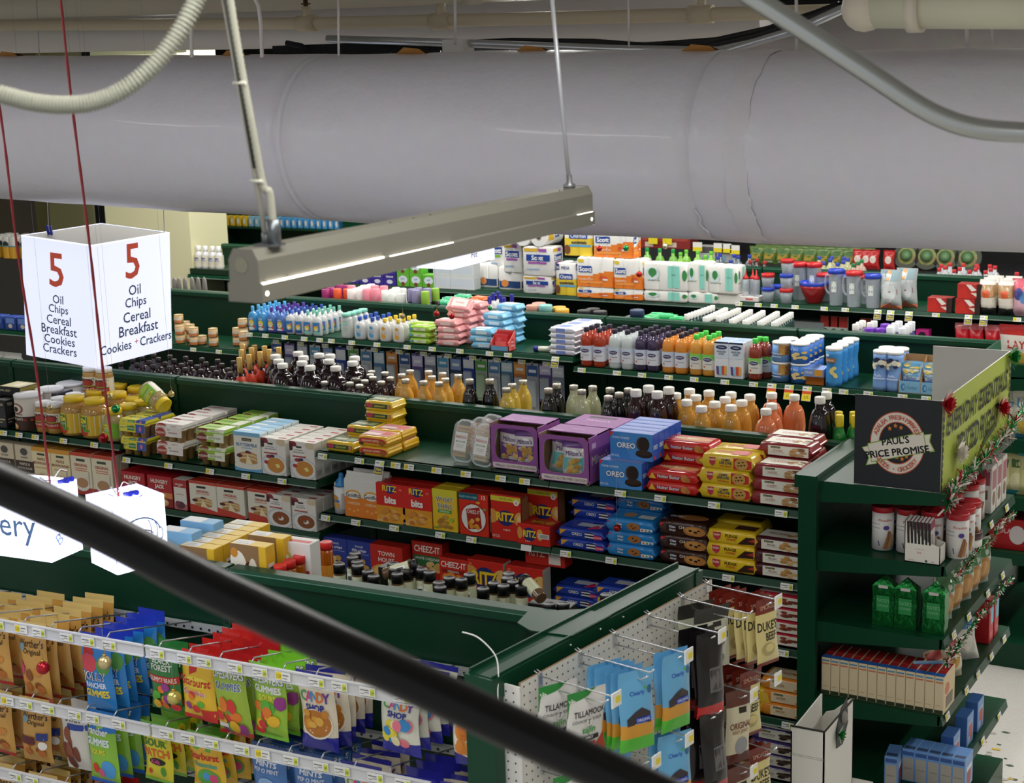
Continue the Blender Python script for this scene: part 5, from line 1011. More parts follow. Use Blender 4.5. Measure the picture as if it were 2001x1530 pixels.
# ================================================================== run A, lower shelves
def F3(xl, xr, yt, z=ZA3): return fit(xl, xr, yt, YF, z)
c, w, h = F3(680, 727, 1062)
tr = carton('cracker_box', 'box', w, .06, h, '#2c3f9a', [('t', .5, .84, .07, '#dfe2ee', 'triscuit', .6, .01), ('t', .5, .71, .12, '#eef0f4', 'thin crisps', .92, .02), ('r', .1, .6, .9, .62, '#8f9acc')]+blob(0, .5, .25, .3, 12, ['#d9b46a', '#c99a4a', '#e3c890'], 3, .6), topc='#24347e')
put_row(tr, [657, 704], YF+.02, ZA3, 'dark blue thin crisps box, {n} from the aisle end', 'dark blue thin crisps boxes')
c, w, h = F3(727, 790, 1068)
th = carton('cracker_box', 'box', w, .07, h, '#c8281f', [('t', .5, .76, .13, '#f2ece2', 'TOWN', .66, .02), ('t', .5, .58, .13, '#f2ece2', 'HOUSE', .78, .02), ('e', .5, .2, .5, .26, '#e0a24a'), ('e', .5, .24, .4, .18, '#ecc27a')], topc='#a8241c', side=[('r', .2, .1, .9, .6, '#d9d4cc')])
th.put('red cracker box with white serif lettering beside the blue thin crisps', (xof(757, YF, ZA3), YF+.035, ZA3))
c, w, h = F3(806, 866, 1070)
ws = carton('cracker_box', 'box', w, .06, h, '#b82a20', [('t', .5, .82, .17, '#efe6dc', 'CHEEZ-IT', .84, .02), ('r', .05, .38, .95, .66, '#2f6a3c'), ('t', .5, .58, .07, '#e6efe0', 'WHITE CHEDDAR', .8, .012)]+blob(0, .62, .3, .25, 10, ['#e3c27a', '#d9b060'], 2, .7), topc='#7a1c16')
ws.put('red cracker box with green white-cheddar panel, set back', (xof(837, YF+.06, ZA3), YF+.09, ZA3))
c, w, h = F3(859, 914, 1088)
oz = carton('cracker_box', 'box', w, .07, h, '#cf2c20', [('t', .5, .82, .17, '#f2ece4', 'CHEEZ-IT', .88, .02), ('r', .1, .58, .9, .68, '#8a2018'), ('t', .5, .63, .06, '#f2e4d4', 'ORIGINAL', .6, .012)]+blob(0, .5, .38, .3, 12, ['#e8923a', '#d97f2a', '#f0a850'], 6, .6), topc='#a02018')
oz.put('red original cheese cracker box in front of the green panelled one', (xof(888, YF-.03, ZA3), YF+.005, ZA3))
c, w, h = F3(916, 986, 1093)
rl = carton('cracker_box', 'box', w*.98, .075, h*1.0, '#d02a20', clampd([('e', .06, .6, .24, .26, '#d99c4a'), ('e', .97, .55, .26, .28, '#e6b868'), ('e', .5, .52, .32, .32, '#23306e'), ('t', .5, .54, .36, '#8a2a1a', 'RITZ', .72, .07), ('t', .49, .545, .35, '#efd02c', 'RITZ', .7, .035), ('p', [(.04, .92), (.14, .92), (.09, .8)], '#e66a5a')]), topc='#a8241c', sidec='#c9c4bc', side=[('r', .1, .1, .9, .9, '#bdb8b0')])
put_row(rl, [950, 1026], YF-.03, ZA3, 'large red cracker box on the low shelf behind spice jars, {n} from the aisle end', 'large low red cracker boxes')
rb = carton('cracker_box', 'box', w*1.05, .075, h*.62, '#b8281e', [('r', .6, .1, .9, .5, '#e0d8d0'), ('t', .3, .5, .3, '#e9c8b8', 'RITZ', .4, .02)]); rb.put('red cracker box lying on top of the tall back boxes under the shelf', (xof(1064, YF+.02, ZA3+.2), YF+.06, ZA3+h+.002))
pile(oreo, 1210, YF+.0, ZA3, 3, 'blue sandwich cookie packet on the low shelf near corner plate, {l} up', 'low blue cookie packets')
pile(oreo, 1128, YF+.05, ZA3, 2, 'blue sandwich cookie packet low down behind the tipped spice jar, {l} up', 'low blue cookie packets')
rc = bc('r', '#b8263a', '#e6e2d4', ['#8a4030', '#a8553c', '#7a3828'], '#b8383a', 'OATMEAL', 12)
pile(rc, 1524, YF+.0, ZA3, 4, 'bright red oatmeal cookie packet under the second shelf, {l} up', 'bright red oatmeal cookie packets')
pile(fu, 1455, YF+.08, ZA3, 1, 'yellow cookie packet low on the shelf behind the jerky, {l} one', None)
tb = flowpack('cookie_packet', 'cookie packet', .2, .12, .11, '#e2b82a', [('r', .15, .1, .7, .6, '#3aa0a0')]+blob(0, .45, .4, .25, 10, ['#8a5a2c', '#3aa0a0', '#b9763a'], 5, .8), [('r', .2, .2, .7, .8, '#3a9a94')], '#d9b028', .1)
tb.put('yellow and teal cookie bag behind the pegboard bags', (xof(1462, YF, ZA4), YF+.06, ZA4))
orp = bc('o', '#e08a2a', '#e6d4b0', ['#c98a3c', '#b97a30'], '#8a4a24', 'GINGER', 15)
pile(orp, 1536, YF, ZA4, 3, 'orange cookie packet above the white floor stand, {l} up', 'orange cookie packets')
pp = bc('p', '#4a3a78', '#d8d6c8', ['#3a2c28', '#5a4638'], '#5a5a50', 'SANDWICH', 18)
pile(pp, 1512, YF, ZA5, 5, 'purple cookie packet low beside the white floor stand, {l} up', 'purple cookie packets')
# ================================================================== back of run A: bottles and jars peeking over the top
ZAB = H-1.85                                       # shelf they stand on
def T(l, ox, oy, k): return [(ox+x/k, oy+y/k) for x, y in l]
hb = .24
dbt = bottle('syrup_bottle', 'bottle', .037, hb, '#2a161a', '#2a2020', neck=.36, caph=.09, sh=.58, ribs=3, n=12)
cols = [238, 270, 301, 333, 364, 395, 425, 452]
Xs = [xof(px, 6.30, ZAB+hb) for px in cols]
k_ = 0
for ci, X in enumerate(sorted(Xs, reverse=True)):
    for r in range(4):
        dbt.put('dark brown ribbed plastic bottle, %s column from the gold-necked bottles, %s row back' % (ORD[ci], ORD[r]), (X-.0+.01*(r % 2), 6.29+r*.084, ZAB), 0, 'dark brown plastic bottles')
gold = mat('#c9a560', .3, .75)
gb = bottle('cider_bottle', 'bottle', .034, .27, '#1a1c16', gold, neck=.34, caph=.25, sh=.5, n=12, capr=.0155)
col = MB().lathe([(.0345, .125), (.0345, .16), (.024, .175), (.0165, .186)], ink('#d8482c'), 12); gb.parts.append(('neck_label', col.mesh('neck_label')))
put_tops(gb, T([(70, 75), (145, 52), (232, 30), (98, 12), (165, -2), (212, -25), (310, 10), (378, -5), (290, -30), (120, -35), (360, -40)], 450, 680, 4), ZAB, 'gold-necked sparkling cider bottle with orange collar, {n} from the white-capped grape juice', 'gold-necked cider bottles')
big = bottle('juice_bottle', 'bottle', .068, .30, '#1d0d12', '#eceae4', neck=.36, caph=.07, sh=.56, n=16, capr=.028, label=[('r', 0, 0, 1, 1, '#d8d2c4')], lz=(.05, .3))
put_tops(big, T([(330, 115), (425, 90), (495, 65), (570, 40), (655, 140), (640, 75), (710, 50), (725, 115), (815, 90), (880, 60), (870, 130), (955, 105), (1025, 75)], 450, 680, 4), ZAB, 'big dark grape juice bottle with white cap, {n} from the small jars', 'big dark grape juice bottles')
silver = mat('#c9c4b8', .3, .6)
def kjar(body, lab='#d9d2bd', band='#9a4a3a'):
    return jar('juice_jar', 'bottle', .041, .235, body, silver, [('r', 0, 0, 1, 1, lab), ('r', 0, .8, 1, 1, band), ('t', .5, .5, .2, '#7a3a34', 'JUST JUICE', .8, .01), ('r', .2, .2, .8, .28, '#b9ab90')], (.1, .42), lab, lidh=.07, lidr=.5, sh=.62, waist=.08, n=14)
kr = kjar('#2c1218'); ko = kjar('#efb548'); kk = kjar('#0f0d10'); ky = kjar('#eecb52'); kc_ = kjar('#cfd3a8', '#dcd9c0', '#4a6a4a')
A2 = lambda l: T(l, 450, 680, 4); A3 = lambda l: T(l, 850, 740, 4.447); A4 = lambda l: T(l, 1200, 720, 4.447)
put_tops(kr, A2([(750, 262), (890, 255), (1010, 288), (965, 225), (1040, 190), (1110, 228), (1170, 195), (1180, 262), (1050, 252), (1275, 168), (1250, 230)]), ZAB, 'dark red juice jar with silver lid, {n} from the orange juice', 'dark red juice jars')
put_tops(ko, A2([(1370, 245), (1340, 205), (1405, 175), (1515, 260), (1575, 220), (1550, 180), (1630, 268), (1680, 238), (1660, 195), (1780, 210)]), ZAB, 'orange juice jar with silver lid, {n} from the pair of black jars', 'orange juice jars')
put_tops(kk, A3([(300, 5), (475, 5)]), ZAB, 'black cherry juice jar between orange and yellow jars, {n} from the yellow', 'black juice jars by the orange ones')
put_tops(ky, A3([(620, 82), (670, 46), (765, 15)]), ZAB, 'yellow juice jar with silver lid, {n} counted from the aisle end', 'yellow juice jars')
put_tops(kk, A3([(985, 85), (1058, 45)]), ZAB, 'black juice jar standing before the blue goods, {n} from the clear jars', 'black juice jars by the clear ones')
put_tops(kc_, A3([(1205, 58), (1275, 98), (1370, 65)]), ZAB, 'pale clear juice jar, {n} counted from the aisle end', 'pale juice jars')
put_tops(kk, A3([(1515, 82), (1515, 150), (1600, 122), (1680, 85)]), ZAB, 'black juice jar next to white-capped red juice, {n} counted from the aisle end', 'black juice jars by red juice')
def wj(body, lab='#e6e0cc'): return bottle('juice_bottle', 'bottle', .046, .26, body, '#f0efe8', neck=.5, caph=.085, sh=.6, ribs=2, label=[('r', 0, 0, 1, 1, lab), ('e', .5, .5, .3, .3, '#a8463a'), ('r', .1, .1, .9, .2, '#5a8a4a')], lz=(.06, .36), n=14, capr=.0255)
wr_, wa = wj('#2c0f12'), wj('#e2a845')
put_tops(wr_, A4([(190, 185), (300, 150), (375, 200), (475, 163)]), ZAB, 'dark red juice bottle with white cap, {n} from the amber juice', 'dark red white-capped bottles')
put_tops(wa, A4([(430, 255), (535, 215), (600, 270), (655, 178), (710, 232), (760, 328), (825, 193), (875, 290), (965, 250), (1015, 320), (1015, 208), (1110, 278), (1180, 228)]), ZAB, 'amber apple juice bottle with white cap, {n} from the pink grapefruit juice', 'amber apple juice bottles')
pk = bottle('juice_bottle', 'bottle', .052, .285, '#f28a58', '#f0efe8', neck=.42, caph=.08, sh=.58, ribs=2, n=14, capr=.024, label=[('r', 0, 0, 1, 1, '#e6dfb8'), ('e', .6, .5, .3, .35, '#d88a5a')], lz=(.05, .34))
put_tops(pk, A4([(1320, 352), (1357, 318), (1425, 183), (1622, 198)]), ZAB, 'pink grapefruit juice bottle with white cap, {n} counted from the aisle end', 'pink grapefruit juice bottles')
pr = bottle('juice_bottle', 'bottle', .048, .33, '#170c10', '#f0efe8', neck=.42, caph=.07, sh=.62, ribs=0, n=14, capr=.023, label=[('r', 0, 0, 1, 1, '#e6e2bc'), ('r', .2, .62, .8, .8, '#3a3a30'), ('t', .5, .4, .16, '#3a4a70', 'PRUNE', .6, .012)], lz=(.1, .46), lcol='#e6e2bc')
put_tops(pr, A4([(1790, 248), (1842, 210)]), ZAB, 'black prune juice bottle with white cap, {n} counted from the aisle end', 'prune juice bottles')
lj = bottle('lemon_juice_bottle', 'bottle', .030, .27, '#2a9a3c', '#e6cf2a', neck=.5, caph=.16, sh=.66, n=12, label=[('r', 0, 0, 1, 1, '#e9e6c0'), ('t', .5, .5, .3, '#2a7a3a', 'LIME', .6, .014)], lz=(.1, .5), lcol='#e9e6c0')
put_tops(lj, [(1641, 811), (1647, 804), (1672, 812), (1668, 805)], ZAB, 'green lime juice bottle with yellow cap, {n} from the end frame', 'lime juice bottles')
# ================================================================== run B, first shelf
YFB = 8.245
def FB(xl, xr, yt, z): return fit(xl, xr, yt, YFB, z)
cat_ = canister('food_can', 'can', .033, .062, '#c9a878', '#b9a070', [('r', 0, .12, 1, .42, '#d8824a'), ('r', 0, .42, 1, .72, '#e6dcc8')], lidh=.06, n=14)
for ci, (px, n, y_) in enumerate(((471, 2, 0), (458, 2, .1), (411, 2, .02), (388, 1, .04), (373, 2, .0), (366, 2, .09), (346, 2, .02), (345, 3, .1), (357, 2, .18), (470, 3, .12))):
    for l in range(n): cat_.put('small orange and tan food can, %s layer, in the %s stack from the shampoo bottles' % (ORD[l], ORD[ci]), (xof(px, YFB+y_, ZB0), YFB+.04+y_, ZB0+l*.0625), 0, 'small food cans')
def shamp(body, capc, pic, r=.043, h=.17, sx=.92, sy=.55, lab=True):
    k = bottle('shampoo_bottle', 'bottle', r, h, body, capc, neck=.36, caph=.17, sh=.6, sx=sx, sy=sy, n=16, capr=r*.36*.62*1.15)
    l = MB(); cyl(l, r*1.0, h*.05, h*.5, pic, 2.0, sx, sy); k.parts.append(('label', l.mesh('label'))); return k
ylw = '#f0cf3c'
pic1 = [('e', .5, .58, .26, .26, ylw), ('e', .5, .5, .16, .14, '#f4f0e0'), ('e', .5, .52, .08, .04, '#b0382c'), ('e', .5, .15, .3, .13, '#e9e6e0'), ('t', .5, .93, .12, '#f2f2f2', 'KIDS', .6, .02), ('e', .75, .3, .1, .1, '#d84a3a')]
s1_ = shamp('#4aa0dc', '#5ab0e6', pic1); s2_ = shamp('#5a86cc', '#5a3a9a', pic1+[('r', .05, 0, .95, .12, '#4a2a8a')])
pic3 = [('r', .1, .05, .9, 1, '#3a86c8'), ('e', .5, .5, .26, .22, ylw), ('e', .5, .44, .14, .1, '#f4f0e0'), ('r', .1, .05, .9, .25, '#2c4a9a'), ('e', .7, .75, .1, .08, '#d86a8a')]
pic4 = [('r', .1, .05, .9, 1, '#3a86c8'), ('e', .5, .5, .26, .22, ylw), ('e', .5, .44, .14, .1, '#f4f0e0'), ('r', .1, .05, .9, .25, '#8fd0c0'), ('e', .7, .75, .1, .08, '#d86a8a')]
s3_ = shamp('#e6e6e6', '#2f4fa8', pic3, .040, .165); s4_ = shamp('#e6e8e8', '#7fc8b4', pic4, .040, .165)
for k, px, lab in ((s1_, [492, 510], 'sky blue'), (s2_, [529, 547], 'blue bottle with violet cap'), (s3_, [565, 583], 'white bottle with navy cap'), (s4_, [600, 618], 'white bottle with mint cap')):
    put_row(k, px, YFB, ZB1, 'kids bath wash, %s, {n} column from the aisle end, {r} row' % lab, 'kids bath wash bottles', 5, .062)
s5_ = bottle('lotion_bottle', 'bottle', .044, .165, '#e3e8e4', '#86cfbc', neck=.62, caph=.1, sh=.82, sx=1, sy=.55, n=16, label=None); l = MB(); cyl(l, .044, .02, .1, [('e', .5, .8, .24, .16, '#9ad8c8'), ('t', .5, .8, .1, '#f2f6f4', 'baby', .3, .014), ('r', .25, .45, .75, .5, '#9ac8bc'), ('r', .25, .3, .75, .34, '#9ac8bc')], 1.8, 1, .55); s5_.parts.append(('label', l.mesh('label')))
put_row(s5_, [675], YFB, ZB1, 'white flat lotion bottle with mint print, {r} in line', 'white mint lotion bottles', 4, .062)
def blw(capc, pcol):
    k = bottle('baby_wash_bottle', 'bottle', .042, .15, '#ececea', capc, neck=.3, caph=.15, sh=.62, sx=1, sy=.55, n=16, waist=0, capr=.0135)
    l = MB(); cyl(l, .042, .012, .085, [('e', .5, .85, .16, .14, pcol), ('t', .5, .58, .12, pcol, 'baby wash', .6, .012), ('e', .5, .25, .2, .16, pcol), ('e', .38, .34, .1, .1, pcol), ('r', .3, .45, .7, .48, pcol)], 2.0, 1, .55); k.parts.append(('label', l.mesh('label'))); return k
put_row(blw('#2f55b8', '#5aa8d8'), [701, 726], YFB-.005, ZB1, 'blue-capped white baby wash bottle, {n} column from the yellow caps, {r} row', 'blue capped baby wash', 4, .062)
put_row(blw('#ecc93a', '#e3a83c'), [750, 776], YFB-.005, ZB1, 'yellow-capped white baby wash bottle, {n} column from the aisle end, {r} row', 'yellow capped baby wash', 4, .062)
gw = wipes('wipes_pack', .165, .09, .038, '#9cc840', [('r', .2, .2, .8, .8, '#cfe08a')], [('r', .25, .2, .8, .8, '#e6efc8'), ('t', .5, .5, .3, '#5a8a2a', 'WIPES', .4, .01), ('e', .12, .5, .08, .3, '#5aa8d8')], 2)
for y_ in (0, 1):
    for l in range(3): gw.put('lime green wipes pack, %s up in the %s stack' % (ORD[l], ('front', 'rear')[y_]), (xof(819, YFB+y_*.1, ZB1), YFB+.05+y_*.1, ZB1+l*.039), 0, 'lime wipes packs')
pw = wipes('wipes_pack', .17, .1, .042, '#e8a0a0', [('r', .2, .1, .8, .9, '#f0d4cc'), ('t', .5, .5, .2, '#c85a6a', 'WIPES', .4, .01)], [('r', .3, .2, .75, .8, '#f2d8d0')], 4); bw = wipes('wipes_pack', .17, .1, .042, '#7fbfe2', [('r', .2, .1, .8, .9, '#d8ecf4'), ('t', .5, .5, .2, '#3a8ac8', 'baby', .4, .01)], [('r', .3, .2, .75, .8, '#d8ecf4')], 6)
rr = random.Random(5)
for (kind, nm, px, y_, n) in ((pw, 'pink', 872, 0, 4), (pw, 'pink', 898, .11, 5), (pw, 'pink', 922, .22, 6), (bw, 'pale blue', 938, 0, 3), (bw, 'pale blue', 966, .115, 5), (bw, 'pale blue', 990, .225, 6)):
    for l in range(n): kind.put('%s wipes pack, %s up in the %s pile from the shelf lip' % (nm, ORD[l], ORD[int(y_/.1)]), (xof(px, YFB+y_, ZB1)+rr.uniform(-.012, .012), YFB+.06+y_, ZB1+l*.041), rr.uniform(-.12, .12), nm+' wipes packs')
pw.put('pink wipes pack tossed at an angle on top of the pink pile', (xof(897, YFB+.12, ZB1), YFB+.16, ZB1+.225), 0, None, (math.radians(35), math.radians(6), .2))
rbx_ = MB(); w = .13; d = .09; h = .12; c_ = ink('#d8625c')
rbx_.prism([(-d/2, 0), (d/2, 0), (d/2, h), (-d/2, h*.45)], 0, w/2-.004, w/2, c_); rbx_.prism([(-d/2, 0), (d/2, 0), (d/2, h), (-d/2, h*.45)], 0, -w/2, -w/2+.004, c_); rbx_.box(-w/2, w/2, -d/2, -d/2+.004, 0, h*.3, c_); rbx_.box(-w/2, w/2, d/2-.004, d/2, 0, h, c_); rbx_.box(-w/2, w/2, -d/2, d/2, 0, .004, c_)
rbx_.right(d, h, w/2, [('e', .55, .35, .25, .3, '#c23c40'), ('t', .55, .45, .14, '#f0d8d4', 'baby', .4, .012), ('t', .55, .28, .14, '#f0d8d4', 'bites', .4, .012)], -d/2); rbx_.front(w, h, -d/2, [('r', .05, .04, .95, .26, '#6aa8d0')])
Xr = xof(977, YFB-.01, ZB1); t = thing('snack_tray', 'open red display tray in front of the blue wipes piles', 'tray', (Xr, YFB+.03, ZB1)); link('tray', rbx_, t)
pch = bag('snack_pouch', 'pouch', .1, .105, .014, '#c8282c', [('r', .1, .2, .9, .5, '#d85a54')], hang=False, seed=4)
for i in range(5): pch.put('red snack pouch leaning in the red tray, %s from the shelf lip' % ORD[i], (Xr-.004, YFB-.002+i*.014, ZB1+.005), 0, 'red pouches in the tray', (math.radians(-12), 0, 0))
ws_ = wipes('wipes_pack', .185, .11, .034, '#e3e4ec', [('r', .3, .05, .65, .95, '#8f9fdc'), ('t', .5, .5, .2, '#4a5ab0', 'sensitive', .3, .01)], [('r', .28, .1, .62, .9, '#7f92d8'), ('r', .68, .2, .9, .8, '#d8d4e6')], 8)
for y_ in range(3):
    for l in range(5 if y_ else 5): ws_.put('white and blue striped wipes pack, %s up, %s pile going back' % (ORD[l], ORD[y_]), (xof(1098, YFB, ZB1)+y_*.008, YFB+.06+y_*.115, ZB1+l*.034), 0, 'white and blue striped wipes')
tu = MB().tube([(0, 0, .018), (.03, .0, .018)], .018, ink('#1f2a8a'), 12).tube([(.03, 0, .018), (.12, .02, .018)], .017, ink('#dfe0d0'), 12); o = link('cream_tube', tu, None, (xof(1043, YFB+.05, ZB1), YFB+.06, ZB1)); tag(o, 'cream tube with navy cap lying by the striped wipes', 'tube')
# rehydration drinks
def ped(liq, capc, lab2='#dfe0ea', tint='#c8d4ea'):
    L = [('r', 0, 0, 1, 1, lab2), ('r', 0, .62, 1, 1, tint), ('e', .5, .68, .34, .16, '#e6e6f0'), ('e', .5, .68, .31, .13, '#3a3464'), ('t', .5, .68, .11, '#e6e6f0', 'Pedialyte', .56, .012), ('r', .3, .36, .8, .4, '#8f92a8'), ('e', .3, .2, .06, .06, '#c8483a')]
    return bottle('rehydration_bottle', 'bottle', .040, .235, liq, capc, neck=.5, caph=.11, sh=.68, sx=1, sy=.8, n=14, label=L, lz=(.16, .54), lcol=lab2, span=2.2, capr=.017)
pd = [('#b5432c', '#2c2638', 'cherry red', [1143, 1168], 3), ('#d6dee0', '#2c2638', 'clear', [1198, 1223], 3), ('#3f3450', '#2c2638', 'dark grape', [1249, 1273], 4), ('#ea983e', '#2c2638', 'orange', [1303, 1328], 4)]
for liq, cp, nm, px, n in pd: put_row(ped(liq, cp), px, YFB-.005, ZB1r, nm+' rehydration drink with dark cap, {n} column from the aisle end, {r} row', nm+' rehydration drinks', n, .068)
gl = [('r', 0, 0, 1, .55, '#e6e2d2'), ('r', 0, .5, 1, 1, '#6fcf4a')]
put_row(ped('#e6a444', '#4ac84a', '#e6e2d8', '#7fd45a'), [1357, 1382], YFB-.005, ZB1r, 'apple rehydration drink with green cap, {n} column from the aisle end, {r} row', 'apple rehydration drinks', 3, .068)
put_row(ped('#9a4232', '#4ac84a', '#e6e2d8', '#7fd45a'), [1472], YFB-.005, ZB1r, 'dark red rehydration drink with green cap, {r} in line', 'dark red rehydration drinks', 2, .068)
put_row(ped('#9a4232', '#4ac84a', '#e6e2d8', '#7fd45a'), [1492], YFB+.06, ZB1r, 'dark red rehydration drink with green cap, next to the snack canisters', None, 1)
c, w, h = FB(1396, 1424, 668, ZB1r)
fp = carton('freezer_pop_box', 'box', w*.98, .075, h, '#e3e6ee', [('r', 0, .95, 1, 1, '#2c3450'), ('r', 0, .55, 1, .95, '#d4e0f0'), ('e', .5, .85, .4, .06, '#2c3464'), ('t', .5, .85, .045, '#e6e6f0', 'Pedialyte', .66, .012), ('t', .5, .73, .05, '#2c3040', 'FREEZER', .7, .014), ('t', .5, .66, .05, '#2c3040', 'POPS', .5, .014), ('p', [(.16, .1), (.34, .08), (.3, .32), (.12, .33)], '#6a4a8a'), ('p', [(.34, .08), (.52, .1), (.5, .33), (.3, .32)], '#8fc8e0'), ('p', [(.52, .1), (.7, .09), (.7, .34), (.5, .33)], '#d8504a'), ('p', [(.7, .09), (.86, .1), (.88, .33), (.7, .34)], '#e8b04a')], topc='#9fb4d0')
put_row(fp, [1410, 1438], YFB-.005, ZB1r, 'tall white freezer pop carton, {n} from the aisle end, {r} row', 'freezer pop cartons', 2)
# snack canisters
c, w, h = FB(1503, 1539, 668, ZB1r)
def puff(base, L): return canister('snack_canister', 'canister', w/2*.96, h*.49, base, '#f0efec', L, lidh=.1)
pa = puff('#6fa0dc', [('r', .5, .4, 1, 1, '#b98a4a')]+blob(0, .75, .7, .2, 8, ['#c99a50', '#8a5a2c'], 3)+[('t', .35, .5, .12, '#e6eef8', 'Arrowroot', .6, .012), ('r', .1, .3, .6, .34, '#dfe8f4')]); pb_ = puff('#2f6fc0', blob(0, .6, .5, .3, 8, ['#e0bd6a', '#e8d08a'], 4, .7)+[('t', .35, .8, .14, '#e6eef8', 'Lil Bits', .5, .012)])
put_row(pa, [1521], YFB-.005, ZB1r, 'light blue snack canister with white lid, {l} of the stack, {r} in line', 'light blue snack canisters', 2, None, layers=2)
put_row(pb_, [1557], YFB-.01, ZB1r, 'dark blue snack canister picturing banana, {l} of the stack, {r} in line', 'dark blue snack canisters', 4, .078, layers=2)
ot = MB(); ot.box(-.055, .055, -.035, .035, .0, .05, mat('#c8702a', .3, coat=.4)); ot.prism([(-.05, .048), (.05, .048), (.05, .096), (-.05, .09)], 0, -.058, .058, ink('#7f9fdc')); ot.front(.116, .045, -.05, [('r', .55, .1, .95, .9, '#e0a03c'), ('t', .28, .5, .3, '#e6ecf8', 'PEAR', .4, .012)], .048); o = link('food_tub_pack', ot, None, (xof(1588, YFB-.01, ZB1r), YFB+.05, ZB1r)); tag(o, 'orange baby food tub pair in a blue sleeve', 'tub pack')
c, w, h = FB(1609, 1640, 680, ZB1r)
def tallc(base, L): return canister('snack_canister', 'canister', w/2*1.0, h, base, '#f2f2f0', L, lidh=.07, waist=.12)
tc1 = tallc('#3f8fd0', [('r', .15, .68, .7, .8, '#a86a3c'), ('t', .42, .74, .06, '#f0e6d8', 'BANANA', .4, .01)]+[('e', .6+.1*math.cos(i), .3+.09*i/2, .10, .05, '#e8d88a', 10) for i in range(6)]+[('e', .3, .88, .1, .04, '#dfeaf4'), ('e', .3, .1, .08, .03, '#1f4a7a')])
put_row(tc1, [1624], YFB-.015, ZB1r, 'tall blue banana puffs canister, {r} in line going back', 'tall banana puffs canisters', 4, w*1.04)
tc2 = tallc('#7fa6e0', blob(0, .5, .72, .3, 12, ['#2c3050', '#e8e6d8', '#f0e6c0'], 6, .5)+[('t', .45, .42, .07, '#e8eefa', 'Puffs', .5, .012), ('r', .2, .32, .75, .35, '#dfe6f6')])
put_row(tc2, [1717, 1743], YFB-.01, ZB1r, 'tall pale blue blueberry puffs canister, {n} from the aisle end, {r} row', 'tall blueberry puffs canisters', 2, w*1.04)
trm = MB()
c, w, h = FB(1755, 1797, 745, ZB1r)
cy = ink('#86bede'); kr_ = mat('#a8825a', .8)
trm.box(-w/2, w/2, -.06, -.056, 0, h, cy, '', {'k': kr_}); trm.box(-w/2, w/2, .056, .06, 0, h*3, kr_)
for sx_ in (-1, 1): trm.prism([(-.06, 0), (.06, 0), (.06, h*3), (.02, h*2.6), (-.06, h)], 0, sx_*w/2-.002, sx_*w/2+.002, kr_)
trm.box(-w/2, w/2, -.06, .06, 0, .003, kr_); trm.front(w, h, -.06, [('e', .2, .5, .1, .3, '#3a78b0'), ('e', .22, .5, .06, .2, '#86bede'), ('t', .62, .5, .3, '#5a9ac8', 'Gerber', .5, .012)])
trk = Kind('snack_tray', 'tray', [('snack_tray', trm)], w, .12, h)
yb = bag('yogurt_melts_pouch', 'pouch', w*.92, .155, .035, '#cfe0ee', [('r', .03, .55, .97, 1, '#6fb0dc')]+blob(0, .5, .82, .36, 12, ['#f0dc8a', '#f0ead0', '#e8cc5a'], 5, .35)+[('t', .5, .5, .1, '#2f5a9a', 'Gerber', .7, .014), ('r', .08, .36, .92, .44, '#4a78c0'), ('r', .2, .24, .8, .27, '#c8b0c0'), ('e', .3, .12, .08, .04, '#c86a8a')], hang=False, seed=9, flat_top=.08)
for i, px in enumerate((1776, 1818)):
    x = xof(px, YFB-.02, ZB1r); trk.put('light blue shelf tray of melt pouches, ' + ('one in full view', 'one cut off by the white board')[i], (x, YFB+.05, ZB1r))
    for r in range(3): yb.put('yogurt melts pouch standing in the %s tray, %s from the front' % (('first', 'second')[i], ORD[r]), (x, YFB+.02+r*.03, ZB1r+.004), 0, 'yogurt melts pouches')
# hanging toiletries under the first shelf of run B, seen between the runs
def card(w, h, col, col2, blis):
    mb = MB().box(-w/2, w/2, -.001, .001, -h, 0, ink(col)); mb.front(w, h, -.001, [('r', .05, .72, .95, .95, col2), ('r', .2, .8, .8, .86, '#e6e6ea'), ('e', .5, .97, .08, .02, '#1a1a1e')], z0=-h)
    b = MB().bbox(-w*.36, w*.36, -.03, -.0015, -h*.92, -h*.34, .008, mat(blis, .12, alpha=.6, coat=.5)); return Kind('hanging_card', 'blister card', [('card', mb), ('blister', b)], w, .03, h)
cols_ = [('#6a5a9a', '#c8c0e0', '#b9c4d0'), ('#3a4a6a', '#8aa0d0', '#c0c8d4'), ('#c8ccd4', '#5a8ab8', '#dfe4ea'), ('#b0b4bc', '#3a5a9a', '#d4dae2'), ('#d0d4da', '#58a0c8', '#dfe8ee'), ('#a8b8a8', '#5aa048', '#b8d0b0'), ('#c87a3a', '#e0a060', '#d8dce2'), ('#8a90a8', '#d0d4e2', '#d8dce6'), ('#3a50a8', '#dfe2ea', '#c8d0e8'), ('#5a8ab0', '#d0e0ea', '#c0d0dc')]
zc = H-1.90
i = 0
for px in range(540, 1110, 25):
    c0, c1_, c2_ = cols_[(i*7+3) % 10]; kd = card(.085, .24+.03*(i % 3), c0, c1_, c2_)
    x = xof(px, 8.36, zc); o = kd.put('hanging toiletry card under the baby goods shelf, %s along from the strip light' % (ORD[i] if i < 20 else 'twenty-'+ORD[i-20]), (x, 8.36, zc), 0, 'hanging toiletry cards')
    i += 1
pegb = thing('peg_bar', 'long hook bar under the baby goods shelf holding toiletry cards', 'rail', (xof(825, 8.5, zc), 8.6, zc+.01)); link('bar', MB().box(-1.3, 1.25, 0, .02, -.01, .01, GREEN), pegb)
for j in range(23): link('hook', MB().tube([(xof(540+25*j, 8.36, zc)-pegb.location.x, 0, 0), (xof(540+25*j, 8.36, zc)-pegb.location.x, -.26, 0)], .003, STEEL, 5), pegb)
for j in range(12):
    link('price_tag', TAGS[0], pegb, (xof(540+48*j, 8.34, zc)-pegb.location.x, -.262, .012))
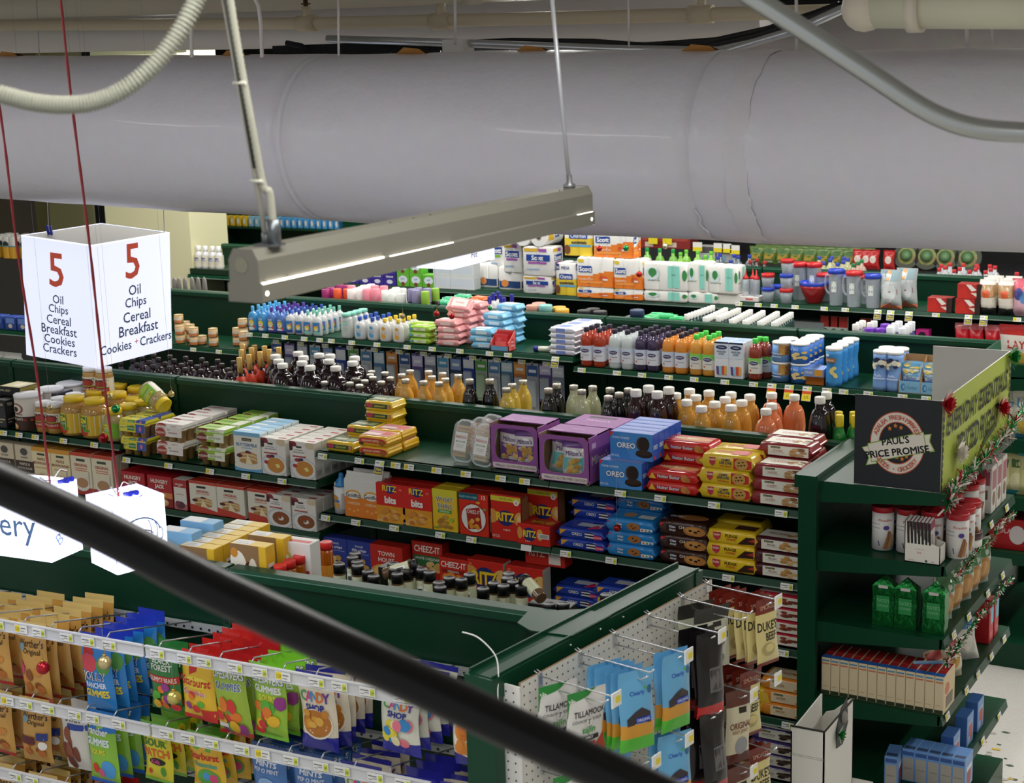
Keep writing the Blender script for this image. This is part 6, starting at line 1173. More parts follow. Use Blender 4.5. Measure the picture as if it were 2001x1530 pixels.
# ================================================================== back of run B: things peeking over its top
ZBB = H-1.86
B5 = lambda l: T(l, 400, 390, 4); B6 = lambda l: T(l, 850, 420, 4); B7 = lambda l: T(l, 1250, 440, 4.447); B8 = lambda l: T(l, 1600, 440, 4.5)
def cap_bottle(col, body, h=.26, r=.036): return bottle('lotion_bottle', 'bottle', r, h, body, col, neck=.85, caph=.28, sh=.66, n=12, sx=1, sy=.8, capr=r*.8)
for col, body, pts, nm in (('#9a2a6a', '#8a2a5a', [(945, 700), (985, 685), (1020, 695), (1055, 663), (1110, 670)], 'magenta'), ('#e2582c', '#d8502a', [(1070, 700), (1115, 698)], 'orange red'), ('#efe6e2', '#e6dcd8', [(1160, 700), (1190, 690), (1225, 682), (1260, 668), (1300, 662), (1215, 705)], 'cream white'), ('#ec8fa0', '#e88a98', [(1285, 700), (1338, 698), (1330, 672), (1400, 675), (1160, 672)], 'pink'), ('#e2e4de', '#dcdfd8', [(1410, 710), (1440, 700), (1475, 698), (1510, 690), (1545, 695), (1430, 728), (1490, 735), (1540, 735)], 'off-white'), ('#8a84a8', '#1a1a1e', [(1600, 700), (1650, 708), (1695, 692), (1738, 695)], 'lilac grey')):
    put_tops(cap_bottle(col, body), B5(pts), ZBB, nm+'-capped lotion bottle showing over the green back, {n} from the aisle end', nm+' capped bottles')
put_tops(cap_bottle('#8ab83a', '#1c1f16', .24), B5([(1715, 718), (1790, 695)]), ZBB, 'lime-capped dark bottle beside the grey-capped ones, {n} from the aisle end', 'lime capped bottles')
gpz = flowpack('refill_pack', 'pack', .12, .08, .03, '#4ac088', [], [('r', .2, .2, .8, .8, '#8fe0b8')]); opz = flowpack('refill_pack', 'pack', .12, .08, .03, '#e2703a', [], [('r', .2, .2, .8, .8, '#eea070')])
rr = random.Random(8)
for kd, nm, l in ((gpz, 'mint green', [(60, 672), (110, 660), (160, 650), (205, 640)]), (opz, 'orange', [(190, 690), (240, 678), (290, 665), (340, 655)])):
    P = [atz(x, y, ZBB+.19) for x, y in B6(l)]
    for i, p in enumerate(P): kd.put('%s refill pack heaped behind the baby goods run, %s along' % (nm, ORD[i]), (p.x, max(8.78, p.y)+.02, ZBB+.16+.012*(i % 2)), rr.uniform(-.2, .2), nm+' refill packs')
bs = carton('display_box', 'box', .62, .3, .16, '#5a5f66'); bs.put('plain grey box carrying the heaped refill packs', (atz(890, 590, ZBB+.19).x+.02, 8.90, ZBB))
wb = bottle('lotion_bottle', 'bottle', .03, .25, '#e6e6e8', '#2c2c9a', neck=.4, caph=.16, sh=.74, n=12, capr=.013)
put_tops(wb, B6([(425, 640), (455, 612), (495, 600), (515, 628), (540, 648), (600, 622)]), ZBB, 'white bottle with indigo pointed cap behind the wipes, {n} from the aisle end', 'indigo capped bottles')
for col, pts, nm in (('#d89a88', [(765, 705), (800, 692)], 'salmon'), ('#86c4c0', [(860, 704)], 'teal'), ('#e2a83c', [(880, 728), (925, 722)], 'amber'), ('#1c1c1e', [(1190, 745), (1235, 732), (1290, 752)], 'black'), ('#2c3a5a', [(1580, 742)], 'navy')):
    put_tops(jar('cream_jar', 'jar', .045, .2, '#2a2422', col, lidh=.2, lidr=1.0, sh=.75), B6(pts), ZBB, nm+'-lidded jar just showing over the green back, {n} from the aisle end', nm+' lidded jars')
gsp = flowpack('refill_pack', 'pack', .1, .08, .035, '#2fae62', [], [('r', .2, .2, .8, .8, '#4ac880')])
for i, (x, y) in enumerate(B6([(1640, 800), (1700, 785), (1760, 780), (1830, 785), (1890, 800), (1730, 770), (1800, 775)])):
    p = atz(x, y, ZBB+.205); gsp.put('bright green refill pack in the heap beside the white caps, %s along' % ORD[i], (p.x, max(8.79, p.y)+.01, ZBB+.17+.0*i), .1*(i-3), 'bright green refill packs')
bs.put('plain grey box carrying the bright green refill packs', (atz(1300, 620, ZBB+.19).x, 8.94, ZBB+.008))
wcap = bottle('peroxide_bottle', 'bottle', .0218, .24, '#2a4a48', '#f0efea', neck=.6, caph=.14, sh=.76, n=12, capr=.0165)
lines = [((410, 775), (715, 672), 9), ((570, 800), (825, 680), 9), ((685, 790), (935, 690), 8), ((800, 818), (1045, 690), 9), ((915, 828), (1145, 700), 9), ((1035, 840), (1275, 703), 9), ((1150, 850), (1400, 708), 9)]
for i, (a, b_, n) in enumerate(lines):
    a, b_ = B7([a, b_]); pa, pb2 = atz(*a, ZBB+.24), atz(*b_, ZBB+.24); pa.y = max(pa.y, 8.745)
    for j in range(n):
        q = j/(n-1); wcap.put('white-capped dark bottle, %s in the %s straight file from the aisle end' % (ORD[j], ORD[len(lines)-1-i]), (pa.x+(pb2.x-pa.x)*q*.6, pa.y+.0455*j, ZBB), 0, 'white-capped bottles in files')
clr = bottle('clear_bottle', 'bottle', .026, .2, mat('#b8bdbc', .1, alpha=.5, coat=.6), '#f0efea', neck=.6, caph=.14, sh=.76, n=12, capr=.02)
put_tops(clr, B8([(325, 872), (355, 855), (385, 840), (452, 858), (487, 843)]), ZBB, 'small clear bottle with white cap over the baby snack shelf, {n} from the aisle end', 'small clear bottles')
vio = bottle('violet_bottle', 'bottle', .03, .17, '#5a2a9a', '#6a2ab0', neck=.9, caph=.3, sh=.7, n=12); put_tops(vio, B8([(500, 908), (545, 908), (588, 870)]), ZBB, 'violet-capped bottle near the small clear bottles, {n} from the aisle end', 'violet capped bottles')
lil = bottle('pale_bottle', 'bottle', .024, .19, '#5a5a9a', '#e6e8ee', neck=.8, caph=.2, sh=.7, n=12); put_tops(lil, B8([(610, 895), (640, 880), (672, 862), (705, 845), (735, 905), (765, 888), (790, 868), (815, 850)]), ZBB, 'small blue bottle with white cap under the yellow tags, {n} from the aisle end', 'small blue bottles')

# odds and ends at the far end of runs A and B
bpk = carton('tissue_pack', 'pack', .11, .09, .1, '#2f4a9a', [('r', .1, .5, .9, .9, '#6a8ad0'), ('e', .5, .3, .2, .16, '#d8d0b0')])
for i, px in enumerate((-8, 18, 42)): bpk.put('blue pack on the baby goods run beyond the 5 sign, %s from the aisle end' % ORD[2-i], (xof(px, YFB, ZB0), YFB+.06, ZB0), 0, 'blue packs')
flb = bag('flour_bag', 'bag', .16, .2, .1, '#dcdad2', [('r', .05, .55, .95, .6, '#4a9ac8'), ('r', .05, .3, .95, .35, '#4a9ac8')], hang=False, seed=14, flat_top=.08)
for i, px in enumerate((-10, 26)): flb.put('white bag with blue stripes behind the tea boxes, %s from the picture edge' % ORD[i], (xof(px, 6.4, ZAB), 6.42, ZAB))
rsg = MB().box(-.09, .09, -.01, 0, -.13, .13, mat('#1a2622', .4)); w_ = ink('#e6ebe6')
for x in (-.04, .04): rsg.ball((x, -.012, .085), .018, w_, 8); rsg.box(x-.022, x+.022, -.013, -.0105, -.01, .06, w_); rsg.box(x-.014, x+.014, -.013, -.0105, -.1, -.01, w_)
p = at(60, 424, 15.55); tag(link('restroom_sign', rsg, None, (p.x, 15.6, p.z)), 'small dark restroom sign with two white figures on the cream wall', 'sign')
# ================================================================== run C, first shelf: paper goods and plastics
YFC = 10.585
def FC(xl, xr, yt, z=None): return fit(xl, xr, yt, YFC, z or ZC1l)
tisf = lambda c, c2: [('r', .05, .55, .95, .95, c2), ('t', .5, .72, .2, '#f2f2f6', 'tissue', .7, .014), ('e', .5, .3, .25, .16, '#e6e6f2')]
c, w, h = FC(703, 726, 560, ZC1l); s_ = w
tp_ = carton('tissue_box', 'box', w, .1, .105, '#43349a', tisf(0, '#3a2a8a'), topc='#5a4ab0'); tg_ = carton('tissue_box', 'box', w, .1, .105, '#6ab83c', [('e', .5, .55, .36, .3, '#dfe8f2'), ('e', .5, .2, .16, .16, '#7a4a34'), ('t', .5, .6, .14, '#4a7ac0', 'soft', .5, .012)], topc='#7cc84c'); tw_ = carton('tissue_box', 'box', w*1.2, .1, .105, '#d8dcdc', [('r', .1, .2, .9, .8, '#cfd8e0')], topc='#e2e4e4')
put_row(tp_, [690, 714, 738, 762], YFC, ZC1l, 'purple tissue box, {n} from the green ones, {l} layer', 'purple tissue boxes', 1, layers=2, skip={(3, 0, 1)})
put_row(tg_, [788, 813, 838], YFC, ZC1l, 'lime green tissue box with picture, {n} from the white ones, {l} layer', 'lime tissue boxes', 1, layers=2, skip={(0, 0, 1)})
put_row(tw_, [862, 888, 912], YFC-.0, ZC1l, 'white tissue box, {n} from the toilet rolls, {l} layer', 'white tissue boxes', 1, layers=2)
def rollpack(w, h, d, front, rows=2, cols=3, base='#ecebe6', name='toilet_roll_pack', top=True):
    """film-wrapped upright rolls: bulging columns"""
    mb = MB(); r = w/cols/2; n = 10; nd = max(1, round(d/(2*r))); F = ink(base)
    pts = []
    for c_ in range(cols):
        for k in range(n):
            a = math.pi+math.pi*k/(n-1); pts.append((-w/2+r+2*r*c_+r*math.cos(a), -d/2+r*.3+r*.3*math.sin(a)))
    back_ = [(w/2, d/2), (-w/2, d/2)]; poly = pts+back_; N = len(poly)
    zs = [(0, .95), (.012, 1), (h-.014, 1), (h, .94)]
    V = [(x*k, y*k, z) for z, k in zs for x, y in poly]
    fs = [(j*N+i, j*N+(i+1) % N, (j+1)*N+(i+1) % N, (j+1)*N+i) for j in range(3) for i in range(N)]+[tuple(range(N))[::-1]]
    mb.add(V, fs, F, True); mb.add([V[3*N+i] for i in range(N)], [tuple(range(N))], F)
    for c_ in range(cols):
        for q in range(nd):
            x, y = -w/2+r+2*r*c_, -d/2+r+2*r*q
            mb.lathe([(r*.9, h-.004), (r*.86, h+.004), (r*.4, h+.003), (r*.3, h-.002), (.0001, h-.003)], mat('#f2f0ec', .7), 12, (x, y, 0))
    def Ff(u, v, e):
        x = (u-.5)*w; q = ((min(max(x, -w/2+1e-5), w/2-1e-5)+w/2) % (2*r))-r; return (x, -d/2+r*.3-.3*math.sqrt(max(0, r*r-q*q))-e-.001, v*h)
    mb.deco(Ff, w, h, front, curved=True, lift0=.0015, step=.0007, fine=3); mb.right(d, h, w/2, front, -d/2)
    return Kind(name, 'paper goods pack', [(name, mb)], w, d, h)
def scott(c1_): return [('r', .06, .84, .5, .95, '#e2b83c'), ('r', .5, .84, .8, .95, c1_), ('r', .14, .52, .9, .74, '#23479a'), ('t', .5, .63, .17, '#f2f2f2', 'Scott', .7, .04), ('r', .2, .42, .8, .49, c1_), ('t', .35, .22, .09, '#4a9ad0', 'Long lasting', .5, .012)]
sco = [('r', 0, 0, 1, .38, '#e8802c'), ('r', .45, .38, .75, .45, '#e8802c'), ('r', .75, .38, 1, .56, '#e8802c'), ('r', .6, .45, .75, .5, '#e8802c'), ('r', .1, .12, .7, .2, '#ee9a4a'), ('r', .04, .84, .2, .95, '#e2c83c'), ('r', .06, .5, .42, .72, '#23479a'), ('t', .25, .61, .17, '#f2f2f2', 'Scott', .34, .04), ('t', .25, .27, .09, '#f4dcc0', 'ComfortPlus', .4, .012), ('e', .74, .32, .12, .08, '#d85a3a'), ('r', .72, .24, .86, .3, '#eee6e0')]
chm = [('r', 0, 0, 1, .52, '#e8c83c'), ('r', 0, .8, .2, 1, '#2f3a7a'), ('t', .1, .88, .1, '#f2f2f2', '24', .16, .02), ('t', .5, .87, .1, '#3a4a8a', 'MEGA', .4, .02), ('r', .2, .5, .84, .68, '#2c4a9a'), ('t', .52, .59, .12, '#e9eef4', 'Charmin', .54, .02), ('t', .55, .4, .1, '#2c3040', 'essentials', .7, .03), ('r', .2, .27, .95, .33, '#5aa8d8'), ('e', .12, .18, .12, .14, '#7a4a2c')]
svg = [('e', .22, .62, .16, .24, '#d4e6e6'), ('e', .22, .68, .09, .16, '#3f8a4a'), ('p', [(.17, .56), (.27, .56), (.22, .48)], '#3f8a4a'), ('t', .25, .38, .05, '#4a6a50', '100% RECYCLED', .4, .012), ('r', .58, .12, .84, .94, '#8fd8c8'), ('t', .71, .6, .06, '#4a8a80', '2 PLY', .2, .012), ('e', .95, .6, .05, .2, '#3f8a4a')]
def CW(xl, xr, yt, yb, Yo=0):
    """size of a pack seen between photo columns and rows at depth YFC+Yo"""
    Y = YFC+Yo; a, b_ = at(xl, yb, Y), at(xr, yb, Y); t_ = at((xl+xr)/2, yt, Y); bm_ = at((xl+xr)/2, yb, Y)
    return (a.x+b_.x)/2, b_.x-a.x, t_.z-bm_.z, bm_.z
z1 = ZC1l
def cstack(front, xl, xr, yt, yb, Yo, lab, cols=2, d=.16, z=None, **k):
    x, w, h, zb = CW(xl, xr, yt, yb, Yo); zb = zb if z is None else z
    rollpack(w, h, d, front, cols=cols, **k).put(lab, (x, YFC+Yo+d/2, zb)); return zb+h+.004
za = cstack(scott('#a85ab0'), 1022, 1078, 572, 606, .0, 'bathroom tissue pack at the bottom of the white stack, lowest under the rolls', 2, z=z1)
zb_ = cstack(scott('#a85ab0'), 1022, 1082, 515, 571, .0, 'purple-lettered bathroom tissue pack carrying the bare rolls', 2, z=za)
cstack(scott('#a85ab0'), 985, 1020, 514, 572, .09, 'purple-lettered bathroom tissue pack set back on the white stack', 2, z=za); cstack(scott('#7ab83c'), 958, 986, 510, 572, .17, 'green-lettered bathroom tissue pack at the far end of the white stack', 1, z=za)
for a, b_, Yo, n in ((975, 1020, .1, 'middle'), (935, 974, .16, 'next but one'), (903, 934, .2, 'far')): cstack([('r', .05, .1, .95, .4, '#6a9aa8' if n == 'far' else '#2c4a7a'), ('e', .3, .3, .15, .16, '#e2904a')], a, b_, 562, 606, Yo, 'low paper pack under the tissue stack, the %s one' % n, 2, z=z1)
def rolls_lying():
    x, w, h, zb = CW(995, 1075, 478, 514); r = h/2
    t = thing('toilet_roll_pack', 'pack of bare white rolls lying on their sides atop the tissue stack', 'paper goods pack', (xof(1020, YFC, zb_), YFC+.06, zb_))
    for i in range(3):
        b = MB().tube([((i-1)*2.02*r, -.05, r), ((i-1)*2.02*r, .22, r)], r, mat('#f0eeea', .7), 18); b.tube([((i-1)*2.02*r, -.0508, r), ((i-1)*2.02*r, -.049, r)], r*.36, mat('#b8aca0', .8), 12); b.tube([((i-1)*2.02*r, -.0515, r), ((i-1)*2.02*r, -.0512, r)], r*.24, mat('#4a443e', .8), 10); link('roll', b, t)
    L = [('r', .1, .2, .4, .8, '#e2b83c'), ('t', .6, .5, .3, '#23479a', 'Scott', .4, .03)]
    b = MB(); b.deco(lambda u, v, e: (3.03*r+e, -.05+u*.27, r*.4+v*r*1.2), .27, r*1.2, L); link('wrap_print', b, t)
rolls_lying()
zc1 = cstack(chm, 1087, 1127, 545, 606, .02, 'yellow tissue pack with blue oval at the stack foot beside the orange packs', 2, z=z1)
zo = cstack(sco, 1127, 1199, 588, 608, -.02, 'orange swirl towel pack on the shelf, nearer the yellow pack', 3, z=z1)
zo2 = cstack(sco, 1128, 1199, 531, 587, -.02, 'orange swirl towel pack in the middle layer, nearer the yellow pack', 3, z=zo)
zo3 = cstack(sco, 1200, 1256, 590, 610, -.02, 'orange swirl towel pack on the shelf beside the green leaf packs', 3, z=z1)
cstack(sco, 1200, 1256, 533, 589, -.02, 'orange swirl towel pack in the middle layer beside the green leaf packs', 3, z=zo3)
cstack(chm, 1103, 1158, 466, 532, .04, 'yellow tissue pack with blue oval on the very top', 2, z=zo2, d=.13)
cstack(sco, 1160, 1238, 471, 527, .02, 'orange swirl towel pack on the very top', 3, z=zo2, d=.13)
zs_ = cstack(svg, 1257, 1342, 594, 614, -.02, 'green leaf recycled paper pack on the shelf, nearer the orange packs', 3, z=z1); cstack(svg, 1257, 1342, 541, 593, -.02, 'green leaf recycled paper pack stacked on top, nearer the orange packs', 3, z=zs_)
zs2 = cstack(svg, 1343, 1402, 598, 618, -.01, 'green leaf recycled paper pack on the shelf, middle of three', 2, z=z1); cstack(svg, 1343, 1384, 541, 597, .0, 'green leaf recycled paper pack stacked in the middle', 2, z=zs2); cstack(svg, 1385, 1441, 546, 599, -.01, 'green leaf recycled paper pack stacked by the clear bottles', 3, z=zs2)
x, w, h, zb = CW(1390, 1441, 600, 618); carton('paper_pack', 'paper goods pack', w*.95, .15, zs2-z1-.004, '#e6e4de').put('plain white pack under the leaf pack by the clear bottles', (xof(1421, YFC, z1), YFC+.09, z1))
# plastics on the next bay
CLP = mat('#c9d0da', .14, alpha=.42, coat=.4, name='cloudy_plastic'); RED, BLU = '#c82a2c', '#2a44b8'
def pitcher(col, r, h, handle=True):
    b = MB().lathe([(r*.78, 0), (r*.8, .004), (r, h*.9), (r*1.0, h*.92)], CLP, 18); P = [('body', b)]
    l = MB().lathe([(r*1.05, h*.88), (r*1.06, h*.97), (r*.96, h), (.0001, h)], mat(col, .3), 18); P.append(('lid', l))
    if handle: P.append(('handle', MB().tube(smooth([Vector((-r*.95, 0, h*.82)), Vector((-r*1.35, 0, h*.78)), Vector((-r*1.38, 0, h*.45)), Vector((-r*.9, 0, h*.3))], 5), .008, CLP, 6)))
    lb = MB(); cyl(lb, r*.93, h*.38, h*.3, [('r', .36, 0, .64, 1, '#dfe4e0'), ('r', .38, .8, .62, .95, '#8ac04a'), ('r', .4, .3, .6, .5, '#8a92a0')], 2.4); P.append(('label', lb))
    return Kind('pitcher', 'pitcher', P, 2*r, 2*r, h)
for px, yt, col, Yo, n in ((1628, 528, BLU, .02, 'blue-lidded clear pitcher beside the red bowl'), (1663, 532, RED, -.01, 'red-lidded clear pitcher in front, with label'), (1700, 538, BLU, -.01, 'blue-lidded clear pitcher by the bagged cups'), (1645, 520, BLU, .15, 'blue-lidded pitcher in the second row'), (1690, 524, RED, .15, 'red-lidded pitcher in the second row by the bagged cups'), (1605, 518, RED, .17, 'red-lidded pitcher behind the red bowl')):
    x = xof(px, YFC+Yo, ZC1); h = at(px, yt, YFC+Yo).z-ZC1 if Yo < .1 else .2; pitcher(col, .056, h).put(n, (x, YFC+Yo+.06, ZC1))
def tub(col, r, h): return Kind('storage_tub', 'tub', [('body', MB().lathe([(r*.8, 0), (r, h*.8)], CLP, 16)), ('lid', MB().lathe([(r*1.04, h*.76), (r*1.04, h*.98), (r*.98, h), (.0001, h)], mat(col, .3), 16))], 2*r, 2*r, h)
for px, z_, col, Yo, n in ((1495, 0, BLU, 0, 'blue-lidded clear tub at the bottom beside the red-tipped bottles'), (1495, .1, RED, .0, 'red-lidded clear tub on the tub beside the red-tipped bottles'), (1531, 0, RED, -.01, 'red-lidded clear tub at the bottom of the tall stack'), (1531, .105, BLU, -.01, 'blue-lidded clear tub in the middle of the tall stack'), (1533, .21, RED, -.01, 'red-lidded tall clear tub on top of the tall stack'), (1512, 0, BLU, .13, 'blue-lidded tub behind the tub stacks')):
    tub(col, .047, .104).put(n, (xof(px, YFC+Yo, ZC1), YFC+.055+Yo, ZC1+z_))
for px, Yo, n in ((1556, .17, 'first from the red bowl'), (1585, .18, 'second from the red bowl')): pitcher(RED, .055, .27).put('tall red-lidded clear jug standing behind, '+n, (xof(px, YFC+Yo, ZC1), YFC+.06+Yo, ZC1))
b = MB().lathe([(.05, 0), (.055, .006), (.098, .105), (.104, .125)], mat('#a81e22', .25, coat=.4), 22); t = thing('mixing_bowl', 'red plastic bowl with a blue bowl nested on top', 'bowl', (xof(1578, YFC-.01, ZC1), YFC+.125, ZC1+.0012)); link('body', b, t); link('nested_bowl', MB().lathe([(.1, .118), (.108, .15), (.104, .152), (.085, .13), (.0001, .125)], mat(BLU, .25, coat=.4), 22), t)
sq = MB().lathe([(.022, 0), (.026, .004), (.026, .12), (.014, .128)], CLP, 12)
for i, px in enumerate((1452, 1463, 1473)):
    k = Kind('squeeze_bottle', 'bottle', [('body', sq), ('nozzle', MB().lathe([(.025, .12), (.02, .135), (.008, .15), (.002, .19), (.0001, .191)], mat(RED, .35), 10))], .05, .05, .19); k.put('clear squeeze bottle with pointed red tip, %s along' % ORD[i], (xof(px, YFC, ZC1), YFC+.05+.03*(i % 2), ZC1+.036), 0, 'red-tipped squeeze bottles')
carton('display_box', 'box', .14, .11, .035, '#e6e0dc', [('r', .3, .3, .7, .7, '#d86a6a')]).put('white tray under the red-tipped squeeze bottles', (xof(1463, YFC, ZC1), YFC+.065, ZC1))
def cupbag(base, L, h, w=.125, seed=1, bands=()): return bag('bag_of_cups', 'bag', w, h, .1, base, L, hang=False, seed=seed, bands=bands, flat_top=.06)
cbg = cupbag('#b9bfc0', [('p', [(0, 0), (1, 0), (1, .34), (.5, .26), (0, .24)], '#d8795a'), ('e', .46, .45, .36, .26, '#d8dcde'), ('p', [(.12, .52), (.5, .46), (.88, .52), (.88, .38), (.5, .44), (.12, .38)], '#8a3038'), ('r', .1, .72, .3, .98, '#7a9aa8'), ('r', .55, .72, .9, .98, '#8fa8b0'), ('r', .34, .74, .5, .97, '#d89a5a')], .27, .15, 4)
for i, (px, Yo) in enumerate(((1735, -.01), (1766, .1))): cbg.put('clear bag of printed cups with red bow tie print, ' + ('one in front', 'one behind')[i], (xof(px, YFC+Yo, ZC1), YFC+.06+Yo, ZC1))
c, w, h = FC(1812, 1858, 582, ZC1)
sbx = carton('cup_box', 'box', w, .1, h, '#b8302c', [('p', [(.0, 0), (.55, 0), (.3, .85), (.0, .5)], '#c8342c'), ('p', [(.35, .95), (.6, .5), (.8, .6), (.55, .95)], '#e6e2da'), ('p', [(.55, .4), (.85, .1), (.95, .4)], '#e6d8c8'), ('r', .8, 0, 1, 1, '#3a2a28')], topc='#8a2420', sidec='#4a342e')
sbx.put('small red and white boxed cups alone before the green panel', (xof(1835, YFC, ZC1), YFC+.05, ZC1))
for l in range(2): sbx.put('red and white boxed cups in the pair stack, ' + ('lower', 'upper')[l], (xof(1890, YFC, ZC1)+.01*l, YFC+.05, ZC1+l*(h+.002)))
cb2 = cupbag('#b0906a', [('r', .1, .55, .9, .7, '#c89a6a'), ('e', .5, .6, .25, .12, '#d8603a'), ('r', .05, .3, .95, .5, '#d8d0c4'), ('r', .05, 0, .95, .22, '#2a2a2c')], .235, .11, 7, [(.0, .2, '#2a2a2c'), (.2, .5, '#d4ccc0'), (.86, 1, '#e6e2dc')])
put_row(cb2, [1926, 1962], YFC-.01, ZC1, 'brown and white sleeve bag of coffee cups, {n} from the pink bags, {r} row', 'coffee cup bags', 3, .1)
cb3 = cupbag('#d86a7a', [('e', .4, .6, .3, .16, '#3a4a8a'), ('e', .8, .5, .3, .16, '#5a8ac0')], .25, .11, 8, [(0, .5, '#d8a8b8')])
put_row(cb3, [1990, 2024], YFC-.01, ZC1, 'pink bag of cups at the picture edge, {n} from the aisle end', 'pink cup bags')
# lower shelf of run C, seen over run B
def redcup(): return bag('bag_of_cups', 'bag', .1, .19, .08, '#b81e2a', [('r', .2, .1, .8, .22, '#d8a82c')], hang=False, seed=5, bands=[(.8, 1, '#c86a70')])
zl = ZC1-.26
put_row(redcup(), [1877, 1904, 1935, 1961], YFC, zl, 'bag of red party cups on the lower shelf, {n} from the aisle end', 'red party cup bags')
hk = carton('hanging_pack', 'pack', .075, .02, .17, '#c8ccc8', [('r', .0, .55, 1, 1, '#b83a34'), ('e', .5, .3, .3, .2, '#3a6a5a')])
for i, px in enumerate((1612, 1628, 1645, 1690)): hk.put('kitchen gadget pack on the lower shelf beneath the pitchers, %s along' % ORD[i], (xof(px, YFC+.1, zl), YFC+.12, zl), 0, 'kitchen gadget packs')
foil = carton('foil_pan_pack', 'pack', .3, .2, .12, '#8f9698', [('r', .1, .2, .5, .5, '#b9c0c2')]); foil.put('dull silver foil pan pack on the lower shelf under the bowls', (xof(1570, YFC+.1, zl), YFC+.2, zl))
mgx = carton('magenta_box', 'box', .09, .07, .13, '#b82a7a', [('e', .5, .7, .3, .2, '#2a1a2a')]); mgx.put('magenta box on the lower shelf beneath the yellow tags', (xof(1800, YFC, zl), YFC+.05, zl))
# far end of run C
pt = rollpack(.17, .2, .14, [('r', 0, 0, 1, .55, '#e8b03c'), ('e', .3, .68, .2, .14, '#2c3a40'), ('r', .0, .55, 1, .6, '#5aa8b0')], cols=2, name='paper_towel_pack')
zpt = at(15, 505, YFC).z
pt2 = put_row(pt, [18, 52, -16], YFC, zpt, 'paper towel pack with golden band behind the 5 sign, {n} from the aisle end', 'golden paper towel packs', 2)
dk_ = carton('display_case', 'case', .75, .3, zpt-.001, '#3a3a3c'); dk_.put('tall dark display case under the golden paper towel packs', (xof(15, YFC, zpt), YFC+.16, 0))
sp = bottle('spray_cleaner_bottle', 'bottle', .04, .2, '#e8e8ea', '#f0f0f0', neck=.45, caph=.2, sh=.55, n=12, label=[('e', .5, .5, .35, .25, '#dfd8c8'), ('r', .3, .5, .7, .8, '#3a5aa8')], lz=(.1, .6))
put_row(sp, [385, 398, 412, 424], YFC+.05, at(400, 528, YFC).z, 'white spray cleaner bottle near the strip light end, {n} from the aisle end', 'white spray cleaners')
plk = carton('display_case', 'box', .42, .3, max(.05, at(400, 528, YFC).z-ZC1l-.001), '#14301f'); plk.put('dark green base under the white spray cleaners', (xof(404, YFC, ZC1l), YFC+.17, ZC1l))
spn = MB().lathe([(.012, 0), (.016, .05), (.024, .12), (.02, .16), (.006, .175)], mat('#9a9690', .35, .3), 10, sy=.4)
for i, px in enumerate((340, 349, 361, 375, 387, 399)):
    o = link('utensil', spn, None, (at(px, 545, 8.85).x, 8.85, ZBB)); o.scale.z = (at(px, 541, 8.85).z-ZBB)/.175; tag(o, 'grey ladle end poking up over the green panel, %s along' % ORD[i], 'utensil', 'grey ladle ends')
# goods of the far aisle, over the strip light
dkc = [('#e8e0d8', 'white'), ('#ecc83c', 'yellow'), ('#8fc8e4', 'pale blue'), ('#5aa8e0', 'blue')]
fz = at(500, 443, 13.2).z
fb = MB().box(at(412, 440, 13.2).x, at(680, 440, 13.2).x, 13.15, 13.6, fz-.02, fz, GREEN); fb.box(at(412, 440, 13.2).x, at(680, 440, 13.2).x, 13.6, 13.64, 0, fz+.35, GREEND)
for x in (at(412, 440, 13.2).x, at(680, 440, 13.2).x-.03): fb.box(x, x+.03, 13.15, 13.64, 0, fz+.35, GREEN)
fb.box(at(412, 440, 13.2).x, at(680, 440, 13.2).x, 13.15, 13.6, fz-.4, fz-.38, GREEN)
o = link('gondola_section', fb); tag(o, 'green far shelving glimpsed between duct and strip light', 'shelving')
fcn = {}
for i, px in enumerate(range(418, 660, 12)):
    c_, n_ = dkc[min(3, (i*2)//9 if i < 17 else 3)] if True else None; c_, n_ = dkc[0 if i < 2 else (1 if i < 6 else (2 if i < 11 else 3))]
    if c_ not in fcn: fcn[c_] = carton('laundry_pack', 'pack', .052, .1, .105, c_, [('e', .5, .5, .3, .3, '#f2f2f2')])
    fcn[c_].put('%s laundry pack on the far shelf under the duct, %s along' % (n_, ORD[min(19, i)]) if i < 20 else n_+' laundry pack at the end of the far shelf', (xof(px, 13.2, fz), 13.25, fz), 0, 'far laundry packs')
lw = jar('far_jar', 'jar', .035, .09, '#d88a6a', '#e6e0da', n=10)
for i, px in enumerate(range(500, 600, 13)): lw.put('peach jar on the lower far shelf above the strip light, %s along' % ORD[i], (xof(px, 13.2, fz-.2), 13.22, fz-.38+.0), 0, 'peach jars')
# ================================================================== back of run C: soft drinks over its top
ZCB = H-1.9
def soda(liq, capc, h=.285, r=.046): return bottle('soda_bottle', 'bottle', r, h, liq, capc, neck=.3, caph=.075, sh=.55, n=14, capr=r*.33, label=[('r', 0, 0, 1, 1, capc if isinstance(capc, str) else '#888888')], lz=(.3, .55))
S7 = lambda l: T(l, 1250, 440, 4.447)
put_tops(soda('#7ac04a', '#2a9a4a'), S7([(65, 195), (175, 203), (290, 208)]), ZCB, 'green soda bottle with dark green cap, {n} from the lime-capped ones', 'green soda bottles')
put_tops(soda('#8acc4a', '#6ac83a'), S7([(345, 240), (405, 215), (505, 222), (570, 262), (620, 228)]), ZCB-.0, 'lime soda bottle with bright green cap, {n} from the blue caps', 'lime soda bottles')
put_tops(soda('#6a7880', '#2c3ea8'), S7([(675, 270), (740, 235), (790, 305), (865, 240), (903, 262), (980, 250)]), ZCB, 'clear soda bottle with blue cap beyond the paper goods, {n} from the aisle end', 'blue capped soda bottles')
put_tops(soda('#4a3434', '#a83030'), S7([(962, 305), (1018, 290), (1085, 312)]), ZCB, 'dark soda bottle with red cap by the tall tub stack, {n} from the aisle end', 'dark red capped soda')
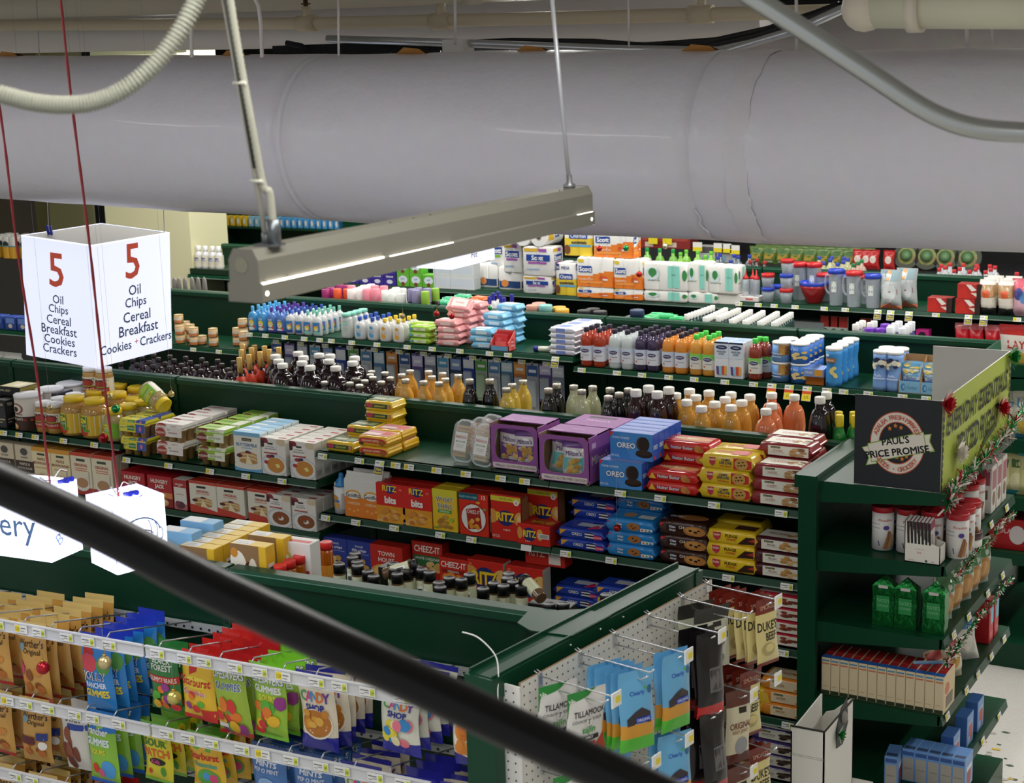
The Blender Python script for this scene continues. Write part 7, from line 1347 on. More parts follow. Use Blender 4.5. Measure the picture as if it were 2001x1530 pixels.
put_tops(soda('#b8b890', '#3a4ab0'), S7([(1585, 272), (1600, 318), (1657, 292), (1712, 266), (1720, 328), (1770, 308), (1810, 288), (1850, 270)]), ZCB, 'pale soda bottle with blue cap above the pitchers, {n} from the aisle end', 'pale blue capped soda')
put_tops(soda('#c8a898', '#2a7a48'), S7([(1860, 335), (1900, 318), (1930, 300)]), ZCB, 'pale soda bottle with dark green cap above the pitchers, {n} from the aisle end', 'pale green capped soda')
put_tops(soda('#b8bcc0', '#c22e34'), T([(1060, 378), (1112, 360), (1143, 338), (1180, 322), (1192, 390), (1240, 372), (1315, 332), (1325, 398), (1380, 378), (1405, 352), (1447, 332), (1468, 400), (1512, 378), (1550, 358), (1587, 338), (1742, 415)], 1600, 440, 4.5), ZCB, 'clear soda bottle with red cap over the boxed cups, {n} from the aisle end', 'red capped soda bottles')
# ---- chilled cabinet along the back wall
yd = 14.4
ca0, ca1 = at(1180, 470, yd).x, at(2150, 500, yd).x
cab_ = thing('chilled_cabinet', 'long black open chilled cabinet at the back of the shop', 'cabinet', (ca0, yd, 0)); Lc = ca1-ca0
zq = at(1700, 530, yd).z
link('case_body', MB().box(0, Lc, .9, 1.2, 0, 2.6, mat('#0c0d0f', .5)).box(0, Lc, 0, 1.2, 2.35, 2.6, mat('#101114', .5)).box(-.03, 0, 0, 1.2, 0, 2.6, mat('#1b1c20', .5)).box(Lc, Lc+.03, 0, 1.2, 0, 2.6, mat('#1b1c20', .5)).box(0, Lc, .0, 1.0, 0, zq-.35, mat('#141518', .5)), cab_)
link('shelf', MB().box(0, Lc, .1, .9, zq-.02, zq, mat('#2a2c2e', .4)), cab_)
zq += .0
gsn = bag('salad_bag', 'bag', .14, .17, .06, '#5f7c3c', [('r', .15, .3, .85, .6, '#b89a44'), ('e', .5, .75, .3, .14, '#3f6a30'), ('r', .2, .1, .8, .2, '#e6e2d0')], hang=False, seed=3)
i = 0
for px in range(1478, 1700, 26):
    for r in range(2): gsn.put('green and gold salad bag in the chilled cabinet, %s along, %s row' % (ORD[i], ORD[r]), (xof(px, yd+.2, zq), yd+.2+r*.16, zq+r*.0), 0, 'salad bags')
    i += 1
plt_ = Kind('party_platter', 'platter', [('tray', MB().lathe([(.125, 0), (.13, .01), (.125, .02)], mat('#3a4030', .4), 24)), ('food', MB().ball((0, 0, .0), .105, mat('#b9c078', .6, mottle=.9, bscale=30), 16, .35)), ('label', MB().lathe([(.06, .042), (.0001, .0435)], ink('#6a8f62'), 16))], .36, .05, .36)
for i, px in enumerate((1766, 1806, 1842, 1886)): plt_.put('round party platter propped up in the chilled cabinet, %s along' % ORD[i], (xof(px, yd+.12, zq), yd+.22, zq+.125), 0, 'party platters', (math.radians(72), 0, 0))
rbg = bag('red_bag', 'bag', .11, .18, .05, '#c22a2c', [('e', .5, .5, .3, .2, '#e8d8d0')], hang=False, seed=6)
for i, px in enumerate((1676, 1692, 1706, 1736)): rbg.put('red bag of produce in the chilled cabinet, %s along' % ORD[i], (xof(px, yd+.15, zq), yd+.16, zq+.06*(i % 2)*0), 0, 'red produce bags')
mt_ = carton('meat_tray', 'tray', .3, .2, .16, '#8a2e2c', [('r', .1, .5, .9, .9, '#a84a40'), ('r', .2, .1, .5, .4, '#d8c8b8')])
for i, px in enumerate((1275, 1310)): mt_.put('dark red meat tray under yellow tickets in the chilled cabinet, ' + ('first', 'second')[i], (xof(px, yd+.1, zq)+.06*i, yd+.22, zq+.12))
carton('display_riser', 'riser', .75, .3, .119, '#2a2c2e').put('low black riser under the meat trays', (xof(1292, yd+.1, zq), yd+.26, zq))
for i, px in enumerate((1378, 1412)):
    carton('freezer_pack', 'pack', .17, .1, .16, ('#c8c8c4', '#b8bcc0')[i], [('r', .1, .55, .9, .95, '#5a5a5c'), ('r', .2, .1, .6, .4, '#8ab0c8')]).put('grey frozen pack in the cabinet above the blue caps, ' + ('first', 'second')[i], (xof(px, yd+.1, zq), yd+.2, zq))
bl = carton('blue_carton', 'box', .3, .2, .1, '#4aa0d0', [('r', .1, .2, .6, .8, '#d8e8ee'), ('r', .65, .2, .9, .8, '#e28a3c')]); bl.put('blue box low in the chilled cabinet behind lime sodas', (xof(1385, yd+.02, zq), yd+.12, zq-.349+.0))
for px, py in ((1276, 468), (1304, 469), (1363, 482), (1404, 484), (1420, 485), (1436, 488)):
    p = at(px, py, yd+.09); link('price_ticket', MB().box(-.05, .05, -.002, 0, -.045, .045, TAGW if px > 1350 else TAGY).box(-.05, .05, -.0025, -.002, -.045, -.005, TAGY), cab_, (p.x-ca0, .09, p.z))
# ================================================================== back of the front run: boxes, honey, spice jars
ZF = ZF1
UF, VF = Vector((math.cos(FR), math.sin(FR), 0)), Vector((-math.sin(FR), math.cos(FR), 0))
def ztop(pts, vmin, h):
    """height of tops seen at photo points so that the first of them stands at depth vmin behind the green back"""
    zt = ZF+h
    for _ in range(80):
        v = min((atz(x, y, zt)-FO).dot(VF) for x, y in pts)
        if abs(v-vmin) < .002: break
        zt += (v-vmin)*.3
    return zt
yb_ = carton('dessert_mix_box', 'box', .145, .052, .225, '#d9b02c', [('r', .0, .0, .8, 1, '#8a6a44'), ('e', .2, .6, .26, .3, '#e9e2d0'), ('e', .5, .4, .16, .34, '#5a2c1a'), ('e', .62, .5, .14, .3, '#dcd2bc'), ('e', .12, .86, .1, .08, '#c8862c')], [('r', .04, .05, .52, .95, '#e8e6dc'), ('r', .1, .2, .46, .35, '#c9c6bc'), ('r', .1, .5, .4, .6, '#c9c6bc')], [('r', .2, .25, .8, .72, '#eeeee8'), ('r', .28, .3, .72, .66, '#5a5a58'), ('r', .28, .44, .72, .48, '#eeeee8')], topc='#e8c23c', sidec='#e2b62c')
def fbox(kd, px, py, v, lab, group, n, sp):
    zt = ztop([(px, py)], v, kd.h); u = (atz(px, py, zt)-FO).dot(UF)
    for r in range(n):
        o = kd.put(lab.format(r=ORD[r]), Fw(u, v+r*sp, ZF), FR, group); o.scale.z = (zt-ZF)/kd.h
fbox(yb_, 392, 1066, .07, 'yellow and white topped dessert box in the long file, {r} from the green back', 'yellow dessert boxes', 6, .0545)
fbox(yb_, 492, 1062, .07, 'yellow dessert box picturing chocolate pie, {r} from the green back, next to the white box', 'chocolate pie dessert boxes', 2, .1)
bb_ = carton('dessert_mix_box', 'box', .145, .06, .21, '#7fb4dc', [('r', 0, 0, 1, .5, '#4a7aa8'), ('e', .3, .4, .3, .3, '#c9a86a')], [('r', .04, .05, .6, .95, '#e4e8ea')], topc='#7fb8e0')
fbox(bb_, 352, 1035, .12, 'light blue dessert box beside the bakery light box, {r} from the green back', 'light blue dessert boxes', 2, .12)
wx = carton('dessert_mix_box', 'box', .145, .06, .235, '#e4e2dc', [('e', .35, .72, .13, .1, '#c9c45a'), ('e', .55, .66, .18, .06, '#d8d2b0'), ('e', .9, .5, .05, .03, '#b0343c')], [('r', .3, .1, .95, .5, '#c83a3a')], sidec='#e0dedc')
fbox(wx, 580, 1055, .2, 'white dessert box with red topped stripe next to the honey', None, 1, .1)
hn = jar('honey_bottle', 'bottle', .023, .19, mat('#c86a12', .1, coat=.5, trans=.3), '#d8302c', [('r', 0, 0, 1, 1, '#e0a03c')], (.15, .5), '#d88a2a', lidh=.17, lidr=.95, sh=.7, n=14)
hp = [(547, 1104), (565, 1095), (584, 1086), (613, 1071), (637, 1059)]; zt = ztop(hp, .06, .19)
for i, (x, y) in enumerate(hp):
    p = atz(x, y, zt); o = hn.put('amber honey bottle with red cap, %s going back from the green panel' % ORD[i], (p.x, p.y, ZF), 0, 'honey bottles'); o.scale.z = (zt-ZF)/.19
sj = jar('spice_jar', 'jar', .0195, .165, '#6a5238', '#101012', [('r', 0, 0, 1, 1, '#cfd2b4'), ('r', .2, .2, .6, .8, '#eef0e8'), ('r', .26, .25, .54, .7, '#4a4a48'), ('t', .78, .5, .2, '#3a5a2a', 'THYME', .3, .01)], (.25, .78), '#c8cba8', lidh=.18, lidr=1.04, sh=.8, n=14)
sp_ = T([(1450, 570), (1470, 535), (1555, 515), (1590, 550), (1595, 580), (1675, 625), (1720, 662)], 300, 960, 4)+T([(75, 565), (85, 605), (105, 645), (180, 618), (235, 586), (295, 608), (355, 632), (430, 712), (440, 748), (510, 676), (605, 688), (670, 650), (775, 760), (845, 732), (910, 705), (935, 738), (965, 676), (1010, 706), (1075, 740), (1290, 878), (1400, 876), (1740, 808)], 750, 960, 4)
zj = ztop(sp_, .05, .165); P = sorted([atz(x, y, zj) for x, y in sp_], key=lambda p: -p.x); D = []
for p in P:
    v = (p-FO).dot(Vector((-math.sin(FR), math.cos(FR), 0)))
    if v < .045: k = .045-v; p.x -= math.sin(FR)*k; p.y += math.cos(FR)*k
    for _ in range(5):
        for q in D:
            d_ = math.hypot(p.x-q.x, p.y-q.y)
            if d_ < .0415: e_ = (p-q).normalized() if d_ > 1e-4 else Vector((0, 1, 0)); p.x = q.x+e_.x*.042; p.y = q.y+abs(e_.y)*.042
    D.append(p)
for i, p in enumerate(D):
    o = sj.put('black-lidded spice jar behind the front green panel, %s from the corner plate' % (ORD[i] if i < 20 else 'twenty-'+ORD[i-20]), (p.x, p.y, ZF), (i*37 % 60-30)*.02, 'black-lidded spice jars'); o.scale.z = (zj-ZF)/.165; 
for (x, y), rz, lab in (((742, 1118), .5, 'black-lidded spice jar lying tipped over near the red cracker boxes'), ((1052, 1165), 2.6, 'black-lidded spice jar lying tipped over near the corner plate')):
    p = atz(x, y, ZF+.15); o = sj.put(lab, (p.x, p.y+.02, ZF+.135), 0, None, (0, math.radians(74), rz)); o.scale.z = .7
gz = carton('spice_tray', 'tray', .14, .06, .115, '#141412'); gz.put('dark low tray under the spice jar tipped near the corner plate', (atz(1052, 1165, ZF+.15)+Vector((.02, .05, 0))).to_2d().to_3d()+Vector((0, 0, ZF)), FR); gz.put('dark low tray under the spice jar tipped near the red cracker boxes', Fw((atz(742, 1118, ZF+.15)-FO).dot(Vector((math.cos(FR), math.sin(FR), 0)))-.02, .3, ZF), FR)
# ================================================================== candy bags on the front run
def cbag(name, w, h, base, L, bands=(), seed=1, t=.035): return bag('candy_bag', 'bag', w, h, t, base, L, bands=bands, seed=seed, flat_top=.12)
gum = ['#d8383a', '#e8b82c', '#5ab03a', '#e07a2c', '#9a3a8a']
def wer(L2=()): return [('t', .5, .74, .1, '#2c1c12', "Werther's", .86, .012), ('t', .55, .63, .09, '#2c1c12', 'Original', .6, .01), ('e', .2, .68, .1, .05, '#7aa0b0')]+blob(0, .5, .3, .32, 7, ['#b8692a', '#c8843c', '#8a4a1c'], 4, .5)+list(L2)
KB = {
 'caramel': cbag('c', .125, .245, '#c9984a', wer([('p', [(.0, .25), (.25, .42), (.12, .5), (0, .5)], '#d84a7a')]), [(0, .05, '#b0342c'), (.9, 1, '#e0c478')], 2),
 'coffee caramel': cbag('k', .125, .235, '#c09248', wer([('r', 0, .3, .55, .42, '#5a1f2a'), ('r', .6, .38, .95, .5, '#2c3a7a'), ('e', .8, .3, .14, .07, '#e9e4dc')]), [(.9, 1, '#dcc074')], 3),
 'blue gummy': cbag('j', .118, .235, '#2f86cf', [('e', .3, .62, .3, .12, '#d84a5a'), ('e', .78, .6, .2, .12, '#5a9a4a'), ('p', [(.1, .7), (.5, .74), (.4, .84), (.12, .84)], '#c8302c'), ('t', .45, .44, .14, '#f2f2f4', 'JOLLY', .78, .05), ('t', .46, .44, .125, '#2c2c5a', 'JOLLY', .7, .01), ('t', .48, .34, .07, '#f2f2f4', 'RANCHER', .68, .02), ('t', .48, .23, .1, '#efd83c', 'GUMMIES', .8, .04)], [(.85, 1, '#2c44c0')], 4),
 'gummy bear': cbag('b', .118, .225, '#2f7a3a', [('t', .5, .78, .09, '#e6ece0', 'BLACK', .6, .02), ('t', .5, .68, .09, '#e6ece0', 'FOREST', .7, .02), ('r', 0, .45, 1, .56, '#c0302c'), ('t', .5, .505, .07, '#f0e6dc', 'GUMMY BEARS', .9, .012)]+blob(0, .5, .24, .36, 10, gum, 7, .5), [], 5),
 'yellow gummy': cbag('s', .135, .235, '#e8bc2c', [('p', [(.2, .95), (.55, .95), (.5, .72), (.3, .66)], '#c8302c'), ('e', .5, .56, .42, .09, '#e8d44a'), ('t', .5, .57, .13, '#c8302c', 'Starburst', .86, .03), ('t', .45, .42, .09, '#f4f0e8', 'Gummies', .7, .04), ('t', .45, .42, .08, '#c8402c', 'Gummies', .66, .006), ('r', .6, 0, 1, .18, '#c8302c')]+blob(0, .55, .27, .3, 6, gum, 8, .4), [(0, .06, '#c8302c'), (.86, 1, '#d02c28')], 6),
 'fruit ring': cbag('l', .13, .25, '#9cba3c', [('t', .5, .8, .11, '#24428a', 'LIFESAVERS', .95, .05), ('t', .5, .8, .1, '#f4f4f2', 'LIFESAVERS', .92, .02), ('t', .5, .66, .1, '#f4f4f2', 'GUMMIES', .8, .04), ('t', .5, .66, .09, '#2c4a9a', 'GUMMIES', .76, .006)]+blob(0, .5, .3, .38, 12, gum, 9, .55)+[('r', .08, .12, .38, .18, '#e6e6e0')], [(0, .06, '#c8342c'), (.86, 1, '#c8282a')], 7),
 'sour ring': cbag('o', .13, .26, '#9cc83c', [('t', .5, .8, .11, '#24428a', 'LIFESAVERS', .95, .05), ('t', .5, .8, .1, '#f4f4f2', 'LIFESAVERS', .92, .02), ('t', .5, .68, .09, '#f4f4f2', 'GUMMIES', .8, .04), ('t', .5, .57, .08, '#e8e04a', 'SOURS', .5, .03)]+blob(0, .5, .32, .38, 12, gum, 11, .55), [(0, .05, '#8ad83a'), (.86, 1, '#8ad83a')], 8),
 'butterscotch': cbag('y', .135, .27, '#e6dcc4', [('r', .22, .8, .74, .87, '#1c1a18'), ('t', .48, .835, .04, '#e8e0c0', 'Best Choice', .4, .008), ('t', .19, .7, .13, '#4aa84a', 'C', .2, .03), ('t', .35, .7, .13, '#e04a8a', 'A', .2, .03), ('t', .5, .7, .13, '#3a9ad8', 'N', .2, .03), ('t', .65, .7, .13, '#e87a2c', 'D', .2, .03), ('t', .81, .7, .13, '#6a3aa0', 'Y', .2, .03), ('t', .5, .57, .09, '#24288a', 'SHOP', .5, .04), ('e', .5, .36, .43, .2, '#f0ead8'), ('e', .5, .37, .4, .18, '#b8742a')]+blob(0, .5, .38, .28, 8, ['#d89a34', '#c8842a', '#e0ac4a'], 12, .5), [(0, .2, '#2a2c9a'), (.92, 1, '#2a2c9a')], 9),
 'wrapped taffy': cbag('t', .135, .265, '#dcdccc', [('t', .19, .74, .13, '#4aa84a', 'C', .2, .03), ('t', .35, .74, .13, '#e04a8a', 'A', .2, .03), ('t', .5, .74, .13, '#3a9ad8', 'N', .2, .03), ('t', .65, .74, .13, '#e87a2c', 'D', .2, .03), ('t', .81, .74, .13, '#6a3aa0', 'Y', .2, .03), ('t', .5, .61, .09, '#24288a', 'SHOP', .5, .04)]+blob(0, .5, .36, .34, 14, ['#e8d83c', '#3a8ac8', '#e87a8a', '#e8e0b0'], 13, .6), [(0, .2, '#2a2c9a'), (.92, 1, '#2a2c9a')], 10),
 'orange slice': cbag('q', .125, .265, '#e0d8c4', [('e', .5, .44, .44, .3, '#f0e8d8')]+blob(0, .5, .44, .34, 12, ['#e08a34', '#e89c4a', '#d87a2a'], 14, .8), [(0, .2, '#2a2c9a'), (.8, 1, '#2a2c9a')], 11),
 'sour blue gummy': cbag('v', .13, .255, '#8ac03c', [('r', 0, .72, 1, 1, '#2a7ac8'), ('t', .45, .83, .12, '#f2f2f4', 'JOLLY', .7, .05), ('t', .45, .72, .1, '#f2f2f4', 'rancher', .7, .03), ('t', .45, .58, .1, '#e6f0f4', 'GUMMIES', .8, .04), ('t', .45, .45, .07, '#e8d83c', 'SOURS', .5, .03), ('e', .72, .22, .22, .13, '#4a9ad8'), ('e', .3, .22, .1, .07, '#d8382c'), ('e', .48, .16, .1, .06, '#d85a8a')], [(0, .05, '#2a6ad0'), (.93, 1, '#2a5ac0')], 12),
 'sour patch': cbag('p', .12, .25, '#d8cc2c', [('p', [(.0, .95), (1, .95), (.9, .7), (.1, .75)], '#7ab83a'), ('t', .5, .68, .12, '#3a7a2a', 'SOUR', .8, .03), ('t', .5, .52, .14, '#d8682c', 'PATCH', .9, .04), ('e', .55, .38, .28, .06, '#1c1c16'), ('t', .5, .38, .08, '#d84a8a', 'Kids', .3, .02), ('e', .3, .2, .06, .05, '#d8382c'), ('e', .75, .22, .08, .09, '#4a9a3a')], [(0, .06, '#7ab83a'), (.9, 1, '#6ab03a')], 13),
 'green gummy': cbag('g', .135, .235, '#e2b42c', [('p', [(.1, .95), (.9, .95), (.7, .7), (.2, .72)], '#6ab43a'), ('t', .5, .62, .12, '#c8302c', 'Starburst', .86, .03), ('t', .5, .48, .09, '#4aa88a', 'Gummies', .7, .04), ('e', .55, .25, .34, .16, '#5aa84a'), ('e', .5, .28, .1, .07, '#4a9ad8'), ('e', .72, .26, .12, .08, '#d84a7a')], [(.85, 1, '#6ab43a')], 14),
 'blue mint': cbag('m', .14, .255, '#4a7ab8', [('t', .5, .82, .11, '#1c2c5a', 'LIFE SAVERS', .92, .04), ('t', .5, .82, .1, '#e4eaf2', 'LIFE SAVERS', .9, .015), ('t', .5, .69, .09, '#e4eaf2', 'MINTS', .6, .04), ('t', .5, .58, .07, '#dfe6f0', 'PEP O MINT', .7, .02), ('e', .5, .3, .3, .16, '#8fb4dc')], [(.9, 1, '#2a4a8a')], 15),
 'pecan sweet': cbag('n', .11, .22, '#d8d4cc', [('t', .5, .82, .09, '#2c2c2c', 'STAR', .7, .02), ('r', .3, .66, 1, .75, '#2c4aa0')]+blob(0, .45, .38, .3, 9, ['#7a3a24', '#8a4a30', '#6a2c1c'], 16, .9), [], 16),
}
def candy(key, xl, xr, yb, row, n, seed=0, z=None, sp=.052):
    kd = KB[key]; zr = (H-1.75, H-2.012, H-2.28)[row]; px = (xl+xr)/2
    Yv = at(px, 1400, 3.43); u = (at(px, yb-40, 3.43-.0)-FO).dot(Vector((math.cos(FR), math.sin(FR), 0)))
    rn = random.Random(int(px)+row); rw = ('upper', 'middle', 'lower')[row]
    zt = zr-.016; zbt = at(px, min(yb, 1560), 3.47).z; sc = max(.75, min(1.1, (zt-zbt)/kd.h)) if row < 2 else .95
    for k in range(n):
        v = -.425+.02+k*sp
        p = Fw(u+rn.uniform(-.006, .006), v, zt-.001*k)
        o = kd.put('%s candy bag under the %s label rail, %s in line from the rail' % (key, rw, ORD[k]) if key+rw not in seen else '%s candy bag under the %s rail, second column, %s in line' % (key, rw, ORD[k]), p, FR+rn.uniform(-.07, .07), key+' bags, '+rw+' rail', (rn.uniform(-.03, .05), rn.uniform(-.03, .03), FR+rn.uniform(-.08, .08))); o.scale.z = sc
    seen.add(key+rw)
seen = set()
for a in (('caramel', -10, 42, 1310, 0, 6), ('coffee caramel', -70, -15, 1310, 0, 5), ('caramel', 55, 120, 1355, 0, 7), ('blue gummy', 178, 235, 1388, 0, 6), ('gummy bear', 297, 352, 1372, 0, 2), ('yellow gummy', 352, 425, 1392, 0, 6), ('fruit ring', 420, 488, 1425, 0, 7), ('sour ring', 487, 558, 1437, 0, 7), ('butterscotch', 572, 648, 1460, 0, 5), ('wrapped taffy', 735, 806, 1455, 0, 5), ('orange slice', 875, 938, 1465, 0, 4),
          ('caramel', -5, 44, 1445, 1, 5), ('coffee caramel', 54, 128, 1463, 1, 5), ('pecan sweet', 142, 185, 1485, 1, 2), ('sour blue gummy', 178, 250, 1508, 1, 4), ('sour patch', 285, 343, 1510, 1, 4), ('green gummy', 368, 442, 1530, 1, 4), ('blue mint', 484, 558, 1530, 1, 4), ('blue mint', 566, 640, 1530, 1, 4), ('butterscotch', 658, 735, 1530, 1, 4), ('orange slice', 760, 830, 1530, 1, 4), ('butterscotch', 850, 920, 1540, 1, 5),
          ('caramel', -5, 60, 1600, 2, 5), ('coffee caramel', 75, 140, 1600, 2, 5), ('fruit ring', 175, 250, 1620, 2, 3)): candy(*a)
# ================================================================== jerky bags on the pegboard
def peg(u, z, lab, out=.235, tagc=True):
    t = thing('peg_hook', lab, 'hook', Ew(u, 0, z), EANG)
    link('wire', MB().tube([(0, 0, .0), (0, -out, -.004), (0, -out-.012, .008)], .0026, mat('#d4d6d8', .25, .8), 6).tube([(0, 0, -.028), (0, -out+.03, -.03), (0, -out+.008, -.016)], .0026, mat('#d4d6d8', .25, .8), 6), t)
    link('bracket', MB().box(-.009, .009, -.004, .0, -.034, .008, mat('#c8cacc', .3, .8)).tube([(-.006, 0, .008), (-.006, .012, .014)], .002, STEEL, 5).tube([(.006, 0, .008), (.006, .012, .014)], .002, STEEL, 5), t)
    if tagc: link('price_tag', MB().bbox(-.022, .022, -out-.018, -out-.014, -.03, .012, .001, TAGW).box(-.006, .016, -out-.0187, -out-.0178, -.018, .0, TAGY), t)
JB = {
 'green-cornered jerky': bag('jerky_bag', 'bag', .125, .19, .022, '#d8d6d2', [('p', [(0, 1), (.75, 1), (.0, .62)], '#2f8a3c'), ('t', .17, .9, .06, '#e6f0e0', 'NEW', .22, .02, .35), ('t', .55, .66, .09, '#1c1a18', 'TILLAMOOK', .84, .014), ('t', .5, .55, .045, '#4a4a48', 'COUNTRY SMOKER', .8, .004), ('e', .55, .52, .1, .07, '#d8d6d2'), ('t', .55, .52, .08, '#4a4a48', 'T', .2, .01), ('t', .55, .39, .13, '#3a9a3c', 'tajin', .5, .02), ('r', .12, .24, .84, .31, '#141212'), ('t', .48, .275, .05, '#eeeae4', 'BEEF JERKY', .66, .012), ('r', .25, .16, .75, .21, '#d03a2c'), ('p', [(.0, 0), (1, 0), (1, .3), (.8, .1)], '#a83a1c')], seed=21),
 'blue jerky': bag('jerky_bag', 'bag', .118, .235, .024, '#6ab0dc', [('t', .5, .72, .07, '#2c4ab8', 'Clearly', .6, .012), ('e', .75, .77, .04, .02, '#5ac03a'), ('e', .88, .74, .07, .05, '#3a6a9a'), ('p', [(.15, .33), (.85, .33), (.85, .46), (.6, .54), (.4, .5), (.15, .42)], '#3c3438'), ('r', .4, .35, .85, .42, '#2c4ab8'), ('t', .62, .385, .035, '#e6ecf4', 'ORIGINAL', .4, .006)], bands=[(0, .17, '#5ac03c'), (.17, .34, '#d89a34')], seed=22),
 'black jerky': bag('jerky_bag', 'bag', .105, .26, .03, '#1a1618', [('r', .35, .3, .8, .6, '#6a6668'), ('r', .4, .33, .75, .57, '#4a4648')], bands=[(0, .14, '#c8201e')], seed=23),
 'peppered beef': bag('jerky_bag', 'bag', .135, .2, .022, '#c9c9b4', [('r', .5, .68, .75, .76, '#2a2a26'), ('t', .5, .52, .12, '#1c1c1a', 'PEPPERED', .9, .03), ('t', .5, .38, .08, '#2c3a2c', 'BEEF JERKY', .7, .014), ('e', .4, .15, .4, .14, '#8a8c80')], bands=[(.78, 1, '#34332f')], seed=24),
 'cream sausage': bag('jerky_bag', 'bag', .1, .215, .02, '#e0d08c', [('t', .5, .6, .14, '#1c1a14', "DUKE'S", .9, .02), ('t', .62, .44, .12, '#1c1a14', 'BEEF', .5, .02), ('e', .45, .25, .3, .1, '#b8a870'), ('e', .5, .27, .2, .06, '#e0d08c'), ('t', .5, .87, .06, '#d8a890', 'SMOKED', .7, .01)], bands=[(0, .05, '#7a2c1c'), (.78, 1, '#7a2a1e')], seed=25),
 'brown original': bag('jerky_bag', 'bag', .1, .235, .022, '#d9d0b0', [('r', .45, .68, .75, .76, '#2a2218'), ('t', .55, .52, .09, '#7a3a20', 'ORIGINAL', .9, .02), ('t', .55, .43, .06, '#a87a50', 'BEEF JERKY', .7, .01), ('e', .6, .24, .26, .12, '#9a9a9c')], bands=[(0, .14, '#5a2418'), (.78, 1, '#6a3a30')], seed=26),
}
rowz = (H-1.662, H-1.912, H-2.16)
us = [max(.03, min(ELB-.03, (Vector((-1.98, y, 0))-EO).dot(Vector((math.cos(EANG), math.sin(EANG), 0))))) for y in (3.503, 3.695, 3.87, 4.057, 4.246, 4.413)]
for r in range(3):
    for i, u in enumerate(us): peg(u, rowz[r], 'wire pegboard hook, %s from the end post in the %s row' % (ORD[i], ('top', 'second', 'third')[r]), tagc=(i+r) % 3 != 1)
def jerk(key, row, i, outs, dz=0):
    for k, o_ in enumerate(sorted(outs, reverse=True)):
        rn = random.Random(i*7+k+row); JB[key].put('%s bag, %s hook row, %s hook from the end post, %s from the tip' % (key, ('top', 'second', 'third')[row], ORD[i], ORD[k]), Ew(us[i]+rn.uniform(-.004, .004), o_, rowz[row]-.006+dz), 0, key+' bags', (rn.uniform(-.03, .03), rn.uniform(-.03, .03), EANG-.3+rn.uniform(-.1, .1)))
jerk('green-cornered jerky', 0, 0, [.15, .06]); jerk('blue jerky', 0, 1, [.19, .16, .135, .11, .085]); jerk('blue jerky', 0, 2, [.215, .19]); jerk('black jerky', 0, 3, [.21, .18, .15]); jerk('peppered beef', 0, 4, [.11, .05]); jerk('cream sausage', 0, 5, [.215, .185, .165, .145, .1, .075, .05])
jerk('green-cornered jerky', 1, 0, [.1]); jerk('blue jerky', 1, 1, [.12, .09]); jerk('blue jerky', 1, 2, [.2, .17]); jerk('black jerky', 1, 3, [.21, .175, .14]); jerk('brown original', 1, 4, [.2, .17, .14]); jerk('cream sausage', 1, 5, [.16, .13, .1, .07])
jerk('blue jerky', 2, 2, [.15]); jerk('black jerky', 2, 3, [.2, .16]); jerk('brown original', 2, 4, [.2, .17]); jerk('cream sausage', 2, 5, [.19, .16, .13])
# ================================================================== goods on the end unit
yE0 = YA-hwE
XF = XE+dE
can_ = canister('wafer_tin', 'tin', .042, .175, '#dcdad6', '#b5222a', [('p', [(0, 0), (1, 0), (1, .12), (.45, .28), (0, .34)], '#3a2a7a'), ('t', .7, .82, .07, '#c86a5a', 'Pirouline', .5, .01), ('r', .1, .7, .5, .72, '#a8a8b0'), ('r', .1, .6, .5, .62, '#a8a8b0'), ('p', [(.62, .08), (.74, .05), (.9, .5), (.8, .55)], '#8a5a34'), ('p', [(.76, .08), (.86, .06), (.96, .42), (.9, .46)], '#b0824a'), ('e', .72, .62, .1, .06, '#4a3a8a')], lidh=.13, n=20)
z0 = ZE[0]
i = 0
for r in range(4):
    for c_, px in enumerate((1721, 1768, 1815, 1864)):
        if c_ == 3 and r > 2: continue
        x = xof(px, yE0+.1, z0); can_.put('white wafer tin with dull red lid, %s across from the post, %s row' % (ORD[c_], ORD[r]), (x, yE0+.125+r*.088+.006*c_, z0), 0, 'wafer tins')
cs2 = canister('wafer_tin', 'tin', .042, .175, '#dcdad6', '#b5222a', [('p', [(0, 0), (1, 0), (1, .12), (.45, .26), (0, .3)], '#c2302c'), ('t', .6, .8, .07, '#c86a5a', 'Pirouline', .5, .01), ('p', [(.5, .08), (.62, .05), (.8, .5), (.7, .55)], '#8a5a34')], lidh=.13, n=20)
for i, y in enumerate((.56, .66)): cs2.put('white wafer tin with red base band farther along the shelf edge, %s' % ORD[i], (XF-.06, yE0+y, z0), .6, 'red banded wafer tins')
def joy_box():
    mb = MB(); w, h, d = .135, .165, .075; c_ = ink('#e6e2d8')
    sd = [(-w/2, 0), (w/2, 0), (w/2, h*.42), (w*.12, h*.52), (-w*.3, h*.8), (-w/2, h)]
    for y in (-d/2, d/2-.003): mb.prism(sd, 1, y, y+.003, c_)
    mb.box(-w/2, -w/2+.003, -d/2, d/2, 0, h, c_); mb.box(w/2-.003, w/2, -d/2, d/2, 0, h*.42, c_); mb.box(-w/2, w/2, -d/2, d/2, 0, .003, c_)
    mb.front(w, h, -d/2, [('t', .42, .24, .07, '#b87a7a', 'joy', .2, .01), ('t', .42, .33, .03, '#d8b8b0', 'crafted with', .36, .004), ('t', .2, .06, .04, '#c89a9a', 'chuao', .24, .006), ('e', .62, .06, .035, .03, '#3a5a4a'), ('r', .76, .045, .84, .07, '#b8b0a8')])
    return Kind('chocolate_tray', 'tray', [('chocolate_tray', mb)], w, d, h)
jb = joy_box(); xj = xof(1806, yE0+.04, z0); jb.put('white cut-away tray of chocolate bars before the wafer tins', (xj, yE0+.045, z0))
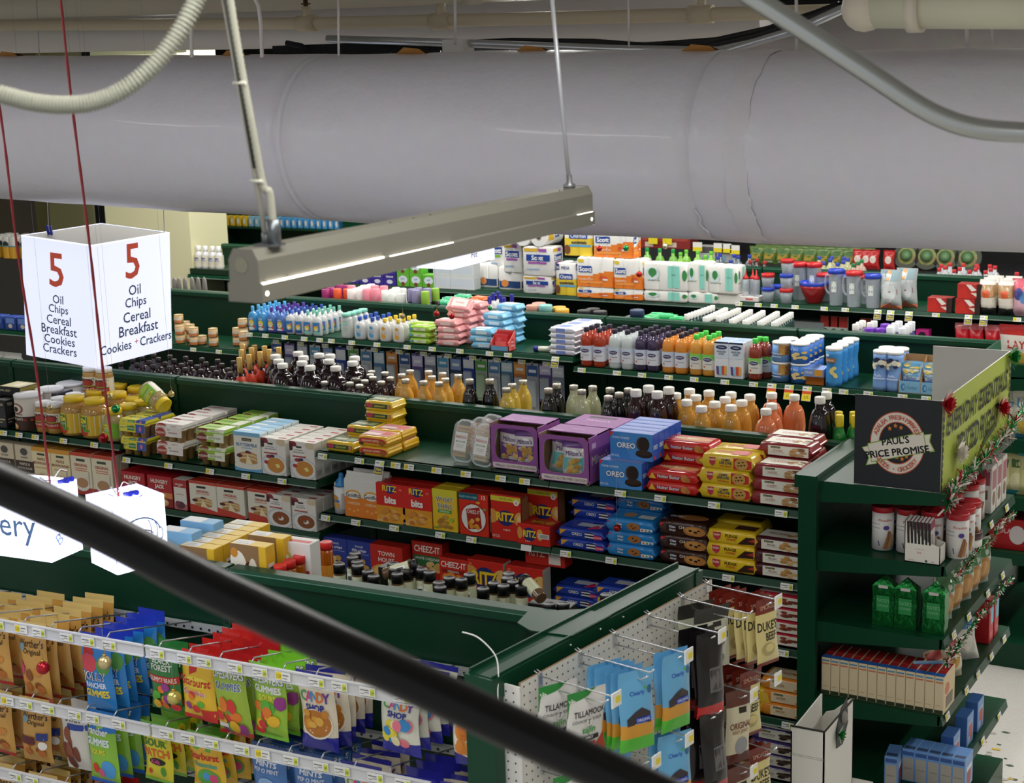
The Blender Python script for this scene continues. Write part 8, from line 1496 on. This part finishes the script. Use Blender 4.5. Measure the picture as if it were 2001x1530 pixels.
bar = carton('chocolate_bar', 'bar', .055, .009, .165, '#e4e0dc', [('r', 0, .8, 1, 1, '#a84a6a'), ('r', .1, .3, .4, .7, '#b8b0a8')], sidec='#2c2a2c')
for k in range(7): bar.put('chocolate bar with pink top in the white cut-away tray, %s from its tall side' % ORD[k], (xj-.052+k*.0135, yE0+.045, z0+.004), 0, 'pink topped chocolate bars', (0, math.radians(-8), math.pi/2))
jw = carton('bar_carton', 'carton', .08, .075, .2, '#dcd8d0', [('r', .1, .6, .9, .95, '#9a4a5a'), ('r', .2, .3, .8, .5, '#6a5a50')], [], [('r', .1, .5, .9, .9, '#a85a6a'), ('e', .5, .3, .3, .15, '#7a5a40')])
for k, y in enumerate((.78, .87, .96)): jw.put('white and pink bar carton on the tin shelf, %s from the tins' % ORD[k], (XF-.05, yE0+y, z0), 0, 'white and pink bar cartons')
tin2 = canister('cocoa_tin', 'tin', .05, .06, '#e9e6e0', '#4a2a30', [], lidh=.45); tin2.put('low dark-lidded white tin on top of a wafer tin', (xof(1893, yE0+.3, z0), yE0+.3, z0+.0)) 
# second shelf: green gable bags
z1_ = ZE[1]
gm = mat('#1c7a38', .25, .75, bump=.6, bscale=35, name='green_foil')
def foil_bag():
    mb = MB(); w, d, h = .085, .055, .2; b = h*.8
    V = [(-w/2, -d/2, 0), (w/2, -d/2, 0), (w/2, d/2, 0), (-w/2, d/2, 0)]; n = 6
    rows = [V]; rn = random.Random(3)
    for k in range(1, n+1): rows.append([(x*(1+rn.uniform(-.05, .04)), y*(1+rn.uniform(-.08, .1)), b*k/n) for x, y, z in V])
    fl = [p for r_ in rows for p in r_]; fs = [(4*k+i, 4*k+(i+1) % 4, 4*k+4+(i+1) % 4, 4*k+4+i) for k in range(n) for i in range(4)]
    mb.add(fl, fs+[(3, 2, 1, 0)], gm); t_ = rows[-1]
    mb.add([*t_, (-w*.02, -.004, h), (w*.02, -.004, h), (-w*.02, .004, h), (w*.02, .004, h)], [(0, 1, 5, 4), (2, 3, 6, 7), (0, 4, 6, 3), (1, 2, 7, 5)], gm)
    mb.front(w, h, -d/2-.003, [('r', .28, .77, .72, .83, '#c8c4c0'), ('r', .2, .3, .8, .62, mat('#2f8a4c', .3)), ('t', .5, .52, .07, '#7ab88a', "TATE'S", .6, .01), ('t', .5, .42, .05, '#7ab88a', 'COOKIES', .5, .008)])
    return Kind('cookie_bag', 'bag', [('cookie_bag', mb)], w, d, h)
fg = foil_bag()
for k, px in enumerate((1726, 1769, 1824)): fg.put('shiny green foil cookie bag with peaked top, %s from the post' % ORD[k], (xof(px, yE0+.06, z1_), yE0+.08, z1_), 0, 'green foil cookie bags')
tk = bag('crisp_bag', 'bag', .11, .2, .05, '#b8bcb4', [('r', .1, .6, .9, .95, '#4a7a50'), ('e', .5, .34, .38, .26, '#b08048'), ('e', .45, .36, .28, .16, '#c8985a')], hang=False, seed=31)
for k, y in enumerate((.2, .33, .46, .58, .7)): tk.put('silver and green bag of pretzel crisps along the shelf edge, %s from the foil bags' % ORD[k], (XF-.05+.004*k, yE0+y, z1_), 0, 'pretzel crisp bags', (0, 0, math.radians(62+8*(k % 2))))
# third shelf: row of cream spined boxes
z2_ = ZE[2]; bw_ = (xof(1838, yE0+.05, z2_)-xof(1618, yE0+.05, z2_))/12
cbx = carton('cracker_box', 'box', bw_*.96, .16, .155, '#d9c9a8', [('r', .1, .9, .9, .94, '#4a8ab0'), ('r', .1, .82, .9, .86, '#c87a5a'), ('r', .15, .22, .7, .24, '#c8a080'), ('r', .05, .02, .95, .12, '#2c3a24')], [('r', 0, 0, 1, .2, '#2f6ac0'), ('r', .1, .4, .9, .44, '#d85a4a')], [('e', .3, .6, .2, .15, '#c8683c'), ('r', .2, .1, .8, .4, '#6a5a4a')], topc='#b8262a', sidec='#d8c090')
xb0 = xof(1618, yE0+.05, z2_)
for k in range(13): cbx.put('slim cream-spined cracker box with red top, %s from the post' % ORD[k], (xb0+k*bw_, yE0+.10, z2_), 0, 'cream spined cracker boxes')
chb = [('clear bag of pasta crisps slumped by the slim boxes', '#c8b48a', 1868, 1330, .24), ('white and gold chip bag leaning on the shelf edge', '#d8d0b8', 1895, 1290, .4), ('silver white popcorn bag at the far shelf edge', '#d4d4cc', 1925, 1240, .62), ('blue and white snack bag pushed against the slim boxes', '#8ab8d8', 1880, 1370, .1)]
for k, (lab, c_, px, py, y) in enumerate(chb): bag('chip_bag', 'bag', .12, .17, .06, c_, [('e', .5, .5, .3, .25, '#c89a4a' if k < 2 else '#e8e4d8'), ('r', .1, .75, .9, .95, '#b8342c' if k < 2 else '#5a9ad0')], hang=False, seed=40+k).put(lab, (XF-.07, yE0+y, z2_), 0, None, (math.radians(-12), 0, math.radians(70-14*k)))
rdx = carton('tea_carton', 'carton', .06, .07, .165, '#c0242a', [('r', .2, .7, .8, .8, '#d85a5a')], [], [('r', .3, .5, .95, .98, '#6ab8d0'), ('r', .2, .1, .8, .3, '#d86a6a')])
for k, y in enumerate((.86, .95)): rdx.put('red upright carton at the far corner of the slim box shelf, %s' % ('nearer one', 'farther one')[k], (XF-.05, yE0+y, z2_), 0)
# fourth shelf: blue boxes
z3_ = ZE[3]
blx = carton('snack_box', 'box', .052, .12, .135, '#6e9ad2', [('r', .08, .82, .92, .94, '#3a5a9a'), ('r', .1, .05, .9, .75, '#a8a49a'), ('r', .2, .4, .8, .43, '#8a867c')], [('r', .1, .1, .9, .3, '#3a4a6a')], [('e', .5, .35, .25, .3, '#a83a2c'), ('r', .2, .55, .8, .7, '#dfe6ee')], topc='#5f8cc8', sidec='#7aa4d8')
for k in range(5): blx.put('blue snack box with grey spine, %s across from the lone box' % ORD[k], (xof(1768+24.5*k, yE0+.06, z3_), yE0+.16, z3_), 0, 'blue snack boxes on the low shelf')
blx.put('lone blue snack box standing ahead of the row, spine turned', (xof(1735, yE0+.0, z3_), yE0+.066, z3_), math.radians(8))
bf = carton('snack_box', 'box', .1, .052, .135, '#6e9ad2', [('e', .55, .4, .28, .3, '#b8462c'), ('t', .45, .72, .12, '#dfe6ee', 'CHOBANI', .7, .014), ('r', .1, .1, .5, .3, '#8fb0dc')], topc='#4a78c0', sidec='#4a78c0')
for k, y in enumerate((.34, .55, .72)): bf.put('blue snack box facing the aisle on the lowest shelf, %s along the edge' % ORD[k], (XF-.045, yE0+y, z3_), math.pi/2, 'blue snack boxes facing out')
# ================================================================== the lime and black sign topper
def topper():
    Y0 = yE0+.01; a = at(1671, 773, Y0); b_ = at(1842, 781, Y0); zt = (a.z+b_.z)/2; zb = TOP-.018; x0, x1 = a.x, b_.x
    L = hwE*2-.03; h = zt-zb
    t = thing('sign_topper', 'black, lime and white three-sided sign standing on the end unit', 'sign', (x0, Y0, zb)); w = x1-x0; wt_ = mat('#e3e1dc', .5); lime = mat('#bccb5c', .45, name='lime_print'); blk = mat('#23262a', .5)
    p1 = MB().box(0, w, 0, .005, 0, h, wt_, '', {'f': blk}); cr = '#e6dfd2'; rd = '#c8583a'
    D = [('e', .50, .50, .315, .345, rd, 40), ('e', .50, .50, .305, .334, cr, 40), ('e', .50, .50, .215, .236, rd, 40), ('e', .50, .50, .205, .225, '#23262a', 40)]
    def star(cx, cy, r): return ('p', [(cx+r*(1 if i % 2 == 0 else .42)*math.sin(math.pi*i/5), cy+r*1.1*(1 if i % 2 == 0 else .42)*math.cos(math.pi*i/5)) for i in range(10)], '#e0843c')
    D += [star(.41, .655, .028), star(.475, .69, .028), star(.54, .675, .028), star(.50, .345, .028), (star(.56, .33, .028)), star(.61, .365, .028)]
    gl_ = '#8ab04a'
    D += [('p', [(.09, .42), (.24, .47), (.27, .25), (.14, .22), (.17, .31)], gl_), ('p', [(.10, .415), (.24, .46), (.26, .255), (.155, .23), (.182, .31)], cr), ('p', [(.78, .62), (.89, .64), (.875, .555), (.935, .45), (.80, .42)], gl_), ('p', [(.78, .61), (.875, .63), (.862, .555), (.915, .46), (.80, .43)], cr), ('p', [(.155, .47), (.80, .655), (.845, .435), (.205, .26)], gl_), ('p', [(.165, .46), (.793, .643), (.833, .44), (.212, .273)], cr),
          ('t', .48, .527, .08, '#15181a', "PAUL'S", .3, .03, .20), ('t', .50, .405, .08, '#15181a', 'PRICE PROMISE', .6, .03, .20)]
    for s_, a0, a1, rr_ in (('AZALEA FRESH MARKET', 160, 26, .262), ('GOODS - GROCERY', 218, 324, .262)):
        n = len(s_)
        for i, ch in enumerate(s_):
            if ch == ' ': continue
            an = math.radians(a0+(a1-a0)*i/(n-1))
            if ch == '-': D.append(('e', .5+rr_*math.cos(an), .5+rr_*1.095*math.sin(an), .008, .009, rd)); continue
            D.append(('t', .5+rr_*math.cos(an), .5+rr_*1.095*math.sin(an), .05, rd, ch, .05, .01, an-math.pi/2 if s_[0] == 'A' else an+math.pi/2))
    p1.deco(lambda u, v, e: (u*w, -e, v*h), w, h, D)
    link('black_panel', p1, t)
    h2 = h*1.0
    p2 = MB().box(w-.005, w, .005, L, 0, h2, wt_, '', {'r': lime})
    E_ = []
    for k in range(12):
        E_ += [('e', .002, (k+.5)/12, .018, .042, '#2c3028', 10), ('e', .998, (k+.5)/12, .018, .042, '#2c3028', 10)]
    E_ = clampd(E_)
    E_ += [('t', .50, .68, .27, '#171916', 'EVERYDAY ESSENTIALS,', .9, .022, 0, .25), ('t', .50, .35, .29, '#171916', 'PRICED RIGHT', .62, .022, 0, .25), ('p', [(.5, .05), (.6, .2), (.78, .28), (.74, .2), (.62, .14)], '#4a5a3c')]
    p2.deco(lambda u, v, e: (w+e, .005+u*(L-.005), v*h2), L, h2, E_); link('lime_panel', p2, t)
    link('white_panel', MB().box(0, w, L, L+.005, 0, h2*1.0, wt_), t)
    return x1, Y0, zb, h, L
sx1, sy0, szb, sh_, sL = topper()
def bow(px, py, col, lab):
    p = atX(px, py, sx1+.02); mb = MB(); m_ = mat(col, .18, .3, coat=.5); rn = random.Random(px)
    for k in range(26):
        th = 2*math.pi*k/13+rn.uniform(-.1, .1); el = (.35, .95)[k//13]; d_ = Vector((math.sin(el), math.cos(el)*math.cos(th), math.cos(el)*math.sin(th))); r_ = .07 if k < 13 else .055
        sd = d_.cross(Vector((1, .2, .1))).normalized()*.014; mid = d_*r_*.62; tip = d_*r_
        mb.add([tuple(sd*.2), tuple(-sd*.2), tuple(mid-sd+Vector((.004, 0, 0))), tuple(mid+sd+Vector((.004, 0, 0))), tuple(tip)], [(0, 1, 2, 3), (3, 2, 4)], m_)
    mb.ball((.004, 0, 0), .007, m_, 8)
    tag(link('gift_bow', mb, None, (sx1+.001, p.y, p.z)), lab, 'bow')
bow(1852, 790, '#b81c28', 'red gift bow at the corner of black and lime panels'); bow(1960, 797, '#b81c28', 'red gift bow after the word RIGHT on the lime panel'); bow(1981, 697, '#1d8a3c', 'green gift bow at the top far corner of the lime panel'); bow(1877, 884, '#e2dccf', 'white gift bow under the lettering on the lime panel')
def garland(pts, lab, r=.028, n=420):
    P = smooth([Vector(p) for p in pts], 10); rn = random.Random(len(lab)); mb = MB(); ms = [mat('#1f8a44', .2, .5), mat('#e4dcd8', .3), mat('#b82430', .22, .4), mat('#e8e0dc', .3), mat('#2a9a54', .2, .5)]
    mb.tube(P, .003, ms[0], 5)
    for k in range(n):
        q = rn.random()*(len(P)-1.001); i_ = int(q); c = P[i_].lerp(P[i_+1], q-i_); d_ = Vector((rn.gauss(0, 1), rn.gauss(0, 1), rn.gauss(0, 1))).normalized(); s2 = d_.cross(Vector((rn.random(), rn.random(), 1))).normalized()*.0032
        l_ = r*rn.uniform(.6, 1.25); e_ = c+d_*l_; mb.add([tuple(c+s2), tuple(c-s2), tuple(e_-s2), tuple(e_+s2)], [(0, 1, 2, 3)], ms[k % 5])
    tag(link('tinsel_garland', mb), lab, 'garland')
g = XF+.02
garland([(sx1+.025, sy0+.02, szb-.05), (sx1+.03, sy0+.1, szb+.0), (sx1+.03, sy0+.5, szb+.005), (sx1+.03, sy0+.9, szb+.03), (sx1+.03, sy0+1.2, szb+.07)], 'fat red, white and green tinsel garland along the lime panel foot', .045, 900)
for k, lab in ((0, 'thin tinsel garland hanging below the wafer tin shelf edge'), (1, 'thin tinsel garland hanging below the foil bag shelf edge')):
    garland([(g+.003, yE0+.02+.2*i, ZE[k]-.05-.02*(i % 2)) for i in range(6)], lab, .02, 520)
garland([(g, yE0+.0, ZE[1]-.09), (g+.01, yE0+.1, ZE[1]-.07), (g, yE0+.2, ZE[1]-.06)], 'loose tinsel tuft dangling under the corner of the foil bag shelf', .025, 130)
# ================================================================== bags on the next end unit
for k, (px, s_, y_, w, h, c_, L, lab, bands) in enumerate((
    (1986, 0, .02, .2, .26, '#dcd6cc', [('t', .5, .62, .16, '#b83a2c', 'LAYS', .7, .03), ('e', .5, .3, .3, .18, '#d8b04a')], 'white chip bag with red top beyond the lime sign', [(.8, 1, '#b02c2a')]),
    (1962, 1, .02, .15, .24, '#d8d6c4', [('t', .5, .75, .2, '#4a9ac0', 'Utz', .6, .03), ('e', .5, .25, .3, .18, '#d8b84a')], 'cream chip bag with blue lettering beyond the garland, first from the post', [(0, .08, '#4a9ac0')]),
    (2000, 1, .01, .15, .25, '#d4d2c0', [('t', .5, .75, .2, '#4a9ac0', 'Utz', .6, .03), ('e', .5, .25, .3, .18, '#d8b84a')], 'cream chip bag with blue lettering beyond the garland, second from the post', [(0, .08, '#4a9ac0')]),
    (1955, 2, .02, .13, .24, '#d8d49a', [('r', .3, .6, .7, .9, '#4a7a3c'), ('e', .5, .3, .3, .2, '#e8e4b8')], 'pale yellow popcorn bag above the red cartons, first from the end unit', []),
    (1982, 2, .02, .13, .25, '#d8d49a', [('r', .3, .6, .7, .9, '#4a7a3c'), ('e', .5, .3, .3, .2, '#e8e4b8')], 'pale yellow popcorn bag above the red cartons, second from the end unit', [(0, .1, '#3aa8b0')]),
    (2006, 2, .02, .13, .25, '#d8d49a', [('r', .3, .6, .7, .9, '#4a9ab0')], 'pale yellow popcorn bag cut off by the picture edge', [(.85, 1, '#4ab0b8')]))):
    z = ZE2[s_]; Y = YB-.52+y_; bag('chip_bag', 'bag', w, h, .07, c_, L, hang=False, seed=60+k, bands=bands).put(lab, (xof(px, Y, z), Y+.05, z))
rcx = carton('soda_case', 'box', .3, .2, .17, '#b01c20', [('e', .5, .5, .14, .3, '#d8d0d0'), ('t', .25, .6, .16, '#e0c0c0', 'COLA', .3, .02)], topc='#8a181c')
for k, px in enumerate((1985,)): rcx.put('red drinks case low down at the picture edge', (xof(px, YB-.5, ZE2[3]), YB-.38, ZE2[3]))
# ================================================================== white floor stand by the end post
def stand():
    Y0 = 4.75; a = at(1545, 1445, Y0); b_ = at(1611, 1430, Y0); w = b_.x-a.x; zt = b_.z; d = .3
    t = thing('floor_stand', 'white cardboard floor stand with a green bow on its side', 'display stand', (a.x, Y0, 0))
    c_ = CARD; hb = at(1642, 1360, Y0+d).z; hl = at(1586, 1385, Y0+d).z
    link('front_panel', MB().box(0, w, 0, .006, .0, zt, c_).box(0, w, -.0006, 0, zt-.1, zt-.099, GREY).box(0, w, -.0006, 0, zt-.106, zt-.105, GREY), t)
    sp_ = MB().prism([(0, 0), (d, 0), (d, hb), (0, zt)], 0, w-.005, w, c_); link('side_panel', sp_, t)
    link('side_panel', MB().prism([(0, 0), (d, 0), (d, zt), (0, zt-.02)], 0, 0, .005, c_), t)
    bp = [(w, 0), (w, hb), (w*.9, hb-.004), (.05, hl+.012), (.02, hl), (0, hl-.03), (0, 0)]; link('header_panel', MB().prism(bp, 1, d-.005, d, c_), t)
    link('edge_strip', MB().tube([(0, -.001, zt), (w, -.001, zt), (w+.001, d, hb)], .004, mat('#2a2c28', .5), 5), t)
    em = MB().prism([(d*.38, zt-.04), (d*.55, zt+.02), (d*.76, zt+.035), (d*.8, zt-.06), (d*.62, zt-.12), (d*.4, zt-.11)], 0, w, w+.002, mat('#1f2622', .5)); em.ball((w+.002, d*.62, zt-.02), .018, mat('#8a8880', .5), 10, 1.3)
    link('emblem', em, t)
    lw_ = MB(); lw_.box(w*.35, w+.06, .05, d+.05, 0, zt-.32, mat('#d8d4ce', .6), '', {'r': mat('#c9c4bc', .6)}); lw_.right(d, .5, w+.06, [('t', .5, .8, .1, '#b8342c', 'SALE', .6, .02), ('e', .5, .5, .3, .1, '#3a4a3c')], .05, zt-.85); link('lower_bin', lw_, t)
    mb = MB(); m_ = mat('#1a7a34', .2, .3, coat=.4); rn = random.Random(4)
    for k in range(18):
        th = 2*math.pi*k/9; el = (.25, .9)[k//9]; d_ = Vector((math.sin(el), math.cos(el)*math.cos(th), math.cos(el)*math.sin(th)))*(.04 if k < 9 else .03); sd = d_.cross(Vector((1, .2, .1))).normalized()*.008
        mb.add([tuple(sd*.2), tuple(-sd*.2), tuple(d_*.6-sd), tuple(d_*.6+sd), tuple(d_)], [(0, 1, 2, 3), (3, 2, 4)], m_)
    tag(link('gift_bow', mb, None, (a.x+w+.006, Y0+d*.42, zt-.06)), 'green gift bow stuck on the white floor stand', 'bow')
stand()
# ================================================================== hanging baubles
def bauble(px, py, Y, r, col, lab, top=None, met=.6):
    p = at(px, py, Y); t = thing('bauble', lab, 'ornament', p)
    link('ball', MB().ball((0, 0, 0), r, mat(col, .22, met, coat=.3), 18), t); link('cap', MB().lathe([(r*.26, r*.93), (r*.26, r*1.25), (.0001, r*1.26)], mat('#c9a94a', .3, .8), 8), t)
    zt = (H+.62 if top is None else p.z+top)-p.z
    link('hook', MB().tube([(0, 0, r*1.2), (.004, 0, r*1.7), (0, 0, r*2.3), (0, 0, r*2.6)], .0013, mat('#c9a94a', .3, .8), 5), t); link('thread', MB().tube([(0, 0, r*2.5), (0, 0, zt)], .0006, mat('#aab0b0', .4), 4), t)
for a in ((202, 856, 5.66, .026, '#a8161c', 'red bauble hanging before the applesauce cup packs'), (226, 799, 5.66, .0215, '#138a46', 'green bauble hanging before the yellow-lidded jars'), (215, 775, 5.72, .016, '#c9b878', 'small gold bauble just above the green one'), (335, 770, 5.85, .016, '#c9b070', 'small gold bauble beside the tipped over jar'), (98, 797, 5.66, .013, '#b9a870', 'tiny gold bauble before the white-lidded jars'),
          (1171, 486, 10.3, .022, '#a8161c', 'red bauble before the topmost orange towel pack, nearer the yellow pack'), (1223, 485, 10.3, .022, '#138a46', 'green bauble before the topmost orange towel pack'), (1249, 536, 10.2, .022, '#a8161c', 'red bauble at the edge of orange and leaf packs'), (1300, 481, 11.6, .024, '#cfc8a8', 'pearl bauble over the green soda bottles'), (853, 613, 8.1, .019, '#a8161c', 'red bauble before the green panel by the pink wipes'), (883, 618, 8.05, .019, '#a8161c', 'red bauble before the pink wipes pile'), (787, 618, 8.05, .017, '#a8946a', 'dull gold bauble before the yellow-capped baby wash'), (957, 602, 8.1, .014, '#138a46', 'small green bauble over the pale blue wipes'), (398, 446, 10.9, .024, '#b81c20', 'red bauble on the far green post beside the strip light'), (1206, 1032, 5.69, .016, '#a8161c', 'red bauble among the second shelf cookie packets', .22) ): bauble(*a)
for a in ((84, 1305, 3.318, .0215, '#b81c28', 'red bauble hanging before the caramel bags', .09), (205, 1295, 3.333, .022, '#d2c08a', 'gold bauble hanging before the blue gummy bags', .11), (340, 1363, 3.355, .022, '#d2c46a', 'gold bauble hanging before the gummy bear bags', .13)): bauble(*a)
# scraps on the floor
mb = MB(); rn = random.Random(12)
for k in range(70):
    q = atz(rn.uniform(1850, 2080), rn.uniform(1428, 1580), .0); a = rn.uniform(0, 6); s_ = rn.uniform(.008, .028); mb.add([(q.x+s_*math.cos(a+w_), q.y+s_*.5*math.sin(a+w_), .0015+.001*k/70) for w_ in (0, 1.4, 3.0, 4.6)], [(0, 1, 2, 3)], mat(('#c8a83c', '#4a5a4c', '#3a3a3a', '#a8a49a')[k % 4], .7))
tag(link('floor_litter', mb), 'bits of paper and confetti scattered on the pale floor', 'litter', None, 'stuff')
for l, nm in _L.items():
    if len(l.split()) > 16: print('LONG', len(l.split()), l)
    if len(nm) > 1 and len({g or n for n, g in nm}) > 1: print('DUP', l, nm[:3])
